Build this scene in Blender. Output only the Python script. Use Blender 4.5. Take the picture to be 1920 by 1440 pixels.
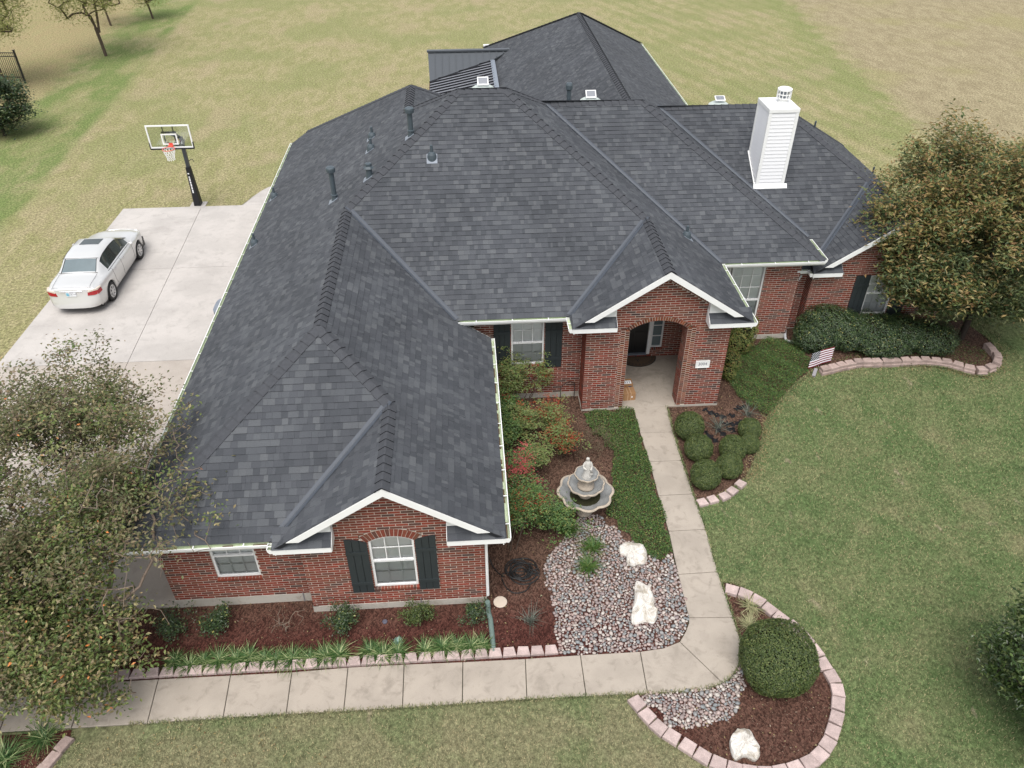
import bpy, math, random
import numpy as np
from mathutils import Vector, Matrix
random.seed(7); RNG = np.random.default_rng(11)
R = math.radians
for o in list(bpy.data.objects): bpy.data.objects.remove(o)
SC = bpy.context.scene; COL = SC.collection
S = 0.905                                   # metres per survey unit

# ------------------------------------------------------------------ camera
CAM_H, CAM_F = 15.632*S, 1466.28
PITCH, YAW, ROLL = R(37.5186), R(3.5424), R(-0.2569)
FW = np.array([math.sin(YAW)*math.cos(PITCH), math.cos(YAW)*math.cos(PITCH), -math.sin(PITCH)])
_r = np.array([math.cos(YAW), -math.sin(YAW), 0.]); _u = np.cross(_r, FW)
RT = math.cos(ROLL)*_r + math.sin(ROLL)*_u; UP = -math.sin(ROLL)*_r + math.cos(ROLL)*_u
cam = bpy.data.cameras.new('camera'); cam_o = bpy.data.objects.new('camera', cam); COL.objects.link(cam_o)
cam.sensor_width = 36; cam.lens = CAM_F/1920*36; cam.clip_end = 3000; cam.clip_start = .1
M4 = Matrix(((RT[0], UP[0], -FW[0], 0), (RT[1], UP[1], -FW[1], 0), (RT[2], UP[2], -FW[2], CAM_H), (0, 0, 0, 1)))
cam_o.matrix_world = M4; SC.camera = cam_o

# ------------------------------------------------------------------ sky, sun, exposure
SUN_EL, SUN_AZ = R(66), R(195)              # azimuth measured from +Y towards +X
w = bpy.data.worlds.new('World'); SC.world = w; w.use_nodes = True
nt = w.node_tree; nt.nodes.clear()
sk = nt.nodes.new('ShaderNodeTexSky'); sk.sky_type = 'NISHITA'; sk.sun_disc = False
sk.sun_elevation = SUN_EL; sk.sun_rotation = SUN_AZ; sk.dust_density = 3.0; sk.air_density = 1.0; sk.ozone_density = 1.0
hs = nt.nodes.new('ShaderNodeHueSaturation'); hs.inputs['Saturation'].default_value = .30
bg = nt.nodes.new('ShaderNodeBackground'); bg.inputs['Strength'].default_value = .15
wo = nt.nodes.new('ShaderNodeOutputWorld')
nt.links.new(sk.outputs[0], hs.inputs['Color']); nt.links.new(hs.outputs[0], bg.inputs[0]); nt.links.new(bg.outputs[0], wo.inputs[0])
sl = bpy.data.lights.new('sun', 'SUN'); sl.energy = 1.6; sl.angle = R(42); sl.color = (1, .97, .93)
so = bpy.data.objects.new('sun', sl); COL.objects.link(so)
sd = Vector((math.sin(SUN_AZ)*math.cos(SUN_EL), math.cos(SUN_AZ)*math.cos(SUN_EL), math.sin(SUN_EL)))
so.rotation_euler = sd.to_track_quat('Z', 'Y').to_euler(); so.location = (0, 0, 40)
SC.view_settings.view_transform = 'Standard'; SC.view_settings.look = 'None'
SC.view_settings.exposure = 0.64; SC.view_settings.gamma = 1; SC.view_settings.use_curve_mapping = False
SC.render.engine = 'CYCLES'; SC.cycles.max_bounces = 8; SC.cycles.transparent_max_bounces = 12
SC.cycles.use_denoising = True

# ------------------------------------------------------------------ helpers
def at(px, py, z=0.):
    """the real point at height z that the survey photograph shows at pixel px,py"""
    v = RT*(px-960)/CAM_F + UP*(720-py)/CAM_F + FW
    s = (z-CAM_H)/v[2]
    return np.array([s*v[0], s*v[1], z])
def zc(ox, oy, s): return lambda x, y: (ox+x/s, oy+y/s)
def proj(P):
    v = np.asarray(P, float) - np.array([0, 0, CAM_H]); d = v@FW
    return 960+CAM_F*(v@RT)/d, 720-CAM_F*(v@UP)/d
ORG = {}
def worg(o): return np.array(ORG.get(o.name, (0, 0, 0)), float) if o else np.zeros(3)
def link(o, parent=None, loc=(0, 0, 0)):
    COL.objects.link(o); loc = np.asarray(loc, float)
    if parent: o.parent = parent
    o.location = loc - worg(parent); ORG[o.name] = tuple(loc)
    return o
def tag(o, label=None, cat=None, group=None, kind=None):
    for k, v in (('label', label), ('category', cat), ('group', group), ('kind', kind)):
        if v: o[k] = v
    return o
def thing(name, label, cat, loc, group=None):
    o = bpy.data.objects.new(name, None); o.empty_display_size = .2
    link(o, None, loc); return tag(o, label, cat, group)
def npmesh(name, V, F, mats=(), mi=None, smooth=False):
    """V (n,3), F list of (m,k) arrays (any mix of k)"""
    if not isinstance(F, (list, tuple)): F = [F]
    F = [np.asarray(f, np.int32) for f in F if len(f)]
    me = bpy.data.meshes.new(name); V = np.asarray(V, np.float32)
    me.vertices.add(len(V)); me.vertices.foreach_set('co', V.ravel())
    tot = sum(f.size for f in F); npoly = sum(len(f) for f in F)
    me.loops.add(tot); me.polygons.add(npoly)
    me.loops.foreach_set('vertex_index', np.concatenate([f.ravel() for f in F]))
    sizes = np.concatenate([np.full(len(f), f.shape[1], np.int32) for f in F])
    me.polygons.foreach_set('loop_start', np.concatenate([[0], np.cumsum(sizes)[:-1]]).astype(np.int32))
    for m in mats: me.materials.append(m)
    if mi is not None: me.polygons.foreach_set('material_index', np.asarray(mi, np.int32))
    me.polygons.foreach_set('use_smooth', np.full(npoly, smooth))
    me.update(); me.validate(); return me
def place(name, V, F, mats, parent=None, mi=None, smooth=False, origin=None):
    V = np.asarray(V, float)
    if origin is None:
        origin = np.array([(V[:, 0].min()+V[:, 0].max())/2, (V[:, 1].min()+V[:, 1].max())/2, V[:, 2].min()])
    me = npmesh(name, V-origin, F, mats if isinstance(mats, (list, tuple)) else [mats], mi, smooth)
    return link(bpy.data.objects.new(name, me), parent, origin)
def inst(name, me, loc, parent=None, rz=0., scale=None, rot=None):
    o = bpy.data.objects.new(name, me); link(o, parent, loc)
    o.rotation_euler = rot if rot is not None else (0, 0, rz)
    if scale is not None: o.scale = scale
    return o
class MB:
    def __init__(s): s.v = []; s.f = []; s.m = []
    def add(s, V, F, m=0):
        n = len(s.v); s.v += [tuple(map(float, p)) for p in V]
        s.f += [tuple(i+n for i in f) for f in F]; s.m += [m]*len(F)
    def box(s, a, b, m=0, bottom=True):
        x0, y0, z0 = a; x1, y1, z1 = b
        V = [(x0, y0, z0), (x1, y0, z0), (x1, y1, z0), (x0, y1, z0), (x0, y0, z1), (x1, y0, z1), (x1, y1, z1), (x0, y1, z1)]
        F = [(4, 5, 6, 7), (0, 1, 5, 4), (1, 2, 6, 5), (2, 3, 7, 6), (3, 0, 4, 7)] + ([(3, 2, 1, 0)] if bottom else [])
        s.add(V, F, m)
    def hexa(s, V, m=0):
        s.add(V, [(3, 2, 1, 0), (4, 5, 6, 7), (0, 1, 5, 4), (1, 2, 6, 5), (2, 3, 7, 6), (3, 0, 4, 7)], m)
    def bar(s, p, q, wd, h, m=0, up=(0, 0, 1)):
        p, q = np.asarray(p, float), np.asarray(q, float); d = q-p; d /= np.linalg.norm(d)
        sd = np.cross(d, up)
        if np.linalg.norm(sd) < 1e-6: sd = np.array([1., 0, 0])
        sd /= np.linalg.norm(sd); u = np.cross(sd, d); a, b = sd*wd/2, u*h/2
        s.hexa([p-a-b, p+a-b, q+a-b, q-a-b, p-a+b, p+a+b, q+a+b, q-a+b], m)
    def tube(s, pts, r, n=8, m=0, cap=True, closed=False):
        P = [np.asarray(p, float) for p in pts]; k = len(P); rr = r if hasattr(r, '__len__') else [r]*k
        V = []; ref = np.array([.3, .2, 1.])
        for i in range(k):
            d = (P[(i+1) % k]-P[i-1]) if closed else (P[min(i+1, k-1)]-P[max(i-1, 0)])
            d = d/(np.linalg.norm(d)+1e-9); a = np.cross(d, ref)
            if np.linalg.norm(a) < .05: a = np.cross(d, (1., 0, 0))
            a /= np.linalg.norm(a); b = np.cross(d, a)
            V += [P[i]+rr[i]*(a*math.cos(t)+b*math.sin(t)) for t in [2*math.pi*j/n for j in range(n)]]
        F = [(i*n+j, i*n+(j+1) % n, ((i+1) % k)*n+(j+1) % n, ((i+1) % k)*n+j) for i in range(k if closed else k-1) for j in range(n)]
        if cap and not closed: F += [tuple(range(n))[::-1], tuple((k-1)*n+j for j in range(n))]
        s.add(V, F, m)
    def lathe(s, prof, c=(0, 0), n=24, m=0, wob=None):
        V = []; c = tuple(c)
        for (r, z) in prof:
            for j in range(n):
                t = 2*math.pi*j/n; q = r*(wob(t, r) if wob else 1); V.append((c[0]+q*math.cos(t), c[1]+q*math.sin(t), z))
        F = [(i*n+j, i*n+(j+1) % n, (i+1)*n+(j+1) % n, (i+1)*n+j) for i in range(len(prof)-1) for j in range(n)]
        s.add(V, F, m)
    def prism(s, pts, z0, z1, m=0):
        n = len(pts); V = [(p[0], p[1], z0) for p in pts]+[(p[0], p[1], z1) for p in pts]
        s.add(V, [tuple(range(n, 2*n)), tuple(range(n))[::-1]]+[(i, (i+1) % n, (i+1) % n+n, i+n) for i in range(n)], m)
    def build(s, name, mats, parent=None, smooth=False, origin=None, bevel=0):
        V = np.array(s.v); mats = mats if isinstance(mats, (list, tuple)) else [mats]
        if origin is None: origin = np.array([(V[:, 0].min()+V[:, 0].max())/2, (V[:, 1].min()+V[:, 1].max())/2, V[:, 2].min()])
        me = bpy.data.meshes.new(name); me.from_pydata([tuple(p) for p in V-origin], [], s.f)
        for m in mats: me.materials.append(m)
        me.polygons.foreach_set('material_index', s.m); me.polygons.foreach_set('use_smooth', [smooth]*len(s.f)); me.update()
        o = link(bpy.data.objects.new(name, me), parent, origin)
        if bevel:
            b = o.modifiers.new('bevel', 'BEVEL'); b.width = bevel; b.segments = 2; b.limit_method = 'ANGLE'
        return o
def ccw(p):
    p = [tuple(q[:2]) for q in p]; a = sum(p[i][0]*p[(i+1) % len(p)][1]-p[(i+1) % len(p)][0]*p[i][1] for i in range(len(p)))
    return p if a > 0 else p[::-1]
def pip(X, Y, poly):
    P = np.array([q[:2] for q in poly]); ins = np.zeros(len(X), bool); j = len(P)-1
    for i in range(len(P)):
        xi, yi, xj, yj = P[i, 0], P[i, 1], P[j, 0], P[j, 1]
        ins ^= ((yi > Y) != (yj > Y)) & (X < (xj-xi)*(Y-yi)/(yj-yi+1e-12)+xi); j = i
    return ins
def pxpoly(L, z=0.): return [at(x, y, z)[:2] for x, y in L]
def spline(L, n=6, closed=False):
    """Catmull-Rom through 2-D/3-D points"""
    P = [np.asarray(p, float) for p in L]; k = len(P); out = []
    for i in range(k if closed else k-1):
        p0, p1, p2, p3 = (P[(i-1) % k], P[i], P[(i+1) % k], P[(i+2) % k]) if closed else (P[max(i-1, 0)], P[i], P[i+1], P[min(i+2, k-1)])
        for j in range(n):
            t = j/n; out.append(.5*((2*p1)+(p2-p0)*t+(2*p0-5*p1+4*p2-p3)*t*t+(3*p1-p0-3*p2+p3)*t**3))
    if not closed: out.append(P[-1])
    return out
ORDI = 'first second third fourth fifth sixth seventh eighth ninth tenth eleventh twelfth thirteenth fourteenth fifteenth sixteenth seventeenth eighteenth nineteenth twentieth twenty-first twenty-second'.split()

# ------------------------------------------------------------------ materials
class NT:
    def __init__(s, name):
        s.mat = bpy.data.materials.new(name); s.mat.use_nodes = True; s.t = s.mat.node_tree
        s.b = s.t.nodes['Principled BSDF']; s.out = s.t.nodes['Material Output']
    def n(s, typ, **kw):
        x = s.t.nodes.new(typ)
        for k, v in kw.items(): setattr(x, k, v)
        return x
    def put(s, sock, v):
        if v is None: return
        if isinstance(v, bpy.types.NodeSocket): s.t.links.new(v, sock)
        elif hasattr(v, '__len__') and sock.type == 'RGBA' and len(v) == 3: sock.default_value = (*v, 1)
        else: sock.default_value = v
    def math(s, op, a, b=None, c=None, clamp=False):
        x = s.n('ShaderNodeMath', operation=op, use_clamp=clamp)
        for i, v in enumerate((a, b, c)): s.put(x.inputs[i], v)
        return x.outputs[0]
    def mix(s, f, a, b, mode='MIX'):
        x = s.n('ShaderNodeMix', data_type='RGBA', blend_type=mode)
        s.put(x.inputs[0], f); s.put(x.inputs[6], a); s.put(x.inputs[7], b); return x.outputs[2]
    def noise(s, scale, vec=None, detail=4, rough=.55, dist=0.):
        x = s.n('ShaderNodeTexNoise'); x.inputs['Scale'].default_value = scale; x.inputs['Detail'].default_value = detail
        x.inputs['Roughness'].default_value = rough; x.inputs['Distortion'].default_value = dist
        s.put(x.inputs['Vector'], vec if vec is not None else s.pos()); return x.outputs[0]
    def pos(s): return s.n('ShaderNodeNewGeometry').outputs['Position']
    def obj(s): return s.n('ShaderNodeTexCoord').outputs['Object']
    def smooth(s, v, a, b, lo=0., hi=1.):
        x = s.n('ShaderNodeMapRange', interpolation_type='SMOOTHSTEP'); s.put(x.inputs[0], v)
        for i, q in enumerate((a, b, lo, hi)): x.inputs[i+1].default_value = q
        return x.outputs[0]
    def ramp(s, f, stops, const=False):
        x = s.n('ShaderNodeValToRGB'); cr = x.color_ramp
        if const: cr.interpolation = 'CONSTANT'
        while len(cr.elements) < len(stops): cr.elements.new(.5)
        for e, (p, c) in zip(cr.elements, stops): e.position = p; e.color = (*c, 1)
        s.put(x.inputs[0], f); return x.outputs[0]
    def island(s):
        a = s.n('ShaderNodeNewGeometry').outputs['Random Per Island']; b = s.n('ShaderNodeObjectInfo').outputs['Random']
        return s.math('FRACT', s.math('ADD', a, b))
    def dot(s, n, off):
        x = s.n('ShaderNodeVectorMath', operation='DOT_PRODUCT'); s.put(x.inputs[0], s.pos()); x.inputs[1].default_value = n
        return s.math('SUBTRACT', x.outputs['Value'], off)
    def scaled(s, v, sc):
        x = s.n('ShaderNodeMapping'); s.put(x.inputs[0], v); x.inputs['Scale'].default_value = sc; return x.outputs[0]
    def bump(s, h, strength=.3, dist=.01):
        x = s.n('ShaderNodeBump'); x.inputs['Strength'].default_value = strength; x.inputs['Distance'].default_value = dist
        s.put(x.inputs['Height'], h); s.put(s.b.inputs['Normal'], x.outputs[0])
    def fin(s, col=None, rough=.6, spec=.3, metal=0.):
        s.put(s.b.inputs['Base Color'], col); s.put(s.b.inputs['Roughness'], rough)
        s.b.inputs['Specular IOR Level'].default_value = spec; s.b.inputs['Metallic'].default_value = metal; return s.mat
def plain(name, c, rough=.5, spec=.4, metal=0., var=.12, scale=6., bump=0., bs=60., local=True):
    t = NT(name); v = t.obj() if local else t.pos()
    f = t.noise(scale, v, 5); col = t.mix(f, tuple(q*(1-var) for q in c), tuple(min(1, q*(1+var)) for q in c))
    if bump: t.bump(t.noise(bs, v, 4), bump, .01)
    return t.fin(col, rough, spec, metal)
def leafmat(name, stops, rough=.45, spec=.35, trans=.25):
    t = NT(name); col = t.ramp(t.island(), stops)
    t.fin(col, rough, spec); p = t.b
    tr = t.n('ShaderNodeBsdfTranslucent'); t.put(tr.inputs[0], col); mx = t.n('ShaderNodeMixShader'); mx.inputs[0].default_value = trans
    t.t.links.new(p.outputs[0], mx.inputs[1]); t.t.links.new(tr.outputs[0], mx.inputs[2]); t.t.links.new(mx.outputs[0], t.out.inputs[0])
    return t.mat

def lawn_colour(t):
    """colour of the turf at a point: green front lawn, straw-coloured back lawn, tan field, greener strip"""
    P = t.pos(); big = t.noise(.16, P, 3, .5); mid = t.noise(.9, P, 4, .6, .4); fine = t.noise(9., P, 4, .7)
    st = t.noise(1.5, t.scaled(P, (1., .42, 1)), 8, .74)
    front = t.mix(t.smooth(mid, .30, .74), (.102, .148, .058), (.162, .180, .086))
    front = t.mix(t.smooth(t.noise(.45, P, 3), .60, .74, 0, .6), front, (.225, .205, .115)); front = t.mix(t.smooth(t.noise(1.9, t.scaled(P, (1, .55, 1)), 4, .6), .64, .74, 0, .75), front, (.33, .275, .19)); front = t.mix(t.smooth(t.noise(1.1, P, 3), .62, .72, 0, .6), front, (.070, .112, .044))
    back = t.mix(t.smooth(st, .38, .63), (.235, .226, .105), (.310, .274, .155))
    back = t.mix(t.smooth(big, .45, .62, 0, .6), back, (.205, .218, .092))
    back = t.mix(t.smooth(t.noise(.33, t.scaled(P, (1., .6, 1)), 5), .54, .66, 0, .55), back, (.32, .265, .165))
    y = t.n('ShaderNodeSeparateXYZ'); t.put(y.inputs[0], P); X, Y = y.outputs[0], y.outputs[1]
    dry = t.math('MULTIPLY', t.smooth(Y, 9.2, 7.6), t.smooth(X, 5.2, 3.2)); front = t.mix(t.math('MULTIPLY', dry, t.smooth(mid, .25, .6, .35, .8)), front, (.215, .195, .115))
    far = t.smooth(t.math('ADD', Y, t.math('MULTIPLY', big, 4.)), 20., 27.)
    west = t.smooth(X, -10., -13.5); far = t.math('MAXIMUM', far, west)
    col = t.mix(far, front, back)
    # mowing stripes along the diagonal of the back lawn
    d = t.dot((.93, .36, 0), 0.); sw = t.math('SINE', t.math('MULTIPLY', d, 4.2)); right = t.smooth(X, 8., 13.)
    col = t.mix(t.math('MULTIPLY', t.math('MULTIPLY', t.smooth(sw, -.2, .8, 0, .34), right), far), col, (.175, .200, .075))
    # tan field to the right of the diagonal boundary
    a, b = at(1480, 5), at(1740, 262); n = np.array([b[1]-a[1], -(b[0]-a[0]), 0]); n /= -np.linalg.norm(n)
    if n[0] < 0: n = -n
    dd = t.math('ADD', t.dot(tuple(n), float(n@a)), t.math('MULTIPLY', t.math('SUBTRACT', mid, .5), 4.))
    tan = t.mix(t.smooth(st, .36, .64), (.245, .205, .125), (.320, .275, .170)); tan = t.mix(t.smooth(big, .5, .64, 0, .55), tan, (.27, .245, .12))
    col = t.mix(t.smooth(dd, -1.0, 1.6), col, tan)
    strip = t.math('MULTIPLY', t.smooth(dd, -2.6, -1.2), t.smooth(dd, -.1, -.5)); col = t.mix(t.math('MULTIPLY', strip, .35), col, (.165, .20, .07))
    # greener strip on the left of the drive, browner beyond it
    a, b = at(59, 378), at(313, 77); n = np.array([b[1]-a[1], -(b[0]-a[0]), 0]); n /= np.linalg.norm(n)
    if n[0] > 0: n = -n
    dl = t.dot(tuple(n), float(n@a)); dn = t.math('ADD', dl, t.math('MULTIPLY', t.math('SUBTRACT', mid, .5), 3.))
    band = t.math('MULTIPLY', t.smooth(dl, -.2, .5), t.smooth(dn, 5.2, 3.6)); patch = t.smooth(t.noise(.42, t.scaled(P, (1, .5, 1)), 5, .65), .38, .60, .12, .95)
    col = t.mix(t.smooth(dn, 3.4, 6.0, 0, .62), col, t.mix(t.smooth(st, .35, .65), (.335, .250, .150), (.270, .240, .115)))
    col = t.mix(t.math('MULTIPLY', band, patch), col, (.145, .190, .065))
    return col, fine
def make_lawn():
    t = NT('turf'); col, fine = lawn_colour(t)
    f2 = t.noise(16., t.scaled(t.pos(), (1, .6, 1)), 5, .85)
    v = t.math('MULTIPLY', t.smooth(f2, .32, .70, .55, 1.42), t.smooth(fine, .28, .72, .66, 1.34))
    col = t.mixv(col, v)
    t.bump(f2, .6, .05); return t.fin(col, .95, .05)
def _mixv(s, col, v):
    x = s.n('ShaderNodeVectorMath', operation='SCALE'); s.put(x.inputs[0], col); s.put(x.inputs['Scale'], v); return x.outputs[0]
NT.mixv = _mixv
def make_blade():
    t = NT('grass_blade'); col, _ = lawn_colour(t)
    i = t.island(); col = t.mix(t.smooth(i, .72, 1., 0, .8), col, (.27, .215, .125)); col = t.mixv(col, t.smooth(i, 0, 1, .62, 1.55))
    return t.fin(col, .8, .12)

def make_brick():
    t = NT('red_brick')
    col = t.ramp(t.island(), [(0, (0.1903, 0.0429, 0.0287)), (0.22, (0.146, 0.0462, 0.0321)), (0.42, (0.2347, 0.0594, 0.0372)), (0.58, (0.1586, 0.066, 0.0439)), (0.74, (0.2601, 0.0545, 0.0355)), (0.88, (0.1167, 0.0561, 0.0439)), (1, (0.0761, 0.0495, 0.0439))])
    g = t.noise(45., t.pos(), 4, .7); col = t.mixv(col, t.smooth(g, .25, .75, .75, 1.22)); t.bump(g, .35, .004); return t.fin(col, .85, .15)
def make_orange_brick():
    t = NT('rowlock_brick')
    col = t.ramp(t.island(), [(0, (.21, .06, .028)), (.3, (.15, .042, .026)), (.55, (.085, .038, .026)), (.8, (.24, .08, .04)), (1, (.13, .07, .04))])
    g = t.noise(45., t.pos(), 4, .7); col = t.mixv(col, t.smooth(g, .25, .75, .75, 1.22)); t.bump(g, .35, .004); return t.fin(col, .85, .15)
def make_brickwall():
    t = NT('brick_texture'); b = t.n('ShaderNodeTexBrick'); mp = t.n('ShaderNodeTexCoord')
    t.put(b.inputs['Vector'], t.pos()); b.inputs['Scale'].default_value = 5.; b.inputs['Color1'].default_value = (.15, .03, .02, 1); b.inputs['Color2'].default_value = (.1, .03, .02, 1); b.inputs['Mortar'].default_value = (.35, .3, .25, 1)
    return t.fin(b.outputs[0], .85, .2)
def make_shingle():
    t = NT('asphalt_shingle')
    col = t.ramp(t.island(), [(0, (0.0505, 0.0544, 0.0609)), (0.2, (0.0572, 0.0611, 0.0683)), (0.5, (0.0651, 0.0689, 0.0767)), (0.72, (0.0718, 0.0767, 0.084)), (0.9, (0.0819, 0.0867, 0.0935)), (1, (0.0931, 0.0978, 0.104))])
    g = t.noise(260., t.pos(), 2, .8); wv = t.noise(.5, t.pos(), 3)
    col = t.mixv(col, t.math('MULTIPLY', t.smooth(g, .3, .7, .72, 1.3), t.smooth(wv, .3, .7, .9, 1.1))); t.bump(g, .5, .003); return t.fin(col, .9, .22)
def make_mulch():
    t = NT('bark_mulch'); P = t.pos(); y = t.n('ShaderNodeSeparateXYZ'); t.put(y.inputs[0], P)
    vo = t.n('ShaderNodeTexVoronoi'); vo.inputs['Scale'].default_value = 38; t.put(vo.inputs['Vector'], t.scaled(P, (1, .6, 1)))
    n2 = t.noise(2.2, P, 4); red = t.mix(n2, (.046, .017, .013), (.088, .034, .027)); brown = t.mix(n2, (.066, .038, .027), (.118, .072, .052))
    f = t.smooth(t.math('ADD', y.outputs[1], t.math('MULTIPLY', n2, 1.4)), 10.4, 12.2); f2 = t.math('MULTIPLY', t.smooth(y.outputs[0], 3., 4.4), .6)
    col = t.mix(t.math('MAXIMUM', f, f2), red, brown)
    g = t.n('ShaderNodeSeparateColor'); t.put(g.inputs[0], vo.outputs['Color']); col = t.mixv(col, t.smooth(g.outputs[0], 0, 1, .55, 1.5))
    t.bump(vo.outputs['Distance'], .8, .02); return t.fin(col, .95, .1)
def make_concrete(name, c, dark, sc=1.):
    t = NT(name); P = t.pos(); a = t.noise(.7*sc, P, 5, .6); b = t.noise(3.*sc, P, 5, .65, .6); c2 = t.noise(90., P, 3, .7)
    col = t.mix(t.smooth(a, .38, .66), c, tuple(q*.86 for q in c)); col = t.mix(t.smooth(b, .5, .72, 0, .7), col, dark); col = t.mix(t.smooth(t.noise(.45*sc, P, 6, .7, 1.), .54, .70, 0, .8), col, dark); col = t.mix(t.smooth(t.noise(26., P, 3, .6), .70, .76, 0, .5), col, tuple(q*.6 for q in dark))
    col = t.mixv(col, t.smooth(c2, .3, .7, .9, 1.1)); t.bump(c2, .25, .004); return t.fin(col, .85, .2)
def make_glass(name, tint, gloss=.25):
    t = NT(name); t.t.nodes.remove(t.b)
    tr = t.n('ShaderNodeBsdfTransparent'); t.put(tr.inputs[0], tint); gl = t.n('ShaderNodeBsdfGlossy'); gl.inputs['Roughness'].default_value = .03
    fr = t.n('ShaderNodeFresnel'); fr.inputs[0].default_value = 1.5; f = t.math('ADD', fr.outputs[0], gloss*.3, clamp=True)
    mx = t.n('ShaderNodeMixShader'); t.put(mx.inputs[0], f); t.t.links.new(tr.outputs[0], mx.inputs[1]); t.t.links.new(gl.outputs[0], mx.inputs[2])
    t.t.links.new(mx.outputs[0], t.out.inputs[0]); return t.mat
def make_pebble():
    t = NT('river_pebble')
    col = t.ramp(t.island(), [(0, (0.3558, 0.2833, 0.2573)), (0.14, (0.277, 0.2244, 0.2092)), (0.28, (0.4066, 0.3557, 0.3182)), (0.42, (0.2421, 0.2412, 0.2358)), (0.56, (0.3268, 0.2419, 0.2166)), (0.68, (0.2063, 0.2171, 0.2185)), (0.8, (0.4503, 0.411, 0.3724)), (0.9, (0.2556, 0.2104, 0.2023)), (1, (0.3354, 0.3209, 0.3039))], True)
    g = t.noise(30., t.pos(), 4); col = t.mixv(col, t.smooth(g, .3, .7, .8, 1.18)); return t.fin(col, .6, .3)
def make_rock():
    t = NT('limestone'); P = t.obj(); a = t.noise(4., P, 6, .65, .5); b = t.noise(14., P, 6, .7)
    col = t.mix(t.smooth(a, .47, .66, 0, .8), (.61, .58, .53), (.32, .275, .21)); col = t.mix(t.smooth(b, .62, .75, 0, .6), col, (.2, .18, .15)); t.bump(b, .6, .03); return t.fin(col, .9, .1)
def make_castone():
    t = NT('cast_stone'); P = t.obj(); a = t.noise(5., P, 6, .65); z = t.n('ShaderNodeSeparateXYZ'); t.put(z.inputs[0], t.n('ShaderNodeNewGeometry').outputs['Normal'])
    col = t.mix(t.smooth(a, .4, .65), (.42, .355, .28), (.30, .26, .215)); t.bump(t.noise(40., P, 4), .3, .006); return t.fin(col, .85, .15)
def make_block(name, c):
    t = NT(name); i = t.n('ShaderNodeObjectInfo').outputs['Random']
    col = t.mix(i, tuple(q*.85 for q in c), tuple(q*1.12 for q in c)); g = t.noise(60., t.pos(), 4, .7); st = t.noise(7., t.pos(), 4)
    col = t.mixv(col, t.math('MULTIPLY', t.smooth(g, .25, .75, .78, 1.2), t.smooth(st, .3, .7, .85, 1.1))); t.bump(g, .6, .006); return t.fin(col, .92, .1)

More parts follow.
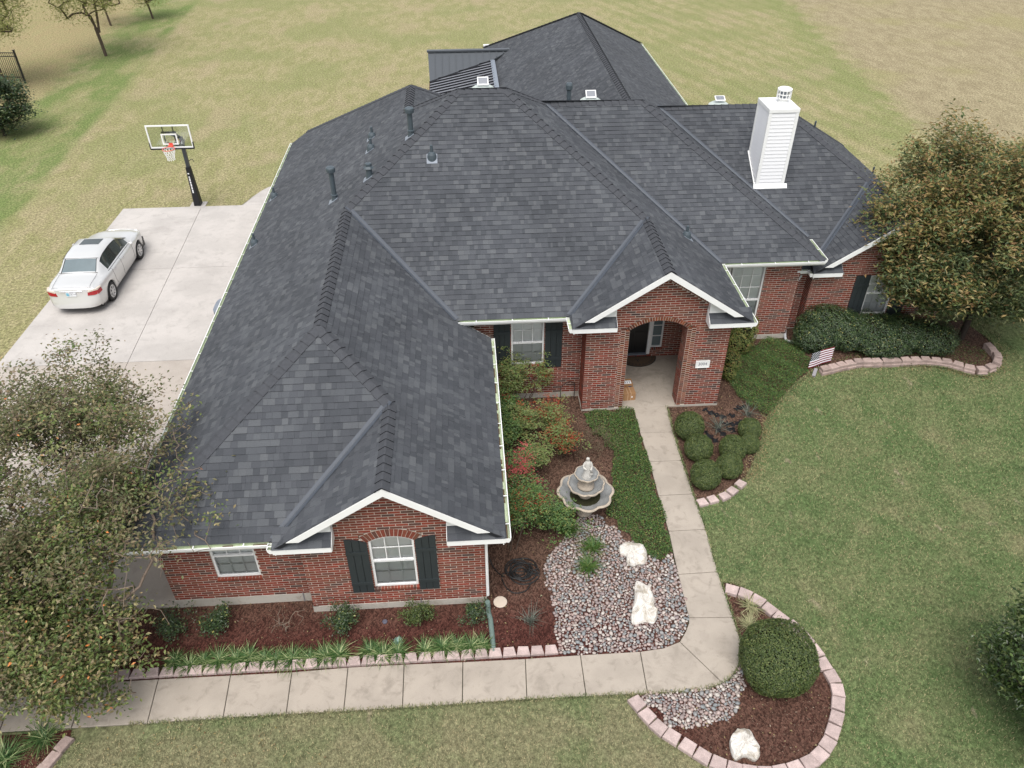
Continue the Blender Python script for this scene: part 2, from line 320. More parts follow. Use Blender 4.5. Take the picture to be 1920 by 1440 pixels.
MT = dict(
 lawn=make_lawn(), blade=make_blade(), brick=make_brick(), rbrick=make_orange_brick(), bwall=make_brickwall(), shingle=make_shingle(), mulch=make_mulch(),
 walk=make_concrete('walk_concrete', (.375, .328, .275), (.245, .212, .175), 1.5), drive=make_concrete('drive_concrete', (.47, .44, .41), (.36, .335, .31)), apron=make_concrete('apron_concrete', (.42, .375, .33), (.34, .30, .26)),
 found=make_concrete('foundation', (.44, .41, .36), (.30, .26, .21), 2.), mortar=plain('mortar', (.50, .43, .365), .95, .1, scale=30, local=False),
 deck=plain('roof_felt', (.016, .017, .020), .9, .2), cap=plain('ridge_shingle', (.060, .063, .070), .9, .2, var=.25, scale=14, bump=.4, bs=200, local=False), flash=plain('flashing', (.058, .067, .082), .5, .4, var=.12),
 white=plain('white_paint', (.79, .79, .775), .5, .4, var=.07, scale=2.5), soffit=plain('soffit', (.62, .62, .60), .6, .3), gutin=plain('gutter_inside', (.55, .62, .44), .6, .3, var=.12, scale=9), litter=plain('gutter_debris', (.14, .10, .06), .9, .1, var=.5, scale=20),
 shut=plain('shutter_paint', (.028, .035, .037), .55, .35, var=.18, scale=9), frame=plain('vinyl_frame', (.74, .74, .73), .4, .4, var=.03), blind=plain('blind_slat', (.80, .80, .78), .55, .3, var=.05),
 glass=make_glass('window_glass', (.95, .97, .97), .25), screen=make_glass('screened_glass', (.80, .82, .82), .16), dark=plain('dark_room', (.02, .02, .02), .9, .1), door=plain('black_door', (.012, .013, .014), .35, .5),
 siding=plain('white_siding', (.78, .78, .79), .55, .35, var=.05, scale=3), metal=plain('grey_metal_roof', (.075, .083, .092), .42, .5, metal=.2, var=.08), metal_skylit=plain('skylit_metal_roof', (.30, .31, .34), .38, .5, metal=.4, var=.08), rust=plain('brown_post', (.09, .05, .03), .8, .2),
 pipe=plain('vent_pipe_paint', (.060, .078, .090), .45, .4, var=.15), lead=plain('lead_flashing', (.19, .215, .25), .45, .5, var=.2), dome=plain('vent_dome', (.45, .50, .47), .4, .5), solar=plain('solar_cell', (.20, .21, .23), .2, .6),
 pebble=make_pebble(), rock=make_rock(), cast=make_castone(), statue=plain('statue_stone', (.52, .50, .46), .8, .2, var=.2, scale=14, bump=.4, bs=40), basin=plain('basin_inside', (.25, .255, .25), .6, .3, var=.35, scale=8), rot=plain('wet_leaves', (.035, .035, .018), .9, .1, var=.6, scale=25),
 pink=make_block('pink_block', (.45, .355, .33)), tan=make_block('tan_block', (.36, .275, .245)), 
 inner_shade=plain('painted_inner_shade', (.022, .022, .012), .95, .05, var=.5, scale=12), bark=plain('bark', (.095, .072, .055), .9, .1, var=.35, scale=16, bump=.6, bs=40), palebark=plain('pale_bark', (.20, .155, .12), .85, .15, var=.35, scale=14), darkbark=plain('dark_bark', (.045, .036, .03), .9, .1, var=.3),  # first entry: near-black hull colour, painted shade for shrub interiors
 rubber=plain('black_rubber', (.012, .012, .013), .55, .4), hose=plain('hose_rubber', (.016, .016, .016), .5, .4, var=.3), silver=plain('silver_paint', (.65, .65, .635), .20, .6, metal=.35, var=.02, scale=2), carglass=plain('car_glass', (.035, .045, .042), .05, .9, var=.3, scale=3), rearglass=plain('rear_glass', (.13, .165, .175), .08, .8, var=.15, scale=4), trim=plain('black_trim', (.012, .012, .014), .4, .4),
 chrome=plain('chrome', (.75, .75, .76), .15, .6, metal=.9), rim=plain('alloy', (.62, .62, .62), .3, .5, metal=.6), redlamp=plain('red_lamp', (.36, .012, .018), .2, .6), clear=plain('clear_lamp', (.60, .52, .44), .2, .6), plate=plain('plate_white', (.75, .77, .78), .4, .4), plateblue=plain('plate_blue', (.16, .42, .55), .4, .4), ink=plain('grey_ink', (.10, .10, .13), .6, .2),
 black=plain('black_metal', (.014, .015, .016), .45, .4), polegrey=plain('grey_pole', (.045, .052, .060), .4, .5), pad=plain('vinyl_pad', (.010, .010, .012), .5, .4), acrylic=make_glass('acrylic_board', (.93, .96, .95), .12), orange=plain('rim_red', (.62, .09, .06), .45, .4), net=plain('white_net', (.82, .82, .8), .8, .2), steel=plain('white_print', (.85, .85, .85), .5, .3),
 box=plain('cardboard', (.33, .19, .095), .85, .15, var=.08), tape=plain('tape', (.46, .29, .17), .35, .5), paper=plain('label_paper', (.82, .82, .82), .6, .3), redink=plain('red_ink', (.34, .06, .035), .7, .2),
 mat=plain('brown_mat', (.11, .078, .056), .95, .05, var=.25, scale=30), flagred=plain('flag_red', (.20, .018, .032), .7, .2), flagwhite=plain('flag_white', (.80, .80, .82), .7, .2), flagblue=plain('flag_navy', (.010, .017, .027), .7, .2),
 green_pipe=plain('green_drain_pipe', (.125, .175, .155), .6, .3, var=.15), greypipe=plain('grey_pipe', (.40, .41, .42), .6, .3), cream=plain('cream_lid', (.52, .44, .36), .8, .2, var=.12, scale=20), fabric=plain('weed_fabric', (.012, .012, .014), .8, .2), iron=plain('iron', (.03, .026, .024), .6, .4), drain=plain('weathered_grey', (.25, .24, .25), .7, .3),
 l_crape=leafmat('crape_leaf', [(0, (0.07, 0.106, 0.0301)), (0.3, (0.1085, 0.1571, 0.0451)), (0.52, (0.1611, 0.2045, 0.0601)), (0.68, (0.2276, 0.25, 0.0873)), (0.82, (0.2015, 0.1477, 0.0708)), (0.93, (0.3063, 0.2651, 0.1278)), (0.985, (0.4201, 0.3787, 0.1956)), (1, (0.7877, 0.2651, 0.0753))]),
 l_right=leafmat('autumn_leaf', [(0, (0.0731, 0.1092, 0.0428)), (0.22, (0.1056, 0.1512, 0.0547)), (0.42, (0.1667, 0.1722, 0.0547)), (0.62, (0.2398, 0.1996, 0.0683)), (0.8, (0.3049, 0.2204, 0.0888)), (0.92, (0.2541, 0.1427, 0.0649)), (1, (0.4064, 0.3464, 0.1537))]),
 l_rgreen=leafmat('green_tree_leaf', [(0, (0.0555, 0.0856, 0.0363)), (0.4, (0.0899, 0.127, 0.0508)), (0.75, (0.1388, 0.1628, 0.0629)), (0.95, (0.1984, 0.207, 0.0908)), (1, (0.2909, 0.276, 0.1452))]), l_cpale=leafmat('pale_crape_leaf', [(0, (0.0825, 0.0991, 0.0404)), (0.35, (0.132, 0.1458, 0.0585)), (0.65, (0.176, 0.1633, 0.0797)), (0.85, (0.187, 0.1341, 0.0797)), (1, (0.297, 0.2566, 0.149))]),
 l_box=leafmat('boxwood_leaf', [(0, (0.0302, 0.0502, 0.016)), (0.45, (0.0605, 0.0886, 0.024)), (0.8, (0.0941, 0.127, 0.0347)), (1, (0.1596, 0.1772, 0.0614))], trans=.15),
 l_hedge=leafmat('hedge_leaf', [(0, (0.0205, 0.0403, 0.0167)), (0.5, (0.0375, 0.0671, 0.0256)), (0.85, (0.0614, 0.1007, 0.0335)), (0.97, (0.1194, 0.1595, 0.0577)), (1, (0.375, 0.3355, 0.1029))], .32, .45, .12),
 l_ivy=leafmat('ground_cover_leaf', [(0, (0.0273, 0.064, 0.0165)), (0.4, (0.0513, 0.1096, 0.0259)), (0.75, (0.0876, 0.1599, 0.0354)), (0.92, (0.1286, 0.1828, 0.0472)), (1, (0.3175, 0.2894, 0.1062))], trans=.18),
 l_mag=leafmat('glossy_leaf', [(0, (0.0282, 0.0545, 0.0167)), (0.5, (0.0604, 0.1, 0.0273)), (0.85, (0.1007, 0.1491, 0.0425)), (1, (0.2013, 0.2365, 0.0835))], .25, .5, .12),
 l_nan=leafmat('nandina_leaf', [(0, (0.0554, 0.115, 0.037)), (0.45, (0.0924, 0.1694, 0.0485)), (0.8, (0.1417, 0.2118, 0.0601)), (1, (0.2218, 0.2299, 0.0693))]),
 l_nanyel=leafmat('nandina_pale', [(0, (0.11, 0.1705, 0.0525)), (0.5, (0.165, 0.22, 0.0683)), (0.9, (0.231, 0.242, 0.0893)), (1, (0.286, 0.165, 0.0735))]),
 l_red=leafmat('nandina_red', [(0, (.26, .035, .02)), (.5, (.34, .07, .03)), (1, (.24, .12, .05))]), l_pink=leafmat('nandina_pink', [(0, (.40, .06, .07)), (.6, (.46, .11, .10)), (1, (.30, .12, .08))]),
 l_lir=leafmat('lily_turf', [(0, (0.0331, 0.0897, 0.0221)), (0.5, (0.0718, 0.1375, 0.0387)), (0.75, (0.1547, 0.2153, 0.0774)), (1, (0.442, 0.4784, 0.2431))], .5), l_var=leafmat('pale_lily_turf', [(0, (.10, .14, .05)), (.4, (.30, .30, .15)), (1, (.50, .46, .27))], .5), l_day=leafmat('daylily', [(0, (.035, .090, .016)), (.6, (.075, .150, .030)), (1, (.15, .19, .06))], .5), l_yuc=leafmat('grey_blade', [(0, (.065, .085, .068)), (.6, (.13, .15, .12)), (1, (.24, .245, .20))], .6),
 l_gold=leafmat('golden_leaf', [(0, (0.065, 0.104, 0.0234)), (0.5, (0.13, 0.1625, 0.039)), (0.85, (0.208, 0.208, 0.0585)), (1, (0.286, 0.156, 0.065))]), l_blue=leafmat('blue_green_leaf', [(0, (.13, .24, .20)), (1, (.30, .44, .38))]),
 l_far=leafmat('field_tree_leaf', [(0, (0.1641, 0.1926, 0.0515)), (0.5, (0.251, 0.2752, 0.0824)), (1, (0.3378, 0.3244, 0.1201))]), l_brown=leafmat('bare_twig_leaf', [(0, (0.12, 0.078, 0.054)), (0.6, (0.176, 0.12, 0.0825)), (1, (0.128, 0.135, 0.0675))]),
 fallen=leafmat('fallen_leaf', [(0, (.27, .215, .085)), (.5, (.35, .29, .15)), (.8, (.20, .12, .06)), (1, (.30, .30, .17))]), chips=leafmat('mulch_chip', [(0, (.020, .008, .006)), (.4, (.06, .022, .018)), (.75, (.10, .045, .033)), (.95, (.16, .11, .08)), (1, (.40, .33, .25))], .9, .1, .05),
)

# ================================================================== GROUND
def sheet(name, poly, z, mat, parent=None, kind='structure'):
    mb = MB(); P = ccw(poly); mb.add([(x, y, z) for x, y in P], [tuple(range(len(P)))]); o = mb.build(name, mat, parent); 
    if not parent: tag(o, kind=kind)
    return o
b = MB(); b.add([(-900, -300, 0), (900, -300, 0), (900, 1500, 0), (-900, 1500, 0)], [(0, 1, 2, 3)]); lawn = b.build('lawn', MT['lawn']); tag(lawn, kind='structure')

# ---- walkway: slabs between recessed joints
W_IN = [(1187, 766), (1200, 813), (1217, 867), (1234, 930), (1253, 1000), (1261, 1041), (1271, 1079), (1291, 1160), (1287, 1181), (1273.5, 1204), (1244, 1217), (1200, 1223.5), (1088, 1230), (985, 1237), (868, 1243), (758, 1247.5), (653, 1253), (548, 1262), (433, 1268), (298, 1275), (163, 1283), (30, 1291)]
SL = [  # each slab: its outline in order
 [(1187, 766), (1250, 764), (1262, 811.5), (1200, 813.5)], [(1200, 813.5), (1262, 811.5), (1278, 865), (1217, 867.5)], [(1217, 867.5), (1278, 865), (1299, 928), (1234, 931)],
 [(1234, 931), (1299, 928), (1323, 994), (1253, 998)], [(1253, 998), (1323, 994), (1345, 1074), (1271, 1079)], [(1271, 1079), (1345, 1074), (1374, 1160), (1291, 1160)],
 [(1291, 1160), (1374, 1160), (1387.5, 1202), (1389, 1228), (1383, 1252), (1371, 1271), (1355, 1283), (1274, 1205), (1285, 1186), (1291, 1170)],
 [(1274, 1205), (1355, 1283), (1319, 1293.5), (1270, 1298.5), (1214, 1302), (1200, 1223.5), (1244, 1217)],
 [(1200, 1223.5), (1214, 1302), (1099, 1307), (1088, 1230)], [(1088, 1230), (1099, 1307), (988, 1313), (985, 1237)], [(985, 1237), (988, 1313), (867, 1321), (868, 1243)], [(868, 1243), (867, 1321), (755, 1328.5), (758, 1247.5)],
 [(758, 1247.5), (755, 1328.5), (645, 1335.5), (653, 1253)], [(653, 1253), (645, 1335.5), (537, 1341), (548, 1262)], [(548, 1262), (537, 1341), (419, 1348), (433, 1268)], [(433, 1268), (419, 1348), (277, 1358), (298, 1275)],
 [(298, 1275), (277, 1358), (135, 1367), (163, 1283)], [(163, 1283), (135, 1367), (0, 1375), (30, 1291)], [(30, 1291), (0, 1375), (-130, 1384), (-100, 1299)]]
def shrink(P, d):
    P = [np.array(p) for p in ccw(P)]; n = len(P); out = []
    for i in range(n):
        a = P[i]-P[i-1]; b = P[(i+1) % n]-P[i]; a /= np.linalg.norm(a); b /= np.linalg.norm(b)
        na, nb = np.array([-a[1], a[0]]), np.array([-b[1], b[0]]); m = na+nb; m /= max(.3, m@na); out.append(P[i]+m*d)
    return out
walk_poly = [SL[i][0] for i in range(7)]
WALK_OUT = [(1250, 764), (1262, 811.5), (1278, 865), (1299, 928), (1323, 994), (1345, 1074), (1374, 1160), (1387.5, 1202), (1389, 1228), (1383, 1252), (1371, 1271), (1355, 1283), (1319, 1293.5), (1270, 1298.5), (1214, 1302), (1099, 1307), (867, 1321), (645, 1335.5), (419, 1348), (135, 1367), (-130, 1384)]
WALKP = pxpoly(W_IN+[(-100, 1299)]+WALK_OUT[::-1])
bed = sheet('walkway', WALKP, .016, MT['rot']); 
for sp in SL:
    m = MB(); P = shrink(pxpoly(sp), .007); Q = shrink(P, .008)
    n = len(P); V = [(*p, -.05) for p in P]+[(*p, .036) for p in P]+[(*p, .044) for p in Q]
    F = [tuple(range(2*n, 3*n))]+[(i, (i+1) % n, (i+1) % n+n, i+n) for i in range(n)]+[(i+n, (i+1) % n+n, (i+1) % n+2*n, i+2*n) for i in range(n)]
    m.add(V, F); m.build('slab', MT['walk'], bed)

# ---- driveway
dv = sheet('driveway', [at(232, 392)[:2], at(372, 388.5)[:2], (-6.2, at(487, 387)[1]), (-6.2, 10.95), (-17.5, 10.95), at(0, 680)[:2]], .006, MT['apron'])
yJ = at(380, 675)[1]; yB = at(380, 388)[1]; xL0, xL1 = at(232, 392)[0], at(0, 680)[0]; yL1 = at(0, 680)[1]
def xl(y): return xL0+(xL1-xL0)*(y-yB)/(yL1-yB)
xm0, xm1 = at(378, 389)[0], at(245, 672)[0]
def xm(y): return xm0+(xm1-xm0)*(y-yB)/(yJ-yB)
yM = at(300, 505)[1]
for (y0, y1, mt) in ((yM, yB, 'drive'), (yJ, yM, 'drive'), (yJ-7, yJ, 'apron'), (10.95, yJ-7, 'apron')):
    for side in (0, 1):
        P = [(xl(y0), y0), (xm(y0), y0), (xm(y1), y1), (xl(y1), y1)] if side == 0 else [(xm(y0), y0), (-6.2, y0), (-6.2, y1), (xm(y1), y1)]
        m = MB(); m.prism(ccw(shrink(P, .008)), -.05, .03); m.build('slab', MT[mt], dv)
# rounded concrete apron behind the drive
c = [at(452, 387.5)[:2], at(462, 379)[:2], at(475, 369)[:2], at(490, 359)[:2], at(505, 351)[:2]]; c += [(-5.5, c[-1][1]+.2), (-5.5, yB+.01), (c[0][0], yB+.01)]
m = MB(); m.prism(ccw(c), -.05, .026); m.build('slab', MT['drive'], dv)

# ---- planting beds
INNER = pxpoly(W_IN)+[(-14., at(30, 1291)[1]-.2), (-14., 10.93), (-6.2, 10.93), (-6.1, 11.3), (-.2, 11.3), (-.2, 17.75), (3.1, 17.75), (3.1, 17.)]
sheet('front_mulch_bed', INNER, .012, MT['mulch'])
RB_EDGE = [(1307, 947), (1340, 936), (1375, 918), (1402, 895), (1414, 868), (1428, 830), (1434, 796), (1450, 768), (1492, 722), (1528, 694), (1560, 694), (1600, 689), (1650, 686), (1720, 687), (1775, 692), (1815, 705), (1850, 708), (1872, 690), (1876, 668), (1862, 645), (1845, 630)]
RBED = pxpoly([(1250, 764), (1262, 811.5), (1278, 865), (1299, 928)]+RB_EDGE)+[(16.2, 20.8), (6.5, 20.8), (6.5, 17.)]
sheet('right_mulch_bed', RBED, .012, MT['mulch'])
sheet('lower_left_bed', pxpoly([(-120, 1388), (60, 1376), (135, 1369), (128, 1400), (100, 1430), (70, 1460), (-120, 1490)]), .012, MT['mulch'])
CB_OUT = [(1352, 1093), (1372, 1094), (1398, 1105), (1424, 1120), (1448, 1140), (1472, 1158), (1496, 1180), (1524, 1210), (1550, 1245), (1568, 1283), (1578, 1325), (1578, 1360), (1566, 1393), (1545, 1420), (1515, 1440), (1480, 1456), (1430, 1464), (1370, 1455), (1320, 1430), (1270, 1397), (1228, 1355), (1200, 1322), (1188, 1303)]
CBED = pxpoly(CB_OUT+[(1214, 1302), (1270, 1298.5), (1319, 1293.5), (1355, 1283), (1371, 1271), (1383, 1252), (1389, 1228), (1387.5, 1202), (1374, 1160)])
sheet('corner_mulch_bed', CBED, .012, MT['mulch'])

# ================================================================== HOUSE
def U(v): return v*S
ze, zeA, T = 2.7*S, 3.3528*S, .6703
xW, xE, xG, yF, yG, yA, xP, xQ, yP = [v*S for v in (-7.7418, .5473, -4.4368, 11.6302, 11.3601, 19.0789, 8.0975, 2.8781, 18.378)]
zA, yBk, xB, zB, yC, zC, xC, xK, yK = [v*S for v in (7.8198, 21.8629, 11.5328, 6.8912, 22.4455, 6.3944, 16.9551, 11.4153, 22.1148)]
house = thing('house', 'red brick single storey house under a charcoal shingle hip roof', 'house', (0., 15., 0.))
BRL, BRH, BRJ = .238, .0525, .0145; COURSE = .0715
def subtract(iv, a, b):
    out = []
    for (p, q) in iv:
        if b <= p or a >= q: out.append((p, q)); continue
        if a > p: out.append((p, a))
        if b < q: out.append((b, q))
    return out
BRICK_ME = {}
def wall(axis, pos, nrm, spans, z0, z1, indiv=False, label=None, thick=.1, foundation=None, phase=0.):
    """axis 'x': runs along x at y=pos, facing nrm*y; axis 'y': runs along y at x=pos, facing nrm*x.  spans(z) -> intervals"""
    def bx(m, u0, u1, za, zb, d0, d1, mi=0):
        lo, hi = sorted((pos+nrm*d0, pos+nrm*d1))
        m.box((u0, lo, za), (u1, hi, zb), mi) if axis == 'x' else m.box((lo, u0, za), (hi, u1, zb), mi)
    m = MB(); prev = None; n = int(math.ceil((z1-z0)/COURSE)); rows = []
    for j in range(n):
        a = z0+j*COURSE; iv = [(round(p, 4), round(q, 4)) for p, q in spans(a+BRH/2) if q-p > .02]; rows.append((a, iv))
    j = 0
    while j < n:
        k = j
        while k+1 < n and rows[k+1][1] == rows[j][1]: k += 1
        for (p, q) in rows[j][1]: bx(m, p, q, rows[j][0], min(z1, rows[k][0]+COURSE), -thick, -.001)
        j = k+1
    w_ = m.build('wall', MT['mortar'], house)
    if foundation:
        for (p, q) in foundation: f = MB(); bx(f, p-.015, q+.015, -.1, z0-.004, -thick, .018); f.build('foundation', MT['found'], w_)
    mm = MB(); single = []
    for jj, (a, iv) in enumerate(rows):
        if a+BRH > z1: continue
        off = (jj % 2)*.5*(BRL+BRJ)+phase
        for (p, q) in iv:
            i0 = int(math.floor((p-off)/(BRL+BRJ)))-1; i1 = int(math.ceil((q-off)/(BRL+BRJ)))+1
            for i in range(i0, i1):
                u0 = max(p+.001, off+i*(BRL+BRJ)); u1 = min(q-.001, off+i*(BRL+BRJ)+BRL)
                if u1-u0 < .02: continue
                pr = .005+random.uniform(-.0015, .002)
                if indiv and len(single) < 300: single.append((u0, u1, a, pr))
                else: bx(mm, u0, u1, a, a+BRH, -.03, pr)
    if mm.v: tag(mm.build('brickwork', MT['brick'], w_), kind='stuff')
    for (u0, u1, a, pr) in single:
        L = round(u1-u0, 3)
        if L not in BRICK_ME:
            q = MB(); q.box((-L/2, -.0175, 0), (L/2, .0175, BRH)); me = bpy.data.meshes.new('brick'); me.from_pydata(q.v, [], q.f); me.materials.append(MT['brick']); BRICK_ME[L] = me
        inst('brick', BRICK_ME[L], ((u0+u1)/2, pos+nrm*(pr-.0175), a), w_)
    return w_
def oriented(m, c, ax, L, wd, y0, y1, mi=0):
    """brick in an x-z wall plane: centre c (x,z), long axis ax, length L, width wd"""
    ax = np.array(ax)/np.linalg.norm(ax); b = np.array([-ax[1], ax[0]]); P = [np.array(c)+ax*L/2*s+b*wd/2*t for s, t in ((-1, -1), (1, -1), (1, 1), (-1, 1))]
    m.hexa([(p[0], y0, p[1]) for p in P]+[(p[0], y1, p[1]) for p in P], mi)

# ---- front wing gable wall
yGW = U(11.762); gx0, gx1 = U(-3.99), U(.09); gxc = (xG+xE)/2
W1 = dict(x0=U(-2.48), x1=U(-1.475), z0=U(.78), zs=U(2.35), zc=U(2.50))
def arch_half(zs, zc_, hw):
    rise = zc_-zs; Rr = (hw*hw+rise*rise)/(2*rise); zc0 = zc_-Rr
    return Rr, zc0
R1, Z1 = arch_half(W1['zs'], W1['zc'], (W1['x1']-W1['x0'])/2); cx1 = (W1['x0']+W1['x1'])/2
def gable_span(x0, x1, xl_, xr_, z, off, zb):
    h = (z-zb+off)/T
    return [(max(x0, xl_+h), min(x1, xr_-h))] if xr_-h-(xl_+h) > .05 else []
BAND = .30
def sp_gable(z):
    iv = gable_span(gx0, gx1, xG, xE, z, .10+BAND, ze)
    if W1['z0']-.085 < z < W1['z0']: iv = subtract(iv, W1['x0']-.02, W1['x1']+.02)
    if W1['z0'] <= z < W1['zs']: iv = subtract(iv, W1['x0'], W1['x1'])
    Ro = R1+.235
    if W1['zs']-.05 <= z < W1['zc']+.235:
        h = math.sqrt(max(0, Ro*Ro-(z-Z1)**2)); h = min(h, (W1['x1']-W1['x0'])/2+.235*max(0, (z-W1['zs']+.05))/.2) if z < W1['zs']+.15 else h
        iv = subtract(iv, cx1-h, cx1+h)
    return iv
wg = wall('x', yGW, -1, sp_gable, U(.215), U(4.40), indiv=True, foundation=[(gx0, gx1)])
def rake_bricks(parent, xl_, xr_, zb, y, x0, x1):
    """two bands of bricks set square to the rake, over a mortar backing"""
    m = MB(); bk = MB(); ang = math.atan(T); pk = (xl_+xr_)/2
    for s in (-1, 1):
        e = xl_ if s < 0 else xr_; d = np.array([-s*math.cos(ang), math.sin(ang)])
        nn = np.array([-s*abs(d[1]), -abs(d[0])])
        Lr = abs(pk-e)/math.cos(ang); u = 0.
        while u < Lr-.03:
            base = np.array([e, zb-.075])+d*u
            for (o, L) in ((.075, .125), (.20, .095)):
                c = base+nn*(o+.01)
                if x0+.03 < c[0] < x1-.03 and abs(c[0]-pk) > .03: oriented(m, c, nn, L-.012, BRH, y-.006-random.uniform(0, .003), y+.03)
            u += COURSE
    # backing triangle strip as one polygon plate
    z_at = lambda x: zb+T*(min(x-xl_, xr_-x))-.09
    Pt = [(x0, z_at(x0)), (pk, z_at(pk)), (x1, z_at(x1)), (x1, z_at(x1)-.42), (pk, z_at(pk)-.42), (x0, z_at(x0)-.42)]
    V = [(p[0], y+.002, p[1]) for p in Pt]+[(p[0], y+.09, p[1]) for p in Pt]
    bk.add(V, [(0, 1, 4, 5), (1, 2, 3, 4), (6, 11, 10, 7), (7, 10, 9, 8), (0, 6, 7, 1), (1, 7, 8, 2), (2, 8, 9, 3), (3, 9, 10, 4), (4, 10, 11, 5), (5, 11, 6, 0)])
    bk.build('rake_mortar', MT['mortar'], parent); tag(m.build('rake_brickwork', MT['rbrick'], parent), kind='stuff')
rake_bricks(wg, xG, xE, ze, yGW, gx0, gx1)
def arch_bricks(parent, cx, z0, Rr, hw, L, y0, y1, mat, gap=.012, wd=.07, sink=.0):
    a = math.asin(min(1, hw/Rr)); n = int(2*a*Rr/wd); me = MB(); mo = MB()
    for i in range(n):
        t = -a+(i+.5)*2*a/n; ax = np.array([math.sin(t), math.cos(t)]); c = np.array([cx, z0])+ax*(Rr+L/2+.006)
        b = np.array([ax[1], -ax[0]]); wi = 2*a*Rr/n-gap; wo_ = 2*a*(Rr+L)/n-gap
        p = [c-ax*L/2-b*wi/2, c-ax*L/2+b*wi/2, c+ax*L/2+b*wo_/2, c+ax*L/2-b*wo_/2]
        q = MB(); q.hexa([(v[0], y0, v[1]) for v in p]+[(v[0], y1, v[1]) for v in p]); q.build('arch_brick', mat, parent)
    k = 24; V = []
    for i in range(k+1):
        t = -a+i*2*a/k
        for rr in (Rr+.002, Rr+L+.012): V += [(cx+math.sin(t)*rr, y0+.007, z0+math.cos(t)*rr), (cx+math.sin(t)*rr, y1+.05, z0+math.cos(t)*rr)]
    F = []
    for i in range(k):
        a0 = i*4; b0 = a0+4; F += [(a0, b0, b0+2, a0+2), (a0+2, b0+2, b0+3, a0+3), (a0+1, a0+3, b0+3, b0+1), (a0, a0+1, b0+1, b0)]
    mo.add(V, F); mo.build('arch_mortar', MT['mortar'], parent)
arch_bricks(wg, cx1, Z1, R1, (W1['x1']-W1['x0'])/2+.03, .205, yGW-.007, yGW+.05, MT['brick'])
def sill_bricks(parent, x0, x1, z, y):
    m = MB(); n = int((x1-x0)/.0677)
    for i in range(n):
        a = x0+i*(x1-x0)/n; m.hexa([(a+.005, y-.035, z-.075), (a+(x1-x0)/n-.005, y-.035, z-.075), (a+(x1-x0)/n-.005, y+.05, z-.075), (a+.005, y+.05, z-.075), (a+.005, y-.035, z-.02), (a+(x1-x0)/n-.005, y-.035, z-.02), (a+(x1-x0)/n-.005, y+.06, z), (a+.005, y+.06, z)])
    b_ = MB(); b_.box((x0, y-.02, z-.07), (x1, y+.07, z-.022)); b_.build('sill_mortar', MT['mortar'], parent); tag(m.build('sill_brickwork', MT['brick'], parent), kind='stuff')
sill_bricks(wg, W1['x0']-.02, W1['x1']+.02, W1['z0'], yGW)

# ---- windows
def window(x0, x1, z0, z1, y, cols=3, r_up=2, r_lo=2, arch=None, screen=True, meet=.5):
    """y: outer wall face; the frame sits 5 cm back.  arch=(cx,zc0,R): segmental head"""
    yf = y+.045; fw = .045; fr = MB(); zm = z0+(z1-z0)*meet
    def top(x): return (arch[1]+math.sqrt(arch[2]**2-(x-arch[0])**2)) if arch else z1
    fr.box((x0, yf-.02, z0), (x0+fw, yf+.05, top(x0)+.01 if arch else z1)); fr.box((x1-fw, yf-.02, z0), (x1, yf+.05, top(x1)+.01 if arch else z1))
    fr.box((x0+fw, yf-.025, z0), (x1-fw, yf+.05, z0+fw)); fr.box((x0+fw, yf-.018, zm-.025), (x1-fw, yf+.045, zm+.025))
    k = 14 if arch else 1
    for i in range(k):
        a, b_ = x0+fw+(x1-x0-2*fw)*i/k, x0+fw+(x1-x0-2*fw)*(i+1)/k
        fr.hexa([(a, yf-.02, top(a)-fw), (b_, yf-.02, top(b_)-fw), (b_, yf+.05, top(b_)-fw), (a, yf+.05, top(a)-fw), (a, yf-.02, top(a)), (b_, yf-.02, top(b_)), (b_, yf+.05, top(b_)), (a, yf+.05, top(a))])
    wd = fr.build('window', MT['frame'], house)
    g = MB()
    def pane(za, tops, mat, yy):
        m = MB(); X = np.linspace(x0+fw, x1-fw, 13)
        V = [(x, yy, za) for x in X]+[(x, yy, tops(x)) for x in X]; m.add(V, [(i, i+1, i+14, i+13) for i in range(12)]); m.build('pane', mat, wd)
    pane(zm+.025, lambda x: top(x)-fw, MT['glass'], yf+.03); pane(z0+fw, lambda x: zm-.025, MT['screen'] if screen else MT['glass'], yf+.015)
    for i in range(1, cols):
        x = x0+fw+(x1-x0-2*fw)*i/cols
        g.box((x-.010, yf+.018, zm+.025), (x+.010, yf+.036, top(x)-fw)); g.box((x-.010, yf+.020, z0+fw), (x+.010, yf+.036, zm-.025))
    for (a, b_, r, yy) in ((zm+.025, top((x0+x1)/2)-fw if arch else z1-fw, r_up, yf+.017), (z0+fw, zm-.025, r_lo, yf+.019)):
        for i in range(1, r):
            z = a+(b_-a)*i/r; g.box((x0+fw, yy, z-.010), (x1-fw, yy+.020, z+.010))
    g.build('muntin_grid', MT['frame'], wd)
    bl = MB(); z = z0+fw
    while z < top((x0+x1)/2)-.02:
        w0 = x0+fw
        if arch and z > top(x0)-fw: hw = math.sqrt(max(0, arch[2]**2-(z-arch[1])**2)); w0 = max(w0, arch[0]-hw)
        w1 = x1-fw-(w0-x0-fw); bl.hexa([(w0, yf+.062, z), (w1, yf+.062, z), (w1, yf+.070, z+.027), (w0, yf+.070, z+.027), (w0, yf+.064, z-.003), (w1, yf+.064, z-.003), (w1, yf+.073, z+.027), (w0, yf+.073, z+.027)]); z += .030
    tag(bl.build('blind', MT['blind'], wd))
    d = MB(); d.box((x0-.02, yf+.11, z0-.02), (x1+.02, yf+.13, top((x0+x1)/2)+.02)); d.build('white_backing', MT['blind'], wd)  # white board added behind the blind to brighten the window
    return wd
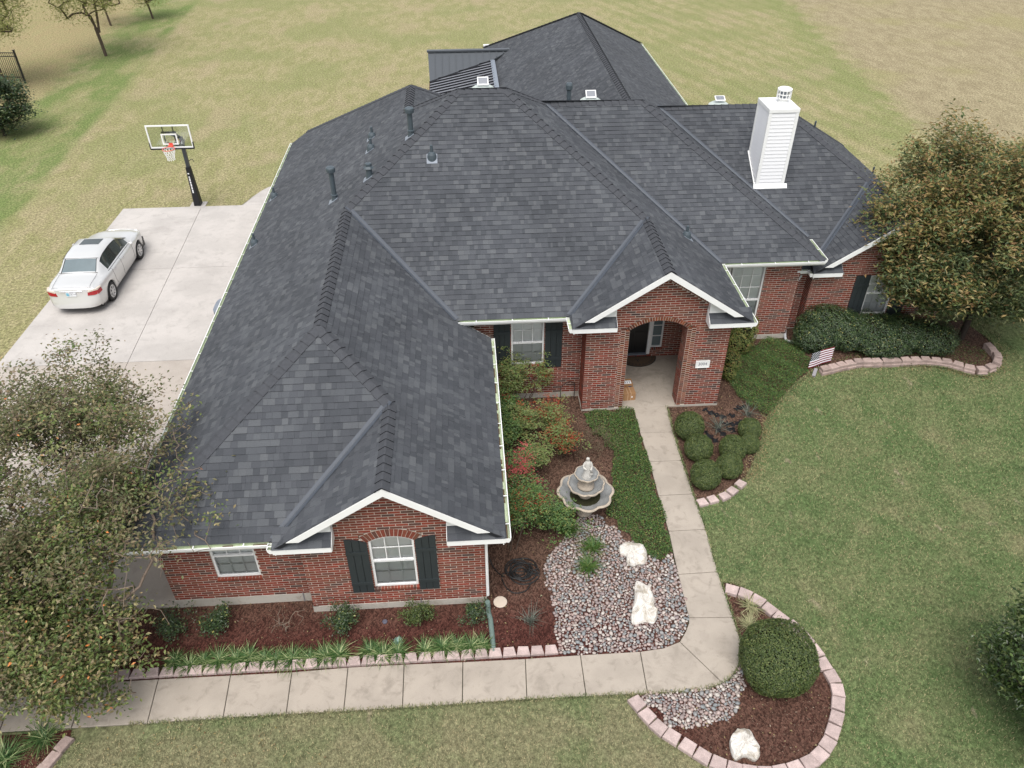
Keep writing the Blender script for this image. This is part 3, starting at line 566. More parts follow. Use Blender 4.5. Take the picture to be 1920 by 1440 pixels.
def shutter(x0, x1, z0, z1, y, curve=0., inner=1):
    """board-and-batten shutter; curve drops its top towards the inner edge (inner=+1: right edge)"""
    def top(x):
        t = (x-x0)/(x1-x0); t = t if inner > 0 else 1-t
        return z1-curve*t*t
    fb = MB(); n = 3; wdt = (x1-x0)/n
    k = 6; fb_x = np.linspace(x0+.01, x1-.01, k+1)
    for i in range(k): fb.hexa([(fb_x[i], y-.012, z0+.01), (fb_x[i+1], y-.012, z0+.01), (fb_x[i+1], y-.001, z0+.01), (fb_x[i], y-.001, z0+.01), (fb_x[i], y-.012, top(fb_x[i])-.01), (fb_x[i+1], y-.012, top(fb_x[i+1])-.01), (fb_x[i+1], y-.001, top(fb_x[i+1])-.01), (fb_x[i], y-.001, top(fb_x[i])-.01)])
    s_ = fb.build('shutter', MT['dark'], house)
    for i in range(n):
        m = MB(); X = np.linspace(x0+i*wdt+.005, x0+(i+1)*wdt-.005, 4); e = random.uniform(0, .003)
        for j in range(3): m.hexa([(X[j], y-.034-e, z0), (X[j+1], y-.034-e, z0), (X[j+1], y-.012, z0), (X[j], y-.012, z0), (X[j], y-.034-e, top(X[j])), (X[j+1], y-.034-e, top(X[j+1])), (X[j+1], y-.012, top(X[j+1])), (X[j], y-.012, top(X[j]))])
        m.build('board', MT['shut'], s_)
    for f in (.18, .76):
        z = z0+(z1-z0)*f; m = MB(); m.box((x0, y-.056, z-.045), (x1, y-.039, z+.045)); m.build('batten', MT['shut'], s_)
window(W1['x0'], W1['x1'], W1['z0'], W1['zs'], yGW, arch=(cx1, Z1, R1), meet=.555)
shutter(U(-3.0), U(-2.505), U(.66), U(2.48), yGW, .12, 1); shutter(U(-1.455), U(-.985), U(.66), U(2.49), yGW, .12, -1)

# ---- recessed wall of the wing
yFW = U(12.10); W5 = (U(-6.12), U(-5.12), U(1.0), U(2.42))
def sp_f(z):
    iv = [(U(-7.27), gx0)]
    if W5[2]-.085 < z < W5[3]: iv = subtract(iv, W5[0]-(.02 if z < W5[2] else 0), W5[1]+(.02 if z < W5[2] else 0))
    return iv
wf = wall('x', yFW, -1, sp_f, U(.29), ze-.02, foundation=[(U(-7.27), gx0)], phase=.07); sill_bricks(wf, W5[0]-.02, W5[1]+.02, W5[2], yFW)
window(*W5, yFW, r_up=2, r_lo=2, meet=.50)
wall('y', gx0, -1, lambda z: [(yGW, yFW)], U(.215), ze+.15, foundation=[(yGW, yFW)])

# ---- main front wall, porch, right wing walls
yAW = U(19.549); W2 = (U(1.19), U(2.19), U(1.33), U(3.02))
def sp_a(z):
    iv = [(U(.09), U(3.35))]
    if W2[2]-.085 < z < W2[3]: iv = subtract(iv, W2[0]-(.02 if z < W2[2] else 0), W2[1]+(.02 if z < W2[2] else 0))
    return iv
wa = wall('x', yAW, -1, sp_a, U(.21), zeA, foundation=[(U(.09), U(3.35))]); sill_bricks(wa, W2[0]-.02, W2[1]+.02, W2[2], yAW)
window(*W2, yAW, r_up=2, r_lo=2, meet=.47); shutter(U(.66), U(1.165), U(1.22), U(2.98), yAW); shutter(U(2.215), U(2.745), U(1.22), U(2.98), yAW)
yPW = U(18.78); px0, px1 = U(3.35), U(7.63); ax0, ax1 = U(4.615), U(6.335); AZS, AZC = U(2.97), U(3.27)
RA, ZA = arch_half(AZS, AZC, (ax1-ax0)/2); acx = (ax0+ax1)/2; AL = .115
def sp_p(z):
    iv = gable_span(px0, px1, xQ, xP, z, .10+BAND, zeA); jw = .115*2
    if z < AZS: iv = subtract(iv, ax0-jw, ax1+jw)
    elif z < AZC+AL:
        h = math.sqrt(max(0, (RA+AL)**2-(z-ZA)**2)); iv = subtract(iv, acx-h, acx+h)
    return iv
wp = wall('x', yPW, -1, sp_p, U(.09), U(5.05), foundation=[(px0, ax0), (ax1, px1)], thick=.10)
rake_bricks(wp, xQ, xP, zeA, yPW, px0, px1)
arch_bricks(wp, acx, ZA, RA, (ax1-ax0)/2+.02, AL, yPW-.008, yPW+.06, MT['rbrick'], wd=.066)
# jamb columns: headers stacked in two columns each side, and the pier returns
for s, e in ((-1, ax0), (1, ax1)):
    m = MB(); mo = MB(); mo.box((min(e, e+s*.23), yPW-.001, U(.02)), (max(e, e+s*.23), yPW+.45, AZS)); mo.build('pier_mortar', MT['mortar'], wp)
    nrow = int((AZS-U(.09))/COURSE)+1
    for c_ in range(2):
        for j in range(nrow):
            a = min(e+s*c_*.115, e+s*(c_+1)*.115)+.005; z = U(.09)+j*COURSE+(.03 if c_ else 0); pr = .006 if c_ == 0 else .003
            m.box((a, yPW-pr-random.uniform(0, .002), z), (a+.105, yPW+.02, z+BRH))
    tag(m.build('pier_brickwork', MT['rbrick'], wp), kind='stuff')
# thickness of the arch head and pier returns
wall('y', ax1+.0012, -1, lambda z: [(yPW+.01, U(19.3))], U(.06), AZS, thick=.12)
wall('y', ax0-.0012, 1, lambda z: [(yPW+.01, U(19.3))], U(.06), AZS, thick=.12)
m = MB()
for i in range(20):
    t0, t1 = [-math.asin((ax1-ax0)/2/RA)+k_*2*math.asin((ax1-ax0)/2/RA)/20 for k_ in (i, i+1)]
    P = [(acx+math.sin(t)*rr, ZA+math.cos(t)*rr) for t, rr in ((t0, RA), (t1, RA), (t1, RA+.25), (t0, RA+.25))]
    m.hexa([(p[0], yPW+.07, p[1]) for p in P]+[(p[0], U(19.3), p[1]) for p in P])
m.build('arch_soffit', MT['mortar'], wp)
wall('y', px0, -1, lambda z: [(yPW, yAW)], U(.09), zeA+.05, foundation=[(yPW, yAW)])
wall('y', px1, 1, lambda z: [(yPW, U(22.33))], U(.09), zeA+.05, foundation=[(yPW, U(22.33))])
b_ = MB(); b_.box((px0+.1, U(19.3), AZS+.05), (px1-.1, U(21.6), AZS+.12)); b_.build('porch_ceiling', MT['soffit'], house)
b_ = MB(); b_.box((ax0-.1, U(19.2), AZC+.02), (ax1+.1, U(19.3), zeA)); b_.build('porch_beam', MT['soffit'], house)
# porch floor and back wall
fl = MB(); fl.prism([(U(4.3), yPW-.02), (U(6.5), yPW-.02), (U(7.5), yPW+.2), (U(7.5), U(21.6)), (U(3.6), U(21.6)), (U(3.6), yPW+.2)], -.1, .05); fl.build('porch_floor', MT['walk'], house)
yDW = U(21.51)
def sp_d(z):
    iv = [(U(3.5), U(7.2))]
    if z < .13: return iv
    if z < .14+2.15: iv = subtract(iv, U(4.86), U(6.02))
    if .36 < z < 2.29: iv = subtract(iv, U(6.02), U(6.43))
    return iv
wd_ = wall('x', yDW, -1, sp_d, .05, zeA); sill_bricks(wd_, U(6.08), U(6.46), .36, yDW)
sd_ = MB(); n_ = 18
for i in range(n_): sd_.box((U(4.86)+i*.062, yDW-.03, .052), (U(4.86)+i*.062+.054, yDW+.02, .115))
tag(sd_.build('threshold_brickwork', MT['brick'], wd_), kind='stuff')
wall('y', U(7.2), -1, lambda z: [(U(19.3), U(21.5))], .05, zeA); 
d = MB(); d.box((U(4.93), yDW+.05, .15), (U(5.92), yDW+.10, 2.2)); door = d.build('door', MT['door'], house)
for (a, b2) in ((.28, .95), (1.08, 2.05)):
    for (xa, xb) in ((U(5.02), U(5.38)), (U(5.47), U(5.83))):
        m = MB(); m.box((xa, yDW+.035, a), (xb, yDW+.052, b2)); m.build('door_panel', MT['door'], door)
m = MB(); m.tube([(U(5.03), yDW+.05, 1.05), (U(5.03), yDW-.01, 1.05)], .025, 8); m.build('door_knob', MT['chrome'], door)
m = MB(); m.box((U(5.92), yDW-.03, .14), (U(6.03), yDW+.09, 2.27)); m.box((U(4.85), yDW-.02, .14), (U(4.93), yDW+.09, 2.27)); m.box((U(4.85), yDW-.02, 2.2), (U(6.03), yDW+.09, 2.28)); m.build('door_frame', MT['white'], house)
m = MB(); m.box((U(4.93), yDW-.04, .118), (U(5.92), yDW+.09, .148)); m.build('door_sill', MT['lead'], house)
f_ = MB(); x0, x1 = U(6.035), U(6.425)
f_.box((x0, yDW+.01, .37), (x0+.04, yDW+.07, 2.28)); f_.box((x1-.04, yDW+.01, .37), (x1, yDW+.07, 2.28)); f_.box((x0+.04, yDW+.01, .37), (x1-.04, yDW+.07, .41)); f_.box((x0+.04, yDW+.01, 2.24), (x1-.04, yDW+.07, 2.28))
for i in range(1, 5): f_.box((x0+.04, yDW+.02, .39+i*.375), (x1-.04, yDW+.05, .41+i*.375))
sw = f_.build('sidelight', MT['frame'], house); m = MB(); m.add([(x0, yDW+.055, .38), (x1, yDW+.055, .38), (x1, yDW+.055, 2.27), (x0, yDW+.055, 2.27)], [(0, 1, 2, 3)]); m.build('pane', MT['rearglass'], sw)
# right-hand front wall with the tall paired window
yBW = U(22.333); W3a = (U(7.72), U(8.68), U(.94), U(3.05)); W3 = (U(8.74), U(9.86), U(.94), U(3.05))
def sp_b(z):
    iv = [(px1, U(11.06))]
    if W3[2]-.085 < z < W3[3]: iv = subtract(iv, W3a[0], W3[1]+(.02 if z < W3[2] else 0))
    return iv
wb = wall('x', yBW, -1, sp_b, U(.2), zeA, foundation=[(px1, U(11.06))]); sill_bricks(wb, W3a[0], W3[1]+.02, W3[2], yBW)
window(*W3a, yBW, r_up=3, r_lo=2, meet=.32); window(*W3, yBW, r_up=3, r_lo=2, meet=.32)
wall('y', U(11.06), 1, lambda z: [(yBW, U(22.92))], U(.2), zeA, foundation=[(yBW, U(22.92))])
yCW, yKW = U(22.92), U(22.52); kx0, kx1 = U(11.62), U(16.5)
wall('x', yCW, -1, lambda z: [(U(11.06), kx0)], U(.05), ze+.2, foundation=[(U(11.06), kx0)])
wall('y', kx0, -1, lambda z: [(yKW, yCW)], U(.2), ze+.3)
W4 = (U(13.67), U(14.59), U(.74), U(2.30))
def sp_k(z):
    iv = gable_span(kx0, kx1, xK, xC, z, .10+BAND, ze)
    if W4[2]-.085 < z < W4[3]: iv = subtract(iv, W4[0], W4[1])
    return iv
wk = wall('x', yKW, -1, sp_k, U(.1), U(4.45), foundation=[(kx0, kx1)]); rake_bricks(wk, xK, xC, ze, yKW, kx0, kx1); sill_bricks(wk, W4[0]-.02, W4[1]+.02, W4[2], yKW)
window(*W4, yKW, r_up=2, r_lo=2, meet=.54); shutter(U(13.14), U(13.655), U(.64), U(2.34), yKW); shutter(U(14.6), U(15.12), U(.64), U(2.34), yKW)
wall('y', gx1-.003, 1, lambda z: [(yGW+.012, yAW-.01)], U(.215), ze+.10, foundation=[(yGW+.03, yAW-.02)])
wall('y', U(-7.27)+.003, -1, lambda z: [(yFW+.012, U(35.2))], U(.29), ze+.02, foundation=[(yFW+.03, U(35.2))])
# plain walls the photograph does not show
m = MB()
m.box((U(-7.2), U(35.1), 0), (U(3.), U(35.2), U(3.0))); m.box((U(3.), U(33.0), 0), (U(16.5), U(33.1), U(2.6)))
m.box((kx1-.1, yKW+.1, 0), (kx1, U(33.1), ze)); m.box((U(1.9), U(33.2), 0), (U(2.), U(50.6), U(2.6))); m.box((U(10.8), U(33.2), 0), (U(10.9), U(50.6), U(2.6))); m.box((U(2.), U(50.5), 0), (U(10.8), U(50.6), U(2.6)))
m.build('side_wall', MT['bwall'], house)

# ================================================================== ROOF
G = math.sqrt(1+T*T); CT, STN = 1/G, T/G
g_, q_, k_ = (xE-xG)/2, (xP-xQ)/2, (xC-xK)/2; wv = (xE-xW)/2; zr = ze+T*wv; dz = zeA-ze
V2 = (xW+wv, yF+wv); V3 = (xW+wv, yA+(zr-zeA)/T); V4 = (xE-g_, yF+g_); V8 = (xE-dz/T, yA); V15 = (xP-q_, yA+q_)
V16 = (xW+(zA-ze)/T, yA+(zA-zeA)/T); V17 = (xP-(zA-zeA)/T, V16[1]); V18 = (xB-(zB-zeA)/T, yBk+(zB-zeA)/T); V19 = (xP-(zB-zeA)/T, V18[1])
V20 = (xC-(zC-ze)/T, yC+(zC-ze)/T); V21 = (xC-k_, yC+k_); VB = (xB-(zC-zeA)/T, V20[1]); VBv = (xB, yC+dz/T)
xg = U(-1.88); zg = ze+T*(xg-xW); Gh = (xg, V16[1]+(V16[0]-xg)); Gb = (xg, U(30.42)); Gl = (U(-6.94), U(35.48)); yGb = U(35.48)
xDw, xDe, xDr = U(1.5), U(11.3), U(6.4); zD = ze+T*(xDr-xDw); yD0 = V20[1]+(zC-zD)/T; yDp = U(44.5)
# plane: eave direction e, upslope horizontal n, z = z0 + T*(p.n - n0)
PL = {
 'west': ((0, 1), (1, 0), ze, xW, [(xW, yF), V2, V3, V16, Gh, Gb, Gl, (xW, yGb)]),
 'wing_front': ((1, 0), (0, 1), ze, yF, [(xW, yF), (xG, yF), V4, V2]),
 'gable_left': ((0, 1), (1, 0), ze, xG, [(xG, yG), (xG, yF), V4, (V4[0], yG)]),
 'wing_east': ((0, 1), (-1, 0), ze, -xE, [(xE, yG), (V4[0], yG), V4, V2, V3, V8, (xE, yA)]),
 'main_front': ((1, 0), (0, 1), zeA, yA, [V8, (xQ, yA), V15, V17, V16, V3]),
 'porch_left': ((0, 1), (1, 0), zeA, xQ, [(xQ, yP), (xQ, yA), V15, (V15[0], yP)]),
 'main_east': ((0, 1), (-1, 0), zeA, -xP, [(xP, yP), (V15[0], yP), V15, V17, V19, (xP, yBk)]),
 'right_front': ((1, 0), (0, 1), zeA, yBk, [(xP, yBk), (xB, yBk), V18, V19]),
 'right_east': ((0, 1), (-1, 0), zeA, -xB, [(xB, yBk), V18, VB, VBv]),
 'far_front': ((1, 0), (0, 1), ze, yC, [(U(11.05), yC), (xK, yC), V21, V20, VB, VBv, (U(11.05), yC+U(.5))]),
 'far_gable_left': ((0, 1), (1, 0), ze, xK, [(xK, yK), (xK, yC), V21, (V21[0], yK)]),
 'far_east': ((0, 1), (-1, 0), ze, -xC, [(xC, yK), (V21[0], yK), V21, V20, (xC, V20[1]+(xC-V20[0]))]),
 'back': ((1, 0), (0, -1), ze, -(V20[1]+(zC-ze)/T), [Gh, V16, V17, V19, V18, VB, V20, (xC, V20[1]+(zC-ze)/T), (U(4.0), V20[1]+(zC-ze)/T)]),
 'garage_east': ((0, 1), (-1, 0), zg, -xg, [Gh, Gb, (xg+(Gb[0]-Gl[0]), yGb), (U(4.), yGb), (U(4.), U(33.4))]),
 'garage_back': ((1, 0), (0, -1), zg, -Gb[1], [Gb, Gl, (xg+(Gb[0]-Gl[0]), yGb)]),
 'rear_west': ((0, 1), (1, 0), ze, xDw, [(xDw, V20[1]+(zC-ze)/T), (xDr, yD0), (xDr, yDp), (xDw, U(51.0))]),
 'rear_east': ((0, 1), (-1, 0), ze, -xDe, [(xDe, V20[1]+(zC-ze)/T), (xDr, yD0), (xDr, yDp), (xDe, U(51.2))]),
}
def pz(name, p):
    e, n, z0, n0, _ = PL[name]; return z0+T*(p[0]*n[0]+p[1]*n[1]-n0)
def P3(name, p, h=0.): 
    e, n, z0, n0, _ = PL[name]; N = np.array([-T*n[0], -T*n[1], 1])/G
    return np.array([p[0], p[1], pz(name, p)])+N*h
# roof deck: one slab under the shingles
dk = MB()
for nm, (e, n, z0, n0, poly) in PL.items():
    P = ccw(poly); top = [P3(nm, p, -.004) for p in P]; bot = [P3(nm, p, -.07) for p in P]; k = len(P)
    dk.add(top+bot, [tuple(range(k)), tuple(range(k, 2*k))[::-1]]+[(i, (i+1) % k, (i+1) % k+k, i+k) for i in range(k)])
rb = np.array([P3('rear_west', (xDw, U(51)), -.004), P3('rear_east', (xDe, U(51.2)), -.004), P3('rear_west', (xDr, yDp), -.004)]); dk.add(list(rb), [(0, 1, 2)])
roof = dk.build('roof', MT['deck'], house)
# shingles: every tab its own wedge
EXP = .146
def cuts(poly2, v):
    xs = []; n = len(poly2)
    for i in range(n):
        (u0, v0), (u1, v1) = poly2[i], poly2[(i+1) % n]
        if (v0 <= v) != (v1 <= v): xs.append(u0+(u1-u0)*(v-v0)/(v1-v0))
    return (min(xs), max(xs)) if len(xs) >= 2 else None
tabs = []                                     # (plane, eight corners)
for nm, (e, n, z0, n0, poly) in PL.items():
    e3 = np.array([e[0], e[1], 0.]); up3 = np.array([n[0], n[1], T])/G; N = np.array([-T*n[0], -T*n[1], 1])/G; base0 = np.array([n[0]*n0, n[1]*n0, z0])
    p2 = [(p[0]*e[0]+p[1]*e[1], (p[0]*n[0]+p[1]*n[1]-n0)*G) for p in poly]; vmin, vmax = min(p[1] for p in p2), max(p[1] for p in p2)
    nrow = int(math.ceil((vmax-vmin)/EXP)); over = .018
    for r in range(nrow):
        v0, v1 = vmin+r*EXP, min(vmin+(r+1)*EXP, vmax); a, b2 = cuts(p2, v0+1e-4), cuts(p2, v1-1e-4)
        if not a or not b2: continue
        lo0, hi0, lo1, hi1 = a[0], a[1], b2[0], b2[1]; L = max(hi0, hi1)-min(lo0, lo1); s = min(lo0, lo1)-random.random()*.3; cutsx = []
        while s < max(hi0, hi1): cutsx.append(s); s += random.choice((.07, .10, .13, .15, .18, .24))*random.uniform(.9, 1.1)
        cutsx.append(s)
        for i in range(len(cutsx)-1):
            ua, ub = cutsx[i], cutsx[i+1]
            q = [max(ua, lo0), min(ub, hi0), min(ub, hi1), max(ua, lo1)]
            if q[1]-q[0] < .004 and q[2]-q[3] < .004: continue
            if q[1] < q[0]: q[0] = q[1] = (min(max((q[2]+q[3])/2, lo0), hi0))
            if q[2] < q[3]: q[2] = q[3] = (min(max((q[0]+q[1])/2, lo1), hi1))
            h0 = random.choice((.012, .013, .018, .020)); gp = .0008; vlo = v0-(over if r == 0 else 0)
            f = lambda u, v, h: base0+e3*u+up3*v+N*h
            tabs.append((nm, [f(q[0]+gp, vlo, 0), f(q[1]-gp, vlo, 0), f(q[2]-gp, v1, 0), f(q[3]+gp, v1, 0), f(q[0]+gp, vlo, h0), f(q[1]-gp, vlo, h0), f(q[2]-gp, v1+.004, .0035), f(q[3]+gp, v1+.004, .0035)]))
TF = np.array([[4, 5, 6, 7], [0, 1, 5, 4], [1, 2, 6, 5], [3, 0, 4, 7]])
def flipfix(C):  # keep the top face pointing up
    C = np.array(C); n = np.cross(C[5]-C[4], C[7]-C[4]); 
    return C if n[2] > 0 else C[[1, 0, 3, 2, 5, 4, 7, 6]]
near = [t for t in tabs if t[0] == 'wing_front']; near.sort(key=lambda t: t[1][0][2]); pick = set(id(t) for t in near[:300])
VV, FF, k = [], [], 0
for t in tabs:
    C = flipfix(t[1])
    if id(t) in pick: place('shingle', C, [TF], [MT['shingle'], MT['deck']], roof, mi=[0, 1, 0, 0])
    else: VV.append(C); FF.append(TF+k); k += 8
tag(place('shingle_courses', np.concatenate(VV), [np.concatenate(FF)], [MT['shingle'], MT['deck']], roof, mi=np.tile([0, 1, 0, 0], len(FF))), kind='stuff')
print('shingle tabs', len(tabs))

# ridge and hip caps
def caps(p, q, a, b_, pitch=.235, wdt=.15):
    """p low end, q high end (plan points on both planes a and b)"""
    p3, q3 = P3(a, p), P3(a, q); d = q3-p3; L = np.linalg.norm(d); d /= L
    Na, Nb = [np.array([-T*PL[x][1][0], -T*PL[x][1][1], 1])/G for x in (a, b_)]
    sa = np.cross(d, Na); sb = np.cross(d, Nb); up = (Na+Nb)/np.linalg.norm(Na+Nb)
    da = np.array([PL[a][1][0], PL[a][1][1], T])/G; db = np.array([PL[b_][1][0], PL[b_][1][1], T])/G
    sa = sa if sa@da < 0 else -sa; sb = sb if sb@db < 0 else -sb
    le, th, hl, hh = pitch+.05, .014, .036, .012
    def sect(t, h): return [d*t+sa*wdt+Na*h, d*t+up*(h+.010)+sa*.02, d*t+up*(h+.010)+sb*.02, d*t+sb*wdt+Nb*h]
    V = sect(0, hl)+sect(le, hh)+[v-up*.026 for v in sect(0, hl)]
    F = [(0, 1, 5, 4), (1, 2, 6, 5), (2, 3, 7, 6), (8, 9, 1, 0), (9, 10, 2, 1), (10, 11, 3, 2), (0, 4, 8), (3, 11, 7)]
    c0 = np.array(V); nn = np.cross(c0[1]-c0[0], c0[4]-c0[0])
    if nn[2] < 0: F = [f[::-1] for f in F]
    me = bpy.data.meshes.new('ridge_cap'); me.from_pydata([tuple(v) for v in V], [], F); me.materials.append(MT['cap']); me.materials.append(MT['deck']); me.polygons.foreach_set('material_index', [0, 0, 0, 1, 1, 1, 0, 0])  # low end faces black: asphalt edge, also painted as the cap's shadow line
    n = max(1, int(round(L/pitch)))
    for i in range(n): inst('ridge_cap', me, p3+d*(i*L/n-.02), roof)
caps((xW, yF), V2, 'west', 'wing_front'); caps(V4, V2, 'wing_front', 'wing_east'); caps(V2, V3, 'west', 'wing_east'); caps((V4[0], yG), V4, 'gable_left', 'wing_east')
caps(V3, V16, 'west', 'main_front'); caps(V15, V17, 'main_front', 'main_east'); caps(V16, V17, 'main_front', 'back'); caps(Gh, V16, 'west', 'back'); caps(V19, V17, 'main_east', 'back')
caps((V15[0], yP), V15, 'porch_left', 'main_east'); caps(V19, V18, 'right_front', 'back'); caps((xB, yBk), V18, 'right_front', 'right_east'); caps(VB, V18, 'right_east', 'back')
caps(VB, V20, 'far_front', 'back'); caps(V21, V20, 'far_front', 'far_east'); caps((V21[0], yK), V21, 'far_gable_left', 'far_east'); caps((xC, V20[1]+xC-V20[0]), V20, 'far_east', 'back')
caps(Gh, Gb, 'west', 'garage_east'); caps(Gl, Gb, 'west', 'garage_back'); caps((xg+(Gb[0]-Gl[0]), yGb), Gb, 'garage_east', 'garage_back'); caps((xDr, yD0), (xDr, yDp), 'rear_west', 'rear_east')
for (c, s, nm) in (((xDw, U(51)), 1, 'rear_west'), ((xDe, U(51.2)), -1, 'rear_east')):
    m = MB(); p, q = P3(nm, c, .02), P3(nm, (xDr, yDp), .02); n = 26
    for i in range(n): a = p+(q-p)*i/n; b2 = p+(q-p)*(i+1)/n; m.bar(a+[0, 0, .02], b2+[0, 0, .0], .22, .03)
    m.build('hip_cap_run', MT['cap'], roof)
# open valleys with raised metal
def valley(p, q, a, b_, start=0., wdt=.068):
    p3, q3 = P3(a, p), P3(a, q); d = (q3-p3)/np.linalg.norm(q3-p3); q3 = q3+d*.03
    Na, Nb = [np.array([-T*PL[x][1][0], -T*PL[x][1][1], 1])/G for x in (a, b_)]
    da = np.array([PL[a][1][0], PL[a][1][1], T])/G; db = np.array([PL[b_][1][0], PL[b_][1][1], T])/G
    sa = np.cross(d, Na); sb = np.cross(d, Nb); sa = sa if sa@da > 0 else -sa; sb = sb if sb@db > 0 else -sb; up = (Na+Nb)/np.linalg.norm(Na+Nb)
    m = MB(); prof = [sa*wdt*1.5+Na*.022, sa*wdt*.75+Na*.030, sa*.030+Na*.026, up*.052, sb*.030+Nb*.026, sb*wdt*.75+Nb*.030, sb*wdt*1.5+Nb*.022]
    V = [p3+v for v in prof]+[q3+v for v in prof]; m.add(V, [(i, i+1, i+8, i+7) for i in range(6)])
    m.build('valley_flashing', MT['flash'], roof)
valley(V8, V3, 'wing_east', 'main_front'); valley((xG, yF), V4, 'wing_front', 'gable_left'); valley((xQ, yA), V15, 'main_front', 'porch_left'); valley((xP, yBk), V19, 'main_east', 'right_front')
valley(VBv, VB, 'right_east', 'far_front'); valley((xK, yC), V21, 'far_front', 'far_gable_left')

# ---- gutters (open troughs with hangers), fascias, soffits
def gutter(p, q, z, out, litter=False, ends=(1, 1)):
    p, q = np.array([*p, z]), np.array([*q, z]); d = (q-p)/np.linalg.norm(q-p); o = np.array([*out, 0.]); L = np.linalg.norm(q-p)
    prof = [(0.0, .0), (0.0, -.11), (.10, -.12), (.135, -.06), (.145, .006), (.126, .006), (.118, -.05), (.09, -.09), (.012, -.085), (.012, 0)]
    m = MB(); n = len(prof); V = [p+o*a+np.array([0, 0, b_]) for a, b_ in prof]+[q+o*a+np.array([0, 0, b_]) for a, b_ in prof]
    for i in range(n): m.add([V[i], V[(i+1) % n], V[(i+1) % n+n], V[i+n]], [(0, 1, 2, 3)], 0 if i in (0, 1, 2, 3, 4, 9) else 1)
    for k2, V_ in ((0, V[:n]), (1, V[n:])):
        if ends[k2]: m.add([V_[0], V_[1], V_[2], V_[3], V_[4]], [(0, 1, 2, 3, 4)], 0)
    gt = m.build('gutter', [MT['white'], MT['gutin']], house)
    k2 = max(1, int(L/.75))
    for i in range(k2):
        c = p+d*(i+.5)*L/k2; h = MB(); h.bar(c+o*.005+[0, 0, -.004], c+o*.13+[0, 0, -.002], .024, .006); h.build('hanger', MT['white'], gt)
    if litter:
        h = MB(); t = random.random()*.3
        while t < L-.3:
            ln = random.uniform(.1, .5)
            if random.random() < .6: h.bar(p+d*t+o*.06+[0, 0, -.072], p+d*min(L-.05, t+ln)+o*.06+[0, 0, -.066], .05, .02)
            t += ln+random.uniform(.02, .4)
        if h.v: tag(h.build('gutter_litter', MT['litter'], gt), kind='stuff')
    f = MB(); ins = p-o*.006; ine = q-o*.006; f.bar(ins+[0, 0, -.09], ine+[0, 0, -.09], .02, .17) if abs(d[2]) < 1 else None
    f.build('fascia', MT['white'], gt); return gt
GZ = -.012
gutter((xW+.03, yF+.02), (xW+.03, yGb), ze+GZ, (-1, 0)); gutter((xW, yF+.03), (xG-.10, yF+.03), ze+GZ, (0, -1), True); gutter((xG+.03, yF-.05), (xG+.03, yG+.02), ze+GZ, (-1, 0), True)
gutter((xE-.03, yG), (xE-.03, yA-.02), ze+GZ, (1, 0), True); gutter((V8[0]+.05, yA+.03), (xQ-.1, yA+.03), zeA+GZ, (0, -1)); gutter((xQ+.03, yP+.02), (xQ+.03, yA-.05), zeA+GZ, (-1, 0), True)
gutter((xP-.03, yP), (xP-.03, yBk-.02), zeA+GZ, (1, 0)); gutter((xP+.12, yBk+.03), (xB, yBk+.03), zeA+GZ, (0, -1)); gutter((xB-.03, yBk+.02), (xB-.03, VBv[1]-.1), zeA+GZ, (1, 0))
gutter((U(10.95), yC+.03), (xK-.08, yC+.03), ze+GZ, (0, -1), True); gutter((xK+.03, yK+.02), (xK+.03, yC-.05), ze+GZ, (-1, 0), True); gutter((xDe-.03, U(34)), (xDe-.03, U(51.2)), ze+GZ, (1, 0))
m = MB(); m.box((xDw+.1, U(50.9), ze-.1), (xDe-.1, U(51), ze+.02)); m.box((xDw-.02, U(50.95), ze-.08), (xDw+.35, U(51.15), ze+.14)); m.build('rear_fascia', MT['white'], house)
sf = MB()   # soffits close the eaves
for a, b_ in (((xW+.04, yF+.04, 0), (U(-7.2), U(35.2), 0)), ((U(-7.2), yF+.04, 0), (xG, yFW, 0)), ((gx1-.05, yG+.3, 0), (xE-.04, yA, 0)), ((xK+.04, yC+.04, 0), (U(11.7), yCW, 0))):
    sf.box((a[0], a[1], ze-.15), (b_[0], b_[1], ze-.13))
for a, b_ in (((V8[0]+.05, yA+.04, 0), (xQ, yAW, 0)), ((px1-.05, yP+.3, 0), (xP-.04, yBk, 0)), ((xP-.04, yBk+.04, 0), (xB-.05, yBW, 0)), ((U(11.0), yBk+.04, 0), (xB-.04, VBv[1], 0))):
    sf.box((a[0], a[1], zeA-.15), (b_[0], b_[1], zeA-.13))
sf.build('soffit', MT['soffit'], house)

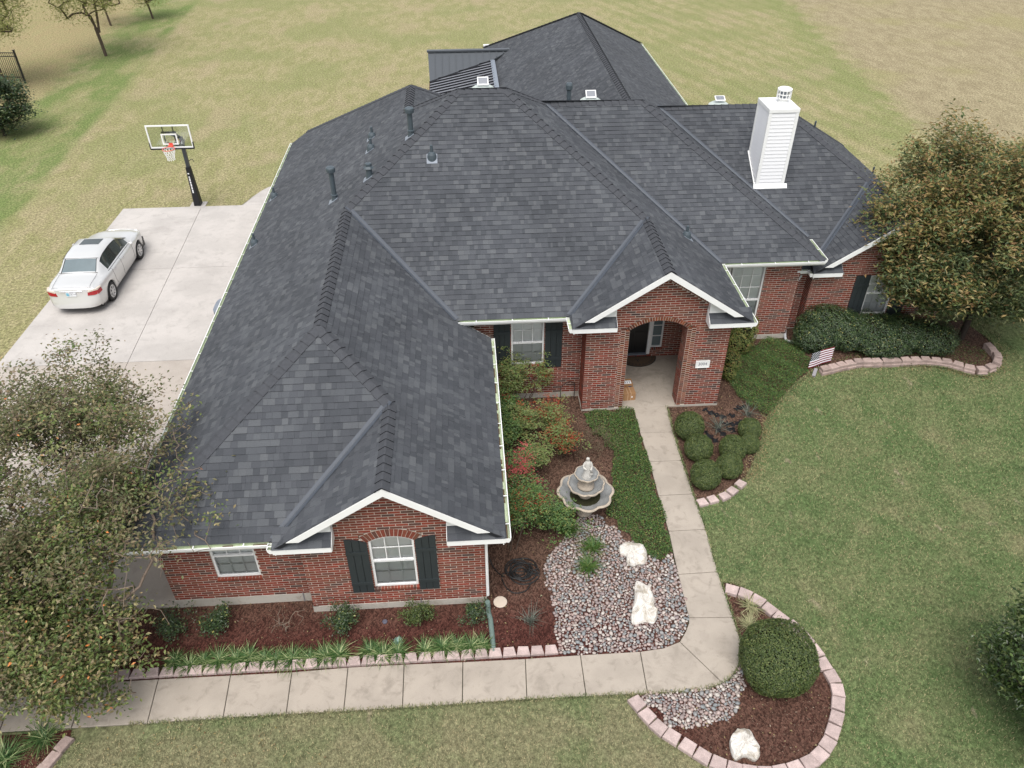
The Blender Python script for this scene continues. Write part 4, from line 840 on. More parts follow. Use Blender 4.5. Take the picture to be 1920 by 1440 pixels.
# ---- gable rakes and returns
def gable_trim(xl_, xr_, zb, yf, yw, x0, x1, planes):
    pk = (xl_+xr_)/2; m = MB(); H = .155; yb = yf+.022
    zt = lambda x: zb+T*(min(x-xl_, xr_-x))
    for s in (-1, 1):
        e = xl_ if s < 0 else xr_; tip = e-s*.30
        a, b_ = tip, pk
        P = [(a, zt(a)-.008), (b_, zt(b_)-.008), (b_, zt(b_)-.008-H*G), (a-s*.235*1.0, zt(a)-.008)] 
        P[3] = (a-s*H*1.05/T, zt(a)-.012)
        V = [(p[0], yf-.012, p[1]) for p in P]+[(p[0], yb, p[1]) for p in P]
        F = [(0, 1, 2, 3), (7, 6, 5, 4), (0, 4, 5, 1), (1, 5, 6, 2), (2, 6, 7, 3), (3, 7, 4, 0)]
        q = MB(); q.add(V, F); rb_ = q.build('rake_board', MT['white'], house)
        # rake soffit back to the wall
        xi = x0 if s < 0 else x1; q = MB(); c0 = tip-s*.1
        V = [(c0, yb, zt(c0)-.06), (pk, yb, zt(pk)-.06), (pk, yw+.02, zt(pk)-.06), (c0, yw+.02, zt(c0)-.06)]; V += [(v[0], v[1], v[2]-.02) for v in V]
        q.hexa(V); q.build('rake_soffit', MT['soffit'], rb_)
        # white box between rake and return, with its little vent holes
        xe = xi-s*U(.80); zr_ = zb+.30
        q = MB(); xa, xb = sorted((e-s*U(.50), xe)); tp = lambda x: zt(x)-.075; q.hexa([(x, y, z) for z in (0,) for x, y, z in ((xa, yw-.14, zb+.19), (xb, yw-.14, zb+.19), (xb, yw-.005, zb+.19), (xa, yw-.005, zb+.19), (xa, yw-.14, tp(xa)), (xb, yw-.14, tp(xb)), (xb, yw-.005, tp(xb)), (xa, yw-.005, tp(xa)))])
        bx_ = q.build('return_soffit_box', MT['white'], house)
        # the return: a small shingled shelf from the front edge up to the wall
        h = MB(); xa, xb = e+s*.0, xe
        y0_, y1_ = yf+.0, yw-.002; z0_, z1_ = zb+.005, zb+.005+T*(y1_-y0_)
        h.hexa([(min(xa, xb)+.01, y0_, z0_-.05), (max(xa, xb)-.01, y0_, z0_-.05), (max(xa, xb)-.01, y1_, z0_-.05), (min(xa, xb)+.01, y1_, z0_-.05), (min(xa, xb)+.01, y0_, z0_-.004), (max(xa, xb)-.01, y0_, z0_-.004), (max(xa, xb)-.01, y1_, z1_-.004), (min(xa, xb)+.01, y1_, z1_-.004)])
        rt = h.build('gable_return', MT['deck'], house); L = (y1_-y0_)*G; nr = max(2, int(round(L/EXP)))
        for r in range(nr):
            u = min(xa, xb)
            while u < max(xa, xb)-.01:
                u1 = min(u+random.choice((.11, .16, .2, .26)), max(xa, xb)); t0, t1 = r/nr, (r+1)/nr; f = lambda x, t, hh: np.array([x, y0_+(y1_-y0_)*t-.015*(r == 0)*(t == t0)-hh*STN, z0_+(z1_-z0_)*t+hh*CT])
                place('shingle', [f(u, t0, 0), f(u1, t0, 0), f(u1, t1, 0), f(u, t1, 0), f(u, t0, .014), f(u1, t0, .014), f(u1, t1, .004), f(u, t1, .004)], [TF], MT['shingle'], rt); u = u1+.001
        q = MB(); q.box((min(xa, xb)-.0, yf-.010, zb-.135), (max(xa, xb)+.0, yf+.015, zb-.008)); q.box((xe-.012, yf+.015, zb-.135), (xe+.012, yw, zb-.02)); 
        q.hexa([(xe-.012, yf+.015, zb-.02), (xe+.012, yf+.015, zb-.02), (xe+.012, yw, zb-.02), (xe-.012, yw, zb-.02), (xe-.012, yf+.015, zb+.005), (xe+.012, yf+.015, zb+.005), (xe+.012, yw, zb+.005+T*(yw-yf)), (xe-.012, yw, zb+.005+T*(yw-yf))])
        q.box((min(xa, xb), yf+.015, zb-.135), (max(xa, xb), yw, zb-.115)); q.build('return_fascia', MT['white'], rt)
gable_trim(xG, xE, ze, yG, yGW, gx0, gx1, None); gable_trim(xQ, xP, zeA, yP, yPW, px0, px1, None); gable_trim(xK, xC, ze, yK, yKW, kx0, kx1, None)
# short rake where the wing's east slope stops
m = MB(); zt = lambda x: ze+T*(xE-x)
m.hexa([(V8[0], yA, zt(V8[0])-.14), (xE, yA, zt(xE)-.12), (xE, yA+.025, zt(xE)-.12), (V8[0], yA+.025, zt(V8[0])-.14), (V8[0], yA, zt(V8[0])-.0), (xE, yA, zt(xE)), (xE, yA+.025, zt(xE)), (V8[0], yA+.025, zt(V8[0]))]); m.build('rake_board', MT['white'], house)
m = MB(); zt2 = lambda x: ze+T*(x-xW)
m.hexa([(xW, yGb, zt2(xW)-.12), (Gl[0], yGb, zt2(Gl[0])-.12), (Gl[0], yGb+.02, zt2(Gl[0])-.12), (xW, yGb+.02, zt2(xW)-.12), (xW, yGb, zt2(xW)), (Gl[0], yGb, zt2(Gl[0])), (Gl[0], yGb+.02, zt2(Gl[0])), (xW, yGb+.02, zt2(xW))]); m.build('rake_board', MT['white'], house)

# ---- downspouts
gutx = xE-.03+.06
m = MB(); dx = gx1+.035; m.tube([(gutx, yG+.10, ze-.10), (gutx, yG+.10, ze-.16), (dx, yGW-.045, ze-.42), (dx, yGW-.045, .30)], .032, 8); ds = m.build('downspout', MT['white'], house)
P = [at(914, 1128, .26)]+[at(*zc(900, 1000, 4.364)(x, y), z) for x, y, z in ((66, 600, .10), (70, 650, .05), (84, 700, .045), (90, 745, .045), (96, 800, .045), (104, 880, .045), (112, 975, .045))]
P = spline(P, 14); m = MB(); m.tube(P, [.056 if i % 2 else .047 for i in range(len(P))], 10); m.build('drain_pipe', MT['green_pipe'], ds, smooth=False)
m = MB(); m.tube([at(1503, 516, 2.1), (U(11.06)+.06, yBW+.25, 1.8), (U(11.06)+.06, yBW+.25, .25)], .032, 8); ds = m.build('downspout', MT['white'], house)
m = MB(); m.tube(spline([(U(11.06)+.06, yBW+.22, .22), at(1473, 636, .08), at(1485, 641, .07), at(1501, 644, .07)], 5), .045, 8); m.build('drain_pipe', MT['greypipe'], ds)
# black weep pipes at the foot of the wall
for px, py in ((574, 1100), (791, 1122)):
    p = at(px, py+16, .0); m = MB(); m.tube([(p[0], yFW-.03 if px < 590 else yGW-.03, .0), (p[0], yFW-.03 if px < 590 else yGW-.03, .30)], .012, 6); m.build('wall_pipe', MT['drain'], house)

# ---- plaque
m = MB(); a, b_ = U(6.735), U(7.165); m.box((a, yPW-.03, U(1.525)), (b_, yPW-.004, U(1.78)))
for (p, q) in (((a, U(1.525)), (b_, U(1.545))), ((a, U(1.76)), (b_, U(1.78))), ((a, U(1.545)), (a+.018, U(1.76))), ((b_-.018, U(1.545)), (b_, U(1.76)))): m.box((p[0], yPW-.038, p[1]), (q[0], yPW-.029, q[1]))
plq = m.build('address_plaque', MT['white'], house)
def lettering(txt, size, mat, parent, M, name='lettering', font_space=1.):
    cu = bpy.data.curves.new(name, 'FONT'); cu.body = txt; cu.size = size; cu.extrude = .0012; cu.align_x = 'CENTER'; cu.align_y = 'CENTER'; cu.space_character = font_space; cu.resolution_u = 3
    t = bpy.data.objects.new('tmp', cu); COL.objects.link(t); dg = bpy.context.evaluated_depsgraph_get(); me = bpy.data.meshes.new_from_object(t.evaluated_get(dg)); bpy.data.objects.remove(t)
    me.name = name; me.materials.clear(); me.materials.append(mat); me.transform(M.to_3x3().to_4x4()); o = bpy.data.objects.new(name, me); return link(o, parent, M.translation)
FRONT = lambda x, y, z: Matrix.Translation((x, y, z))@Matrix.Rotation(R(90), 4, 'X')
lettering('3004', .125, MT['ink'], plq, FRONT((a+b_)/2, yPW-.032, U(1.665)))

# ---- chimney with lap siding
cx0, cx1_, cy0, cy1 = U(10.05), U(11.03), U(25.12), U(26.3); czt = U(7.15); zb_ = lambda y: ze+T*(y-yC)
m = MB(); m.hexa([(cx0+.02, cy0+.02, zb_(cy0)-.1), (cx1_-.02, cy0+.02, zb_(cy0)-.1), (cx1_-.02, cy1-.02, zb_(cy1)-.1), (cx0+.02, cy1-.02, zb_(cy1)-.1), (cx0+.02, cy0+.02, czt), (cx1_-.02, cy0+.02, czt), (cx1_-.02, cy1-.02, czt), (cx0+.02, cy1-.02, czt)]); ch = m.build('chimney', MT['white'], house)
z = zb_(cy0)+.03; cb = .085
while z < czt-.14:
    h = .112
    for f in ('front', 'left', 'right', 'back'):
        zz = z if f == 'front' else z
        q = MB()
        if f in ('front', 'back'):
            y, s = (cy0, -1) if f == 'front' else (cy1, 1)
            if z < zb_(y)-.02: continue
            q.hexa([(cx0+cb, y+s*.003, zz), (cx1_-cb, y+s*.003, zz), (cx1_-cb, y-s*.025, zz), (cx0+cb, y-s*.025, zz), (cx0+cb, y-s*.010, zz+h), (cx1_-cb, y-s*.010, zz+h), (cx1_-cb, y-s*.025, zz+h), (cx0+cb, y-s*.025, zz+h)])
        else:
            x, s = (cx0, -1) if f == 'left' else (cx1_, 1); ya, yb = cy0+cb, cy1-cb; yb = min(yb, (zz-ze)/T+yC+.1)
            if yb-ya < .1: continue
            q.hexa([(x+s*.001, ya, zz), (x+s*.001, yb, zz), (x-s*.025, yb, zz), (x-s*.025, ya, zz), (x-s*.010, ya, zz+h), (x-s*.010, yb, zz+h), (x-s*.025, yb, zz+h), (x-s*.025, ya, zz+h)])
        q.build('siding_board', MT['siding'], ch)
    z += h+.001
for (x, y) in ((cx0, cy0), (cx1_, cy0), (cx0, cy1), (cx1_, cy1)):
    sx, sy = (1 if x == cx0 else -1), (1 if y == cy0 else -1); q = MB()
    q.box((min(x-sx*.012, x+sx*.083), min(y-sy*.012, y+sy*.02), zb_(y)-.05), (max(x-sx*.012, x+sx*.083), max(y-sy*.012, y+sy*.02), czt-.01)); q.box((min(x-sx*.010, x+sx*.02), min(y+sy*.021, y+sy*.083), zb_(y)-.05), (max(x-sx*.010, x+sx*.02), max(y+sy*.021, y+sy*.083), czt-.01)); q.build('corner_board', MT['white'], ch)
q = MB(); q.box((cx0-.02, cy0-.02, czt-.10), (cx1_+.02, cy1+.02, czt+.015)); q.hexa([(cx0-.02, cy0-.02, czt+.015), (cx1_+.02, cy0-.02, czt+.015), (cx1_+.02, cy1+.02, czt+.015), (cx0-.02, cy1+.02, czt+.015), (U(10.45), U(25.55), czt+.05), (U(10.75), U(25.55), czt+.05), (U(10.75), U(25.9), czt+.05), (U(10.45), U(25.9), czt+.05)]); q.build('chase_cover', MT['white'], ch, bevel=.008)
q = MB(); q.hexa([(cx0-.08, cy0-.09, zb_(cy0-.09)+.02), (cx1_+.10, cy0-.09, zb_(cy0-.09)+.02), (cx1_+.10, cy0-.004, zb_(cy0)+.02), (cx0-.08, cy0-.004, zb_(cy0)+.02), (cx0-.08, cy0-.09, zb_(cy0-.09)+.035), (cx1_+.10, cy0-.09, zb_(cy0-.09)+.035), (cx1_+.10, cy0-.014, zb_(cy0)+.09), (cx0-.08, cy0-.014, zb_(cy0)+.09)])
q.hexa([(cx0-.05, cy0-.09, zb_(cy0-.09)+.02), (cx0-.014, cy0-.09, zb_(cy0-.09)+.02), (cx0-.014, cy1, zb_(cy1)+.02), (cx0-.05, cy1, zb_(cy1)+.02), (cx0-.05, cy0-.09, zb_(cy0-.09)+.05), (cx0-.014, cy0-.09, zb_(cy0-.09)+.05), (cx0-.014, cy1, zb_(cy1)+.05), (cx0-.05, cy1, zb_(cy1)+.05)]); q.build('chimney_flashing', MT['white'], ch)
fx, fy, fz = U(10.66), U(25.73), czt+.03; q = MB()
q.lathe([(0, fz), (.17, fz), (.15, fz+.03), (.12, fz+.09), (.12, fz+.12), (.20, fz+.13), (.205, fz+.15), (.10, fz+.155)], (fx, fy), 24); q.lathe([(.0, fz+.44), (.17, fz+.43), (.215, fz+.405), (.215, fz+.37), (.0, fz+.37)], (fx, fy), 24)
for i in range(12): t = i*math.pi/6; q.bar((fx+.20*math.cos(t), fy+.20*math.sin(t), fz+.14), (fx+.20*math.cos(t), fy+.20*math.sin(t), fz+.38), .022, .022)
q.lathe([(.206, fz+.245), (.206, fz+.275), (.193, fz+.275), (.193, fz+.245), (.206, fz+.245)], (fx, fy), 24); q.lathe([(.11, fz+.13), (.11, fz+.37)], (fx, fy), 16, 1); q.build('chimney_cap', [MT['white'], MT['lead']], ch)

# ---- roof vents
def on_plane(px, nm):
    e, n, z0, n0, _ = PL[nm]; px, py = px; v = RT*(px-960)/CAM_F+UP*(720-py)/CAM_F+FW
    s = (z0-T*n0-CAM_H)/(v[2]-T*(n[0]*v[0]+n[1]*v[1])); return np.array([s*v[0], s*v[1], CAM_H+s*v[2]])
def vent(px, nm, kind, h):
    p = on_plane(px, nm); n = PL[nm][1]; m = MB(); q = MB(); sz = .15
    e3 = np.array([PL[nm][0][0], PL[nm][0][1], 0.]); u3 = np.array([n[0], n[1], T])/G; N = np.array([-T*n[0], -T*n[1], 1])/G
    c = [p-e3*sz-u3*sz*1.35+N*.024, p+e3*sz-u3*sz*1.35+N*.024, p+e3*sz+u3*sz*.8+N*.024, p-e3*sz+u3*sz*.8+N*.024]; q.hexa([v-N*.012 for v in c]+c)
    X, Y, Z = p
    if kind == 'tall':
        m.lathe([(.11, Z-.12), (.085, Z+.10), (.075, Z+.12), (.075, Z+h-.16), (.075, Z+h-.15), (.13, Z+h-.14), (.135, Z+h-.06), (.13, Z+h-.02), (.10, Z+h), (0, Z+h+.01)], (X, Y), 18); m.lathe([(.10, Z+.13), (.10, Z+.16), (.075, Z+.17)], (X, Y), 18)
    elif kind == 'boot':
        m.lathe([(.14, Z-.10), (.135, Z+.02), (.12, Z+.10), (.085, Z+.16), (.045, Z+.18), (.040, Z+h), (0, Z+h)], (X, Y), 16)
    elif kind == 'cone':
        m.lathe([(.11, Z-.10), (.09, Z+.18), (.085, Z+.24), (.085, Z+.26)], (X, Y), 16); m.lathe([(.15, Z+.27), (.10, Z+.33), (.10, Z+.40), (.04, Z+.42), (0, Z+.42)], (X, Y), 6)
    else: m.tube([(X, Y, Z-.05), (X, Y, Z+h)], .035, 8)
    o = m.build('vent_pipe', MT['pipe'], house, smooth=False); 
    if kind != 'stub': q.build('vent_flashing', MT['lead'], o)
vent((628, 374), 'west', 'tall', .98); vent((771, 254), 'west', 'tall', .80); vent((698, 258), 'west', 'boot', .34); vent((696, 280), 'west', 'boot', .34); vent((693, 332), 'west', 'cone', .4)
vent((515, 370), 'west', 'boot', .36); vent((478, 458), 'west', 'boot', .36); vent((810, 296), 'main_front', 'boot', .36); vent((1287, 444), 'main_east', 'boot', .34); vent((1527, 240), 'far_east', 'stub', .25); vent((1636, 325), 'far_east', 'stub', .25)
yv = V18[1]+.45; xv = U(3.75); zv = pz('back', (xv, yv)); m = MB(); m.tube([(xv, yv, zv-.1), (xv, yv, zv+.66)], .07, 12); m.lathe([(.075, zv+.50), (.115, zv+.54), (.115, zv+.66), (.09, zv+.72), (0, zv+.74)], (xv, yv), 16); m.build('vent_pipe', MT['pipe'], house)
def solar_vent(x, y, tilt):
    z = pz('back', (x, y)); m = MB(); m.lathe([(.22, z-.15), (.22, z+.19), (.34, z+.20), (.34, z+.22), (.26, z+.275), (.12, z+.30), (0, z+.305)], (x, y), 24); o = m.build('roof_vent', MT['dome'], house)
    q = MB(); c = np.array([x, y-.02, z+.42]); a = np.array([1., 0, 0])*.165; b2 = np.array([0, .11, tilt*.11]); q.hexa([c-a-b2, c+a-b2, c+a+b2, c-a+b2]+[v+np.array([0, 0, .02]) for v in (c-a-b2, c+a-b2, c+a+b2, c-a+b2)]); q.tube([(x, y, z+.29), (x, y, z+.45)], .015, 6); pn = q.build('solar_panel', MT['white'], o)
    a *= .82; b2 *= .78; c = c+np.array([0, 0, .0225]); r = MB(); r.hexa([c-a-b2, c+a-b2, c+a+b2, c-a+b2]+[v+np.array([0, 0, .002]) for v in (c-a-b2, c+a-b2, c+a+b2, c-a+b2)], 0); r.build('solar_cell', MT['solar'], o)
solar_vent(U(.72), V16[1]+.62, .75); solar_vent(U(4.55), V18[1]+.62, .75); solar_vent(U(9.45), V20[1]+.55, .4)

# ---- metal patio roof at the back
za, yr = U(3.55), U(47.); xl0, xr0 = U(-1.8), U(2.87); kk = .5
def pm(x, y): return za-kk*(yr-y)
def pn_(x): return U(2.5)+.2*(x-U(-1.7))
m = MB(); A = [(xl0, yr, za), (xr0, yr, za), (U(1.8), U(46.3), pm(0, U(46.3))), (U(-1.72), U(44.9), pm(0, U(44.9)))]
m.add(A+[(x, y, z-.05) for x, y, z in A], [(3, 2, 1, 0), (4, 5, 6, 7), (0, 1, 5, 4), (1, 2, 6, 5), (2, 3, 7, 6), (3, 0, 4, 7)]); mr = m.build('patio_roof', MT['metal'], house)
for i in range(1, 12):
    x = xl0+(xr0-xl0)*i/12; t = (x-U(-1.72))/(U(1.8)-U(-1.72)); yl = U(44.9)+t*(U(46.3)-U(44.9)) if x < U(1.8) else U(46.3)+(x-U(1.8))/(xr0-U(1.8))*(yr-U(46.3)); q = MB(); q.bar((x, yl, pm(0, yl)+.02), (x, yr-.02, za+.012), .03, .045); q.build('standing_seam', MT['metal'], mr)
q = MB(); q.bar((xl0-.05, yr, za+.03), (xr0, yr, za+.03), .28, .08); q.build('ridge_trim', MT['metal'], mr)
q = MB(); q.bar((U(-1.72), U(44.85), pm(0, U(44.9))-.02), (U(1.8), U(46.25), pm(0, U(46.3))-.02), .16, .07); q.build('valley_trim', MT['deck'], mr)
m = MB(); A = [(U(-1.7), U(44.9), pn_(U(-1.7))), (U(1.8), U(46.3), pn_(U(1.8))), (U(1.8), U(34.), pn_(U(1.8))), (U(-1.7), U(35.6), pn_(U(-1.7)))]
m.add(A+[(x, y, z-.05) for x, y, z in A], [(0, 1, 2, 3)[::-1], (4, 5, 6, 7)]); mr2 = m.build('patio_roof', MT['metal_skylit'], house)  # paler copy of the metal: sky reflection on the low slope painted in
y = U(35.8)
while y < U(46.2):
    x0 = U(-1.7) if y < U(44.9) else U(-1.7)+(y-U(44.9))/(U(1.4))*U(3.5); q = MB(); q.bar((x0, y, pn_(x0)+.03), (U(1.8), y, pn_(U(1.8))+.03), .05, .06); q.build('standing_seam', MT['deck'], mr2); y += .42
q = MB(); q.bar((U(1.84), U(34), pn_(U(1.84))+.02), (U(1.84), U(46.2), pn_(U(1.84))+.02), .22, .05); q.build('wall_flashing', MT['lead'], mr2)
for y in (U(44.8), U(40), U(36)): q = MB(); q.box((U(-1.72), y-.06, 0), (U(-1.6), y+.06, pn_(U(-1.7)))); q.build('patio_post', MT['rust'], mr2)
q = MB(); q.box((U(-1.74), U(35.6), pn_(U(-1.7))-.16), (U(-1.66), U(44.9), pn_(U(-1.7))-.03)); q.build('patio_beam', MT['rust'], mr2)

# ================================================================== PLANTS
def leaves(C, size, up=.6, aspect=.5, fold=.12, rng=RNG, dirs=None):
    C = np.asarray(C, float); n = len(C); size = np.broadcast_to(np.asarray(size, float), (n,))
    N = rng.normal(size=(n, 3)); N /= np.linalg.norm(N, axis=1)[:, None]; N[:, 2] = np.abs(N[:, 2]); N = N*(1-up)+np.array([0, 0, up]); 
    if dirs is not None: N = N*.6+dirs*.8
    N /= np.linalg.norm(N, axis=1)[:, None]
    D = rng.normal(size=(n, 3)); D -= N*np.sum(D*N, 1)[:, None]; D /= np.linalg.norm(D, axis=1)[:, None]; Sd = np.cross(N, D)
    L = (size*rng.uniform(.7, 1.25, n))[:, None]; Wd = L*aspect
    V = np.stack([C-D*L/2, C-D*L*.05+Sd*Wd/2+N*L*fold, C+D*L/2, C-D*L*.05-Sd*Wd/2+N*L*fold], 1).reshape(-1, 3)
    return V, np.arange(4*n).reshape(n, 4)
def frusta(P0, P1, r0, r1, n=5):
    """tapered branch pieces, vectorised"""
    P0, P1 = np.asarray(P0, float), np.asarray(P1, float); D = P1-P0; D /= (np.linalg.norm(D, axis=1)[:, None]+1e-9)
    ref = np.where(np.abs(D[:, 2:3]) > .9, np.array([[1., 0, 0]]), np.array([[0, 0, 1.]])); A = np.cross(D, ref); A /= np.linalg.norm(A, axis=1)[:, None]; B = np.cross(D, A)
    t = np.arange(n)*2*math.pi/n; ring = A[:, None, :]*np.cos(t)[None, :, None]+B[:, None, :]*np.sin(t)[None, :, None]
    V = np.concatenate([P0[:, None, :]+ring*np.asarray(r0)[:, None, None], P1[:, None, :]+ring*np.asarray(r1)[:, None, None]], 1).reshape(-1, 3)
    m = len(P0); base = (np.arange(m)*2*n)[:, None, None]; i = np.arange(n); q = np.stack([i, (i+1) % n, (i+1) % n+n, i+n], 1)[None]
    return V, (base+q).reshape(-1, 4)
def grow(roots, A, seg=.22, rtip=.004, expo=.42, rng=RNG, jit=.04):
    """branches that reach every attractor point; returns pieces and tip list"""
    pts = [np.asarray(r, float) for r in roots[0]]; par = [-1]+list(range(len(pts)-1)); fixed = len(pts); rootids = [0]
    for ch in roots[1:]:
        st = len(pts); near_ = int(np.argmin([np.linalg.norm(np.asarray(ch[0])-q) for q in pts[:len(roots[0])]])) if ch[0][2]-roots[0][0][2] > .15 else -1; pts += [np.asarray(r, float) for r in ch]; par += [near_]+list(range(st, len(pts)-1)); rootids.append(st)
    tops = pts[:]; c = np.mean([p for p in pts], axis=0); A = A[np.argsort(np.linalg.norm(A-c, axis=1))]; tips = []
    buf = np.zeros((len(pts)+len(A)*14, 3)); buf[:len(pts)] = pts; n = len(pts); low = np.array([p for p in pts])
    for a in A:
        d = np.linalg.norm(buf[:n]-a, axis=1)+np.maximum(0, buf[:n, 2]-a[2])*.7; i = int(np.argmin(d)); p = buf[i].copy(); L = np.linalg.norm(a-p); k = max(1, min(12, int(L/seg)))
        pi = i
        for j in range(1, k+1):
            t = j/k; q = p+(a-p)*t; q[2] += .12*L*math.sin(math.pi*t)*.5; q += rng.normal(size=3)*jit*(t < 1)
            buf[n] = q; par.append(pi); pi = n; n += 1
        tips.append(pi)
    cnt = np.zeros(n); par = np.array(par)
    for t in tips: cnt[t] += 1
    for i in range(n-1, -1, -1):
        if par[i] >= 0: cnt[par[i]] += cnt[i]
    r = rtip*np.maximum(cnt, 1)**expo; idx = np.where(par >= 0)[0]
    return buf[:n], par, r, idx, tips
def tree(name, label, cat, roots, A, leafn, lsize, mats, barkm, spread=.16, seg=.22, rtip=.004, expo=.42, up=.5, aspect=.48, group=None, rng=RNG, bare=None, extra=None):
    P, par, r, idx, tips = grow(roots, A, seg, rtip, expo, rng); b0 = np.array(roots[0][0]); t = thing(name, label, cat, b0, group)
    big = idx[r[idx] > .02]; sm = idx[r[idx] <= .02]; vs, fs, k = [], [], 0
    for ii, n in ((big, 7), (sm, 3)):
        if len(ii): V, F = frusta(P[par[ii]], P[ii], np.minimum(r[par[ii]], r[ii]*1.35), r[ii], n); vs.append(V); fs.append(F+k); k += len(V)
    place('trunk', np.concatenate(vs), fs, barkm, t, smooth=True)
    T_ = P[tips]; keep = np.ones(len(T_), bool) if bare is None else ~bare(T_)
    T_ = T_[keep]; C = np.repeat(T_, leafn, 0)+rng.normal(size=(len(T_)*leafn, 3))*spread*np.array([1, 1, .75])
    if isinstance(mats, tuple):
        sel = np.repeat(mats[2](T_), leafn) | (rng.random(len(C)) < .12)
        for mk, mm in ((~sel, mats[0]), (sel, mats[1])): V, F = leaves(C[mk], lsize, up, aspect, rng=rng); place('crown', V, F, mm, t)
    else: V, F = leaves(C, lsize, up, aspect, rng=rng); place('crown', V, F, mats, t)
    if extra:
        for nm, m2, cc, sz in extra(T_): V, F = leaves(cc, sz, .3, .5, rng=rng); place(nm, V, F, m2, t)
    return t
def ellipsoid(n, c, r, rng=RNG, inner=.35, holes=.5, hs=1.2, seed=0., cut=None):
    out = []; c, r = np.array(c, float), np.array(r, float)
    while len(out) < n:
        d = rng.normal(size=3); d /= np.linalg.norm(d); q = d*(inner+(1-inner)*rng.random()**.55); lump = math.sin(d[0]*4.1+seed)*math.sin(d[1]*3.7+seed*1.7)*math.sin(d[2]*3.3+1+seed); q = q*(1+.34*lump); p = c+q*r
        h = math.sin(p[0]*hs*2.1+seed)+math.sin(p[1]*hs*2.3+1.3*seed)+math.sin(p[2]*hs*2.7+.7+seed)
        if h < -1.5+holes and rng.random() < .8: continue
        if cut and cut(p): continue
        out.append(p)
    return np.array(out)
# ---- the crape myrtle at the front left corner
bx, by = -8.55, 9.75
roots = [[(bx, by, 0), (bx+.05, by+.05, .5), (bx+.2, by+.25, 1.1), (bx+.35, by+.5, 1.7)], [(bx-.12, by+.06, 0), (bx-.3, by+.1, .7), (bx-.6, by+.3, 1.5)], [(bx+.1, by-.1, 0), (bx+.4, by-.2, .7), (bx+.8, by-.3, 1.4)], [(bx-.02, by+.15, 0), (bx-.1, by+.5, .8), (bx-.1, by+1., 1.6)]]
A1 = ellipsoid(760, (-8.85, 11.75, 3.2), (2.9, 3.15, 1.65), seed=1.3, holes=.75, hs=1.3)
A2 = ellipsoid(250, (-9.2, 8.65, 1.8), (2.1, 1.15, 1.0), seed=2.1, holes=.9); A3 = np.array([(-6.45+RNG.normal()*.55, 11.0+RNG.normal()*1.0, 3.1+RNG.normal()*.33) for _ in range(190)])
A4 = np.array([(-6.9+RNG.normal()*.5, 9.3+RNG.normal()*.5, 1.6+RNG.normal()*.45) for _ in range(70)])
def bare(T_): return ((T_[:, 0] > -6.95) & (RNG.random(len(T_)) < .8)) | (RNG.random(len(T_)) < .10)
def seeds(T_):
    q = T_[RNG.random(len(T_)) < .33]; return [('blossoms', MT['l_brown'], np.repeat(q, 26, 0)+RNG.normal(size=(len(q)*26, 3))*.075+np.array([0, 0, .08]), .032)]
tree('crape_myrtle', 'multi-stemmed crape myrtle with thinning olive leaves at the left corner of the house', 'tree', roots, np.concatenate([A1, A2, A3, A4, ellipsoid(210, (-9.2, 9.9, 2.15), (2.2, 1.25, 1.0), seed=4.4, holes=.5), ellipsoid(75, at(150, 1282, 1.3), (.95, .55, .7), seed=2.4, holes=.4), ellipsoid(110, (-9.0, 13.6, 3.5), (2.1, 1.1, .9), seed=3.6, holes=.4), ellipsoid(60, at(40, 1180, 1.6), (.9, .8, .7), seed=2.9, holes=.4)]), 58, .090, (MT['l_crape'], MT['l_cpale'], lambda q: np.sin(q[:, 0]*2.9+1)*np.sin(q[:, 1]*2.6)+(q[:, 2]-2.6)*.5+RNG.normal(size=len(q))*.4 > .25), MT['palebark'], spread=.175, rtip=.0055, bare=bare, extra=seeds)
# ---- the large tree right of the house
bx, by = 15.6, 19.75
roots = [[(bx, by, 0), (bx+.05, by+.05, .8), (bx+.1, by+.1, 1.5), (bx+.3, by+.3, 2.4)], [(bx-.05, by+.1, 1.3), (bx-.6, by+.2, 2.1)], [(bx+.05, by, 1.3), (bx+.9, by-.1, 2.2)]]
A1 = ellipsoid(640, (15.75, 20.75, 3.5), (3.2, 3.2, 2.8), seed=.4, holes=.95, hs=1.0, inner=.40, cut=lambda p: p[2] < 1.0)
A2 = ellipsoid(150, (13.5, 19.5, 2.5), (1.15, 1.1, .8), seed=3.3, holes=.3)
tree('shade_tree', 'broad shade tree with bronze and green autumn leaves beside the right end of the house', 'tree', roots, np.concatenate([A1, A2, ellipsoid(85, at(1700, 425, 3.7), (1.0, 1.0, .8), seed=1.1, holes=.3)]), 105, .15, (MT['l_rgreen'], MT['l_right'], lambda q: (q[:, 2]-3.3)/2.6+.55*np.sin(q[:, 0]*2.3)*np.sin(q[:, 1]*2.1+1)+RNG.normal(size=len(q))*.3 > -.1), MT['darkbark'], spread=.235, rtip=.006, seg=.3, aspect=.36)
# ---- dark glossy tree cut off by the right edge
bx, by = 10.42, 7.05
tree('holly_tree', 'dark glossy-leaved tree cut by the right edge above the lawn', 'tree', [[(bx, by, 0), (bx, by, .6), (bx+.05, by, 1.3)]], ellipsoid(420, (bx, by, 2.0), (1.25, 1.45, 1.55), seed=5., holes=0., inner=.6), 70, .095, MT['l_mag'], MT['darkbark'], spread=.13)
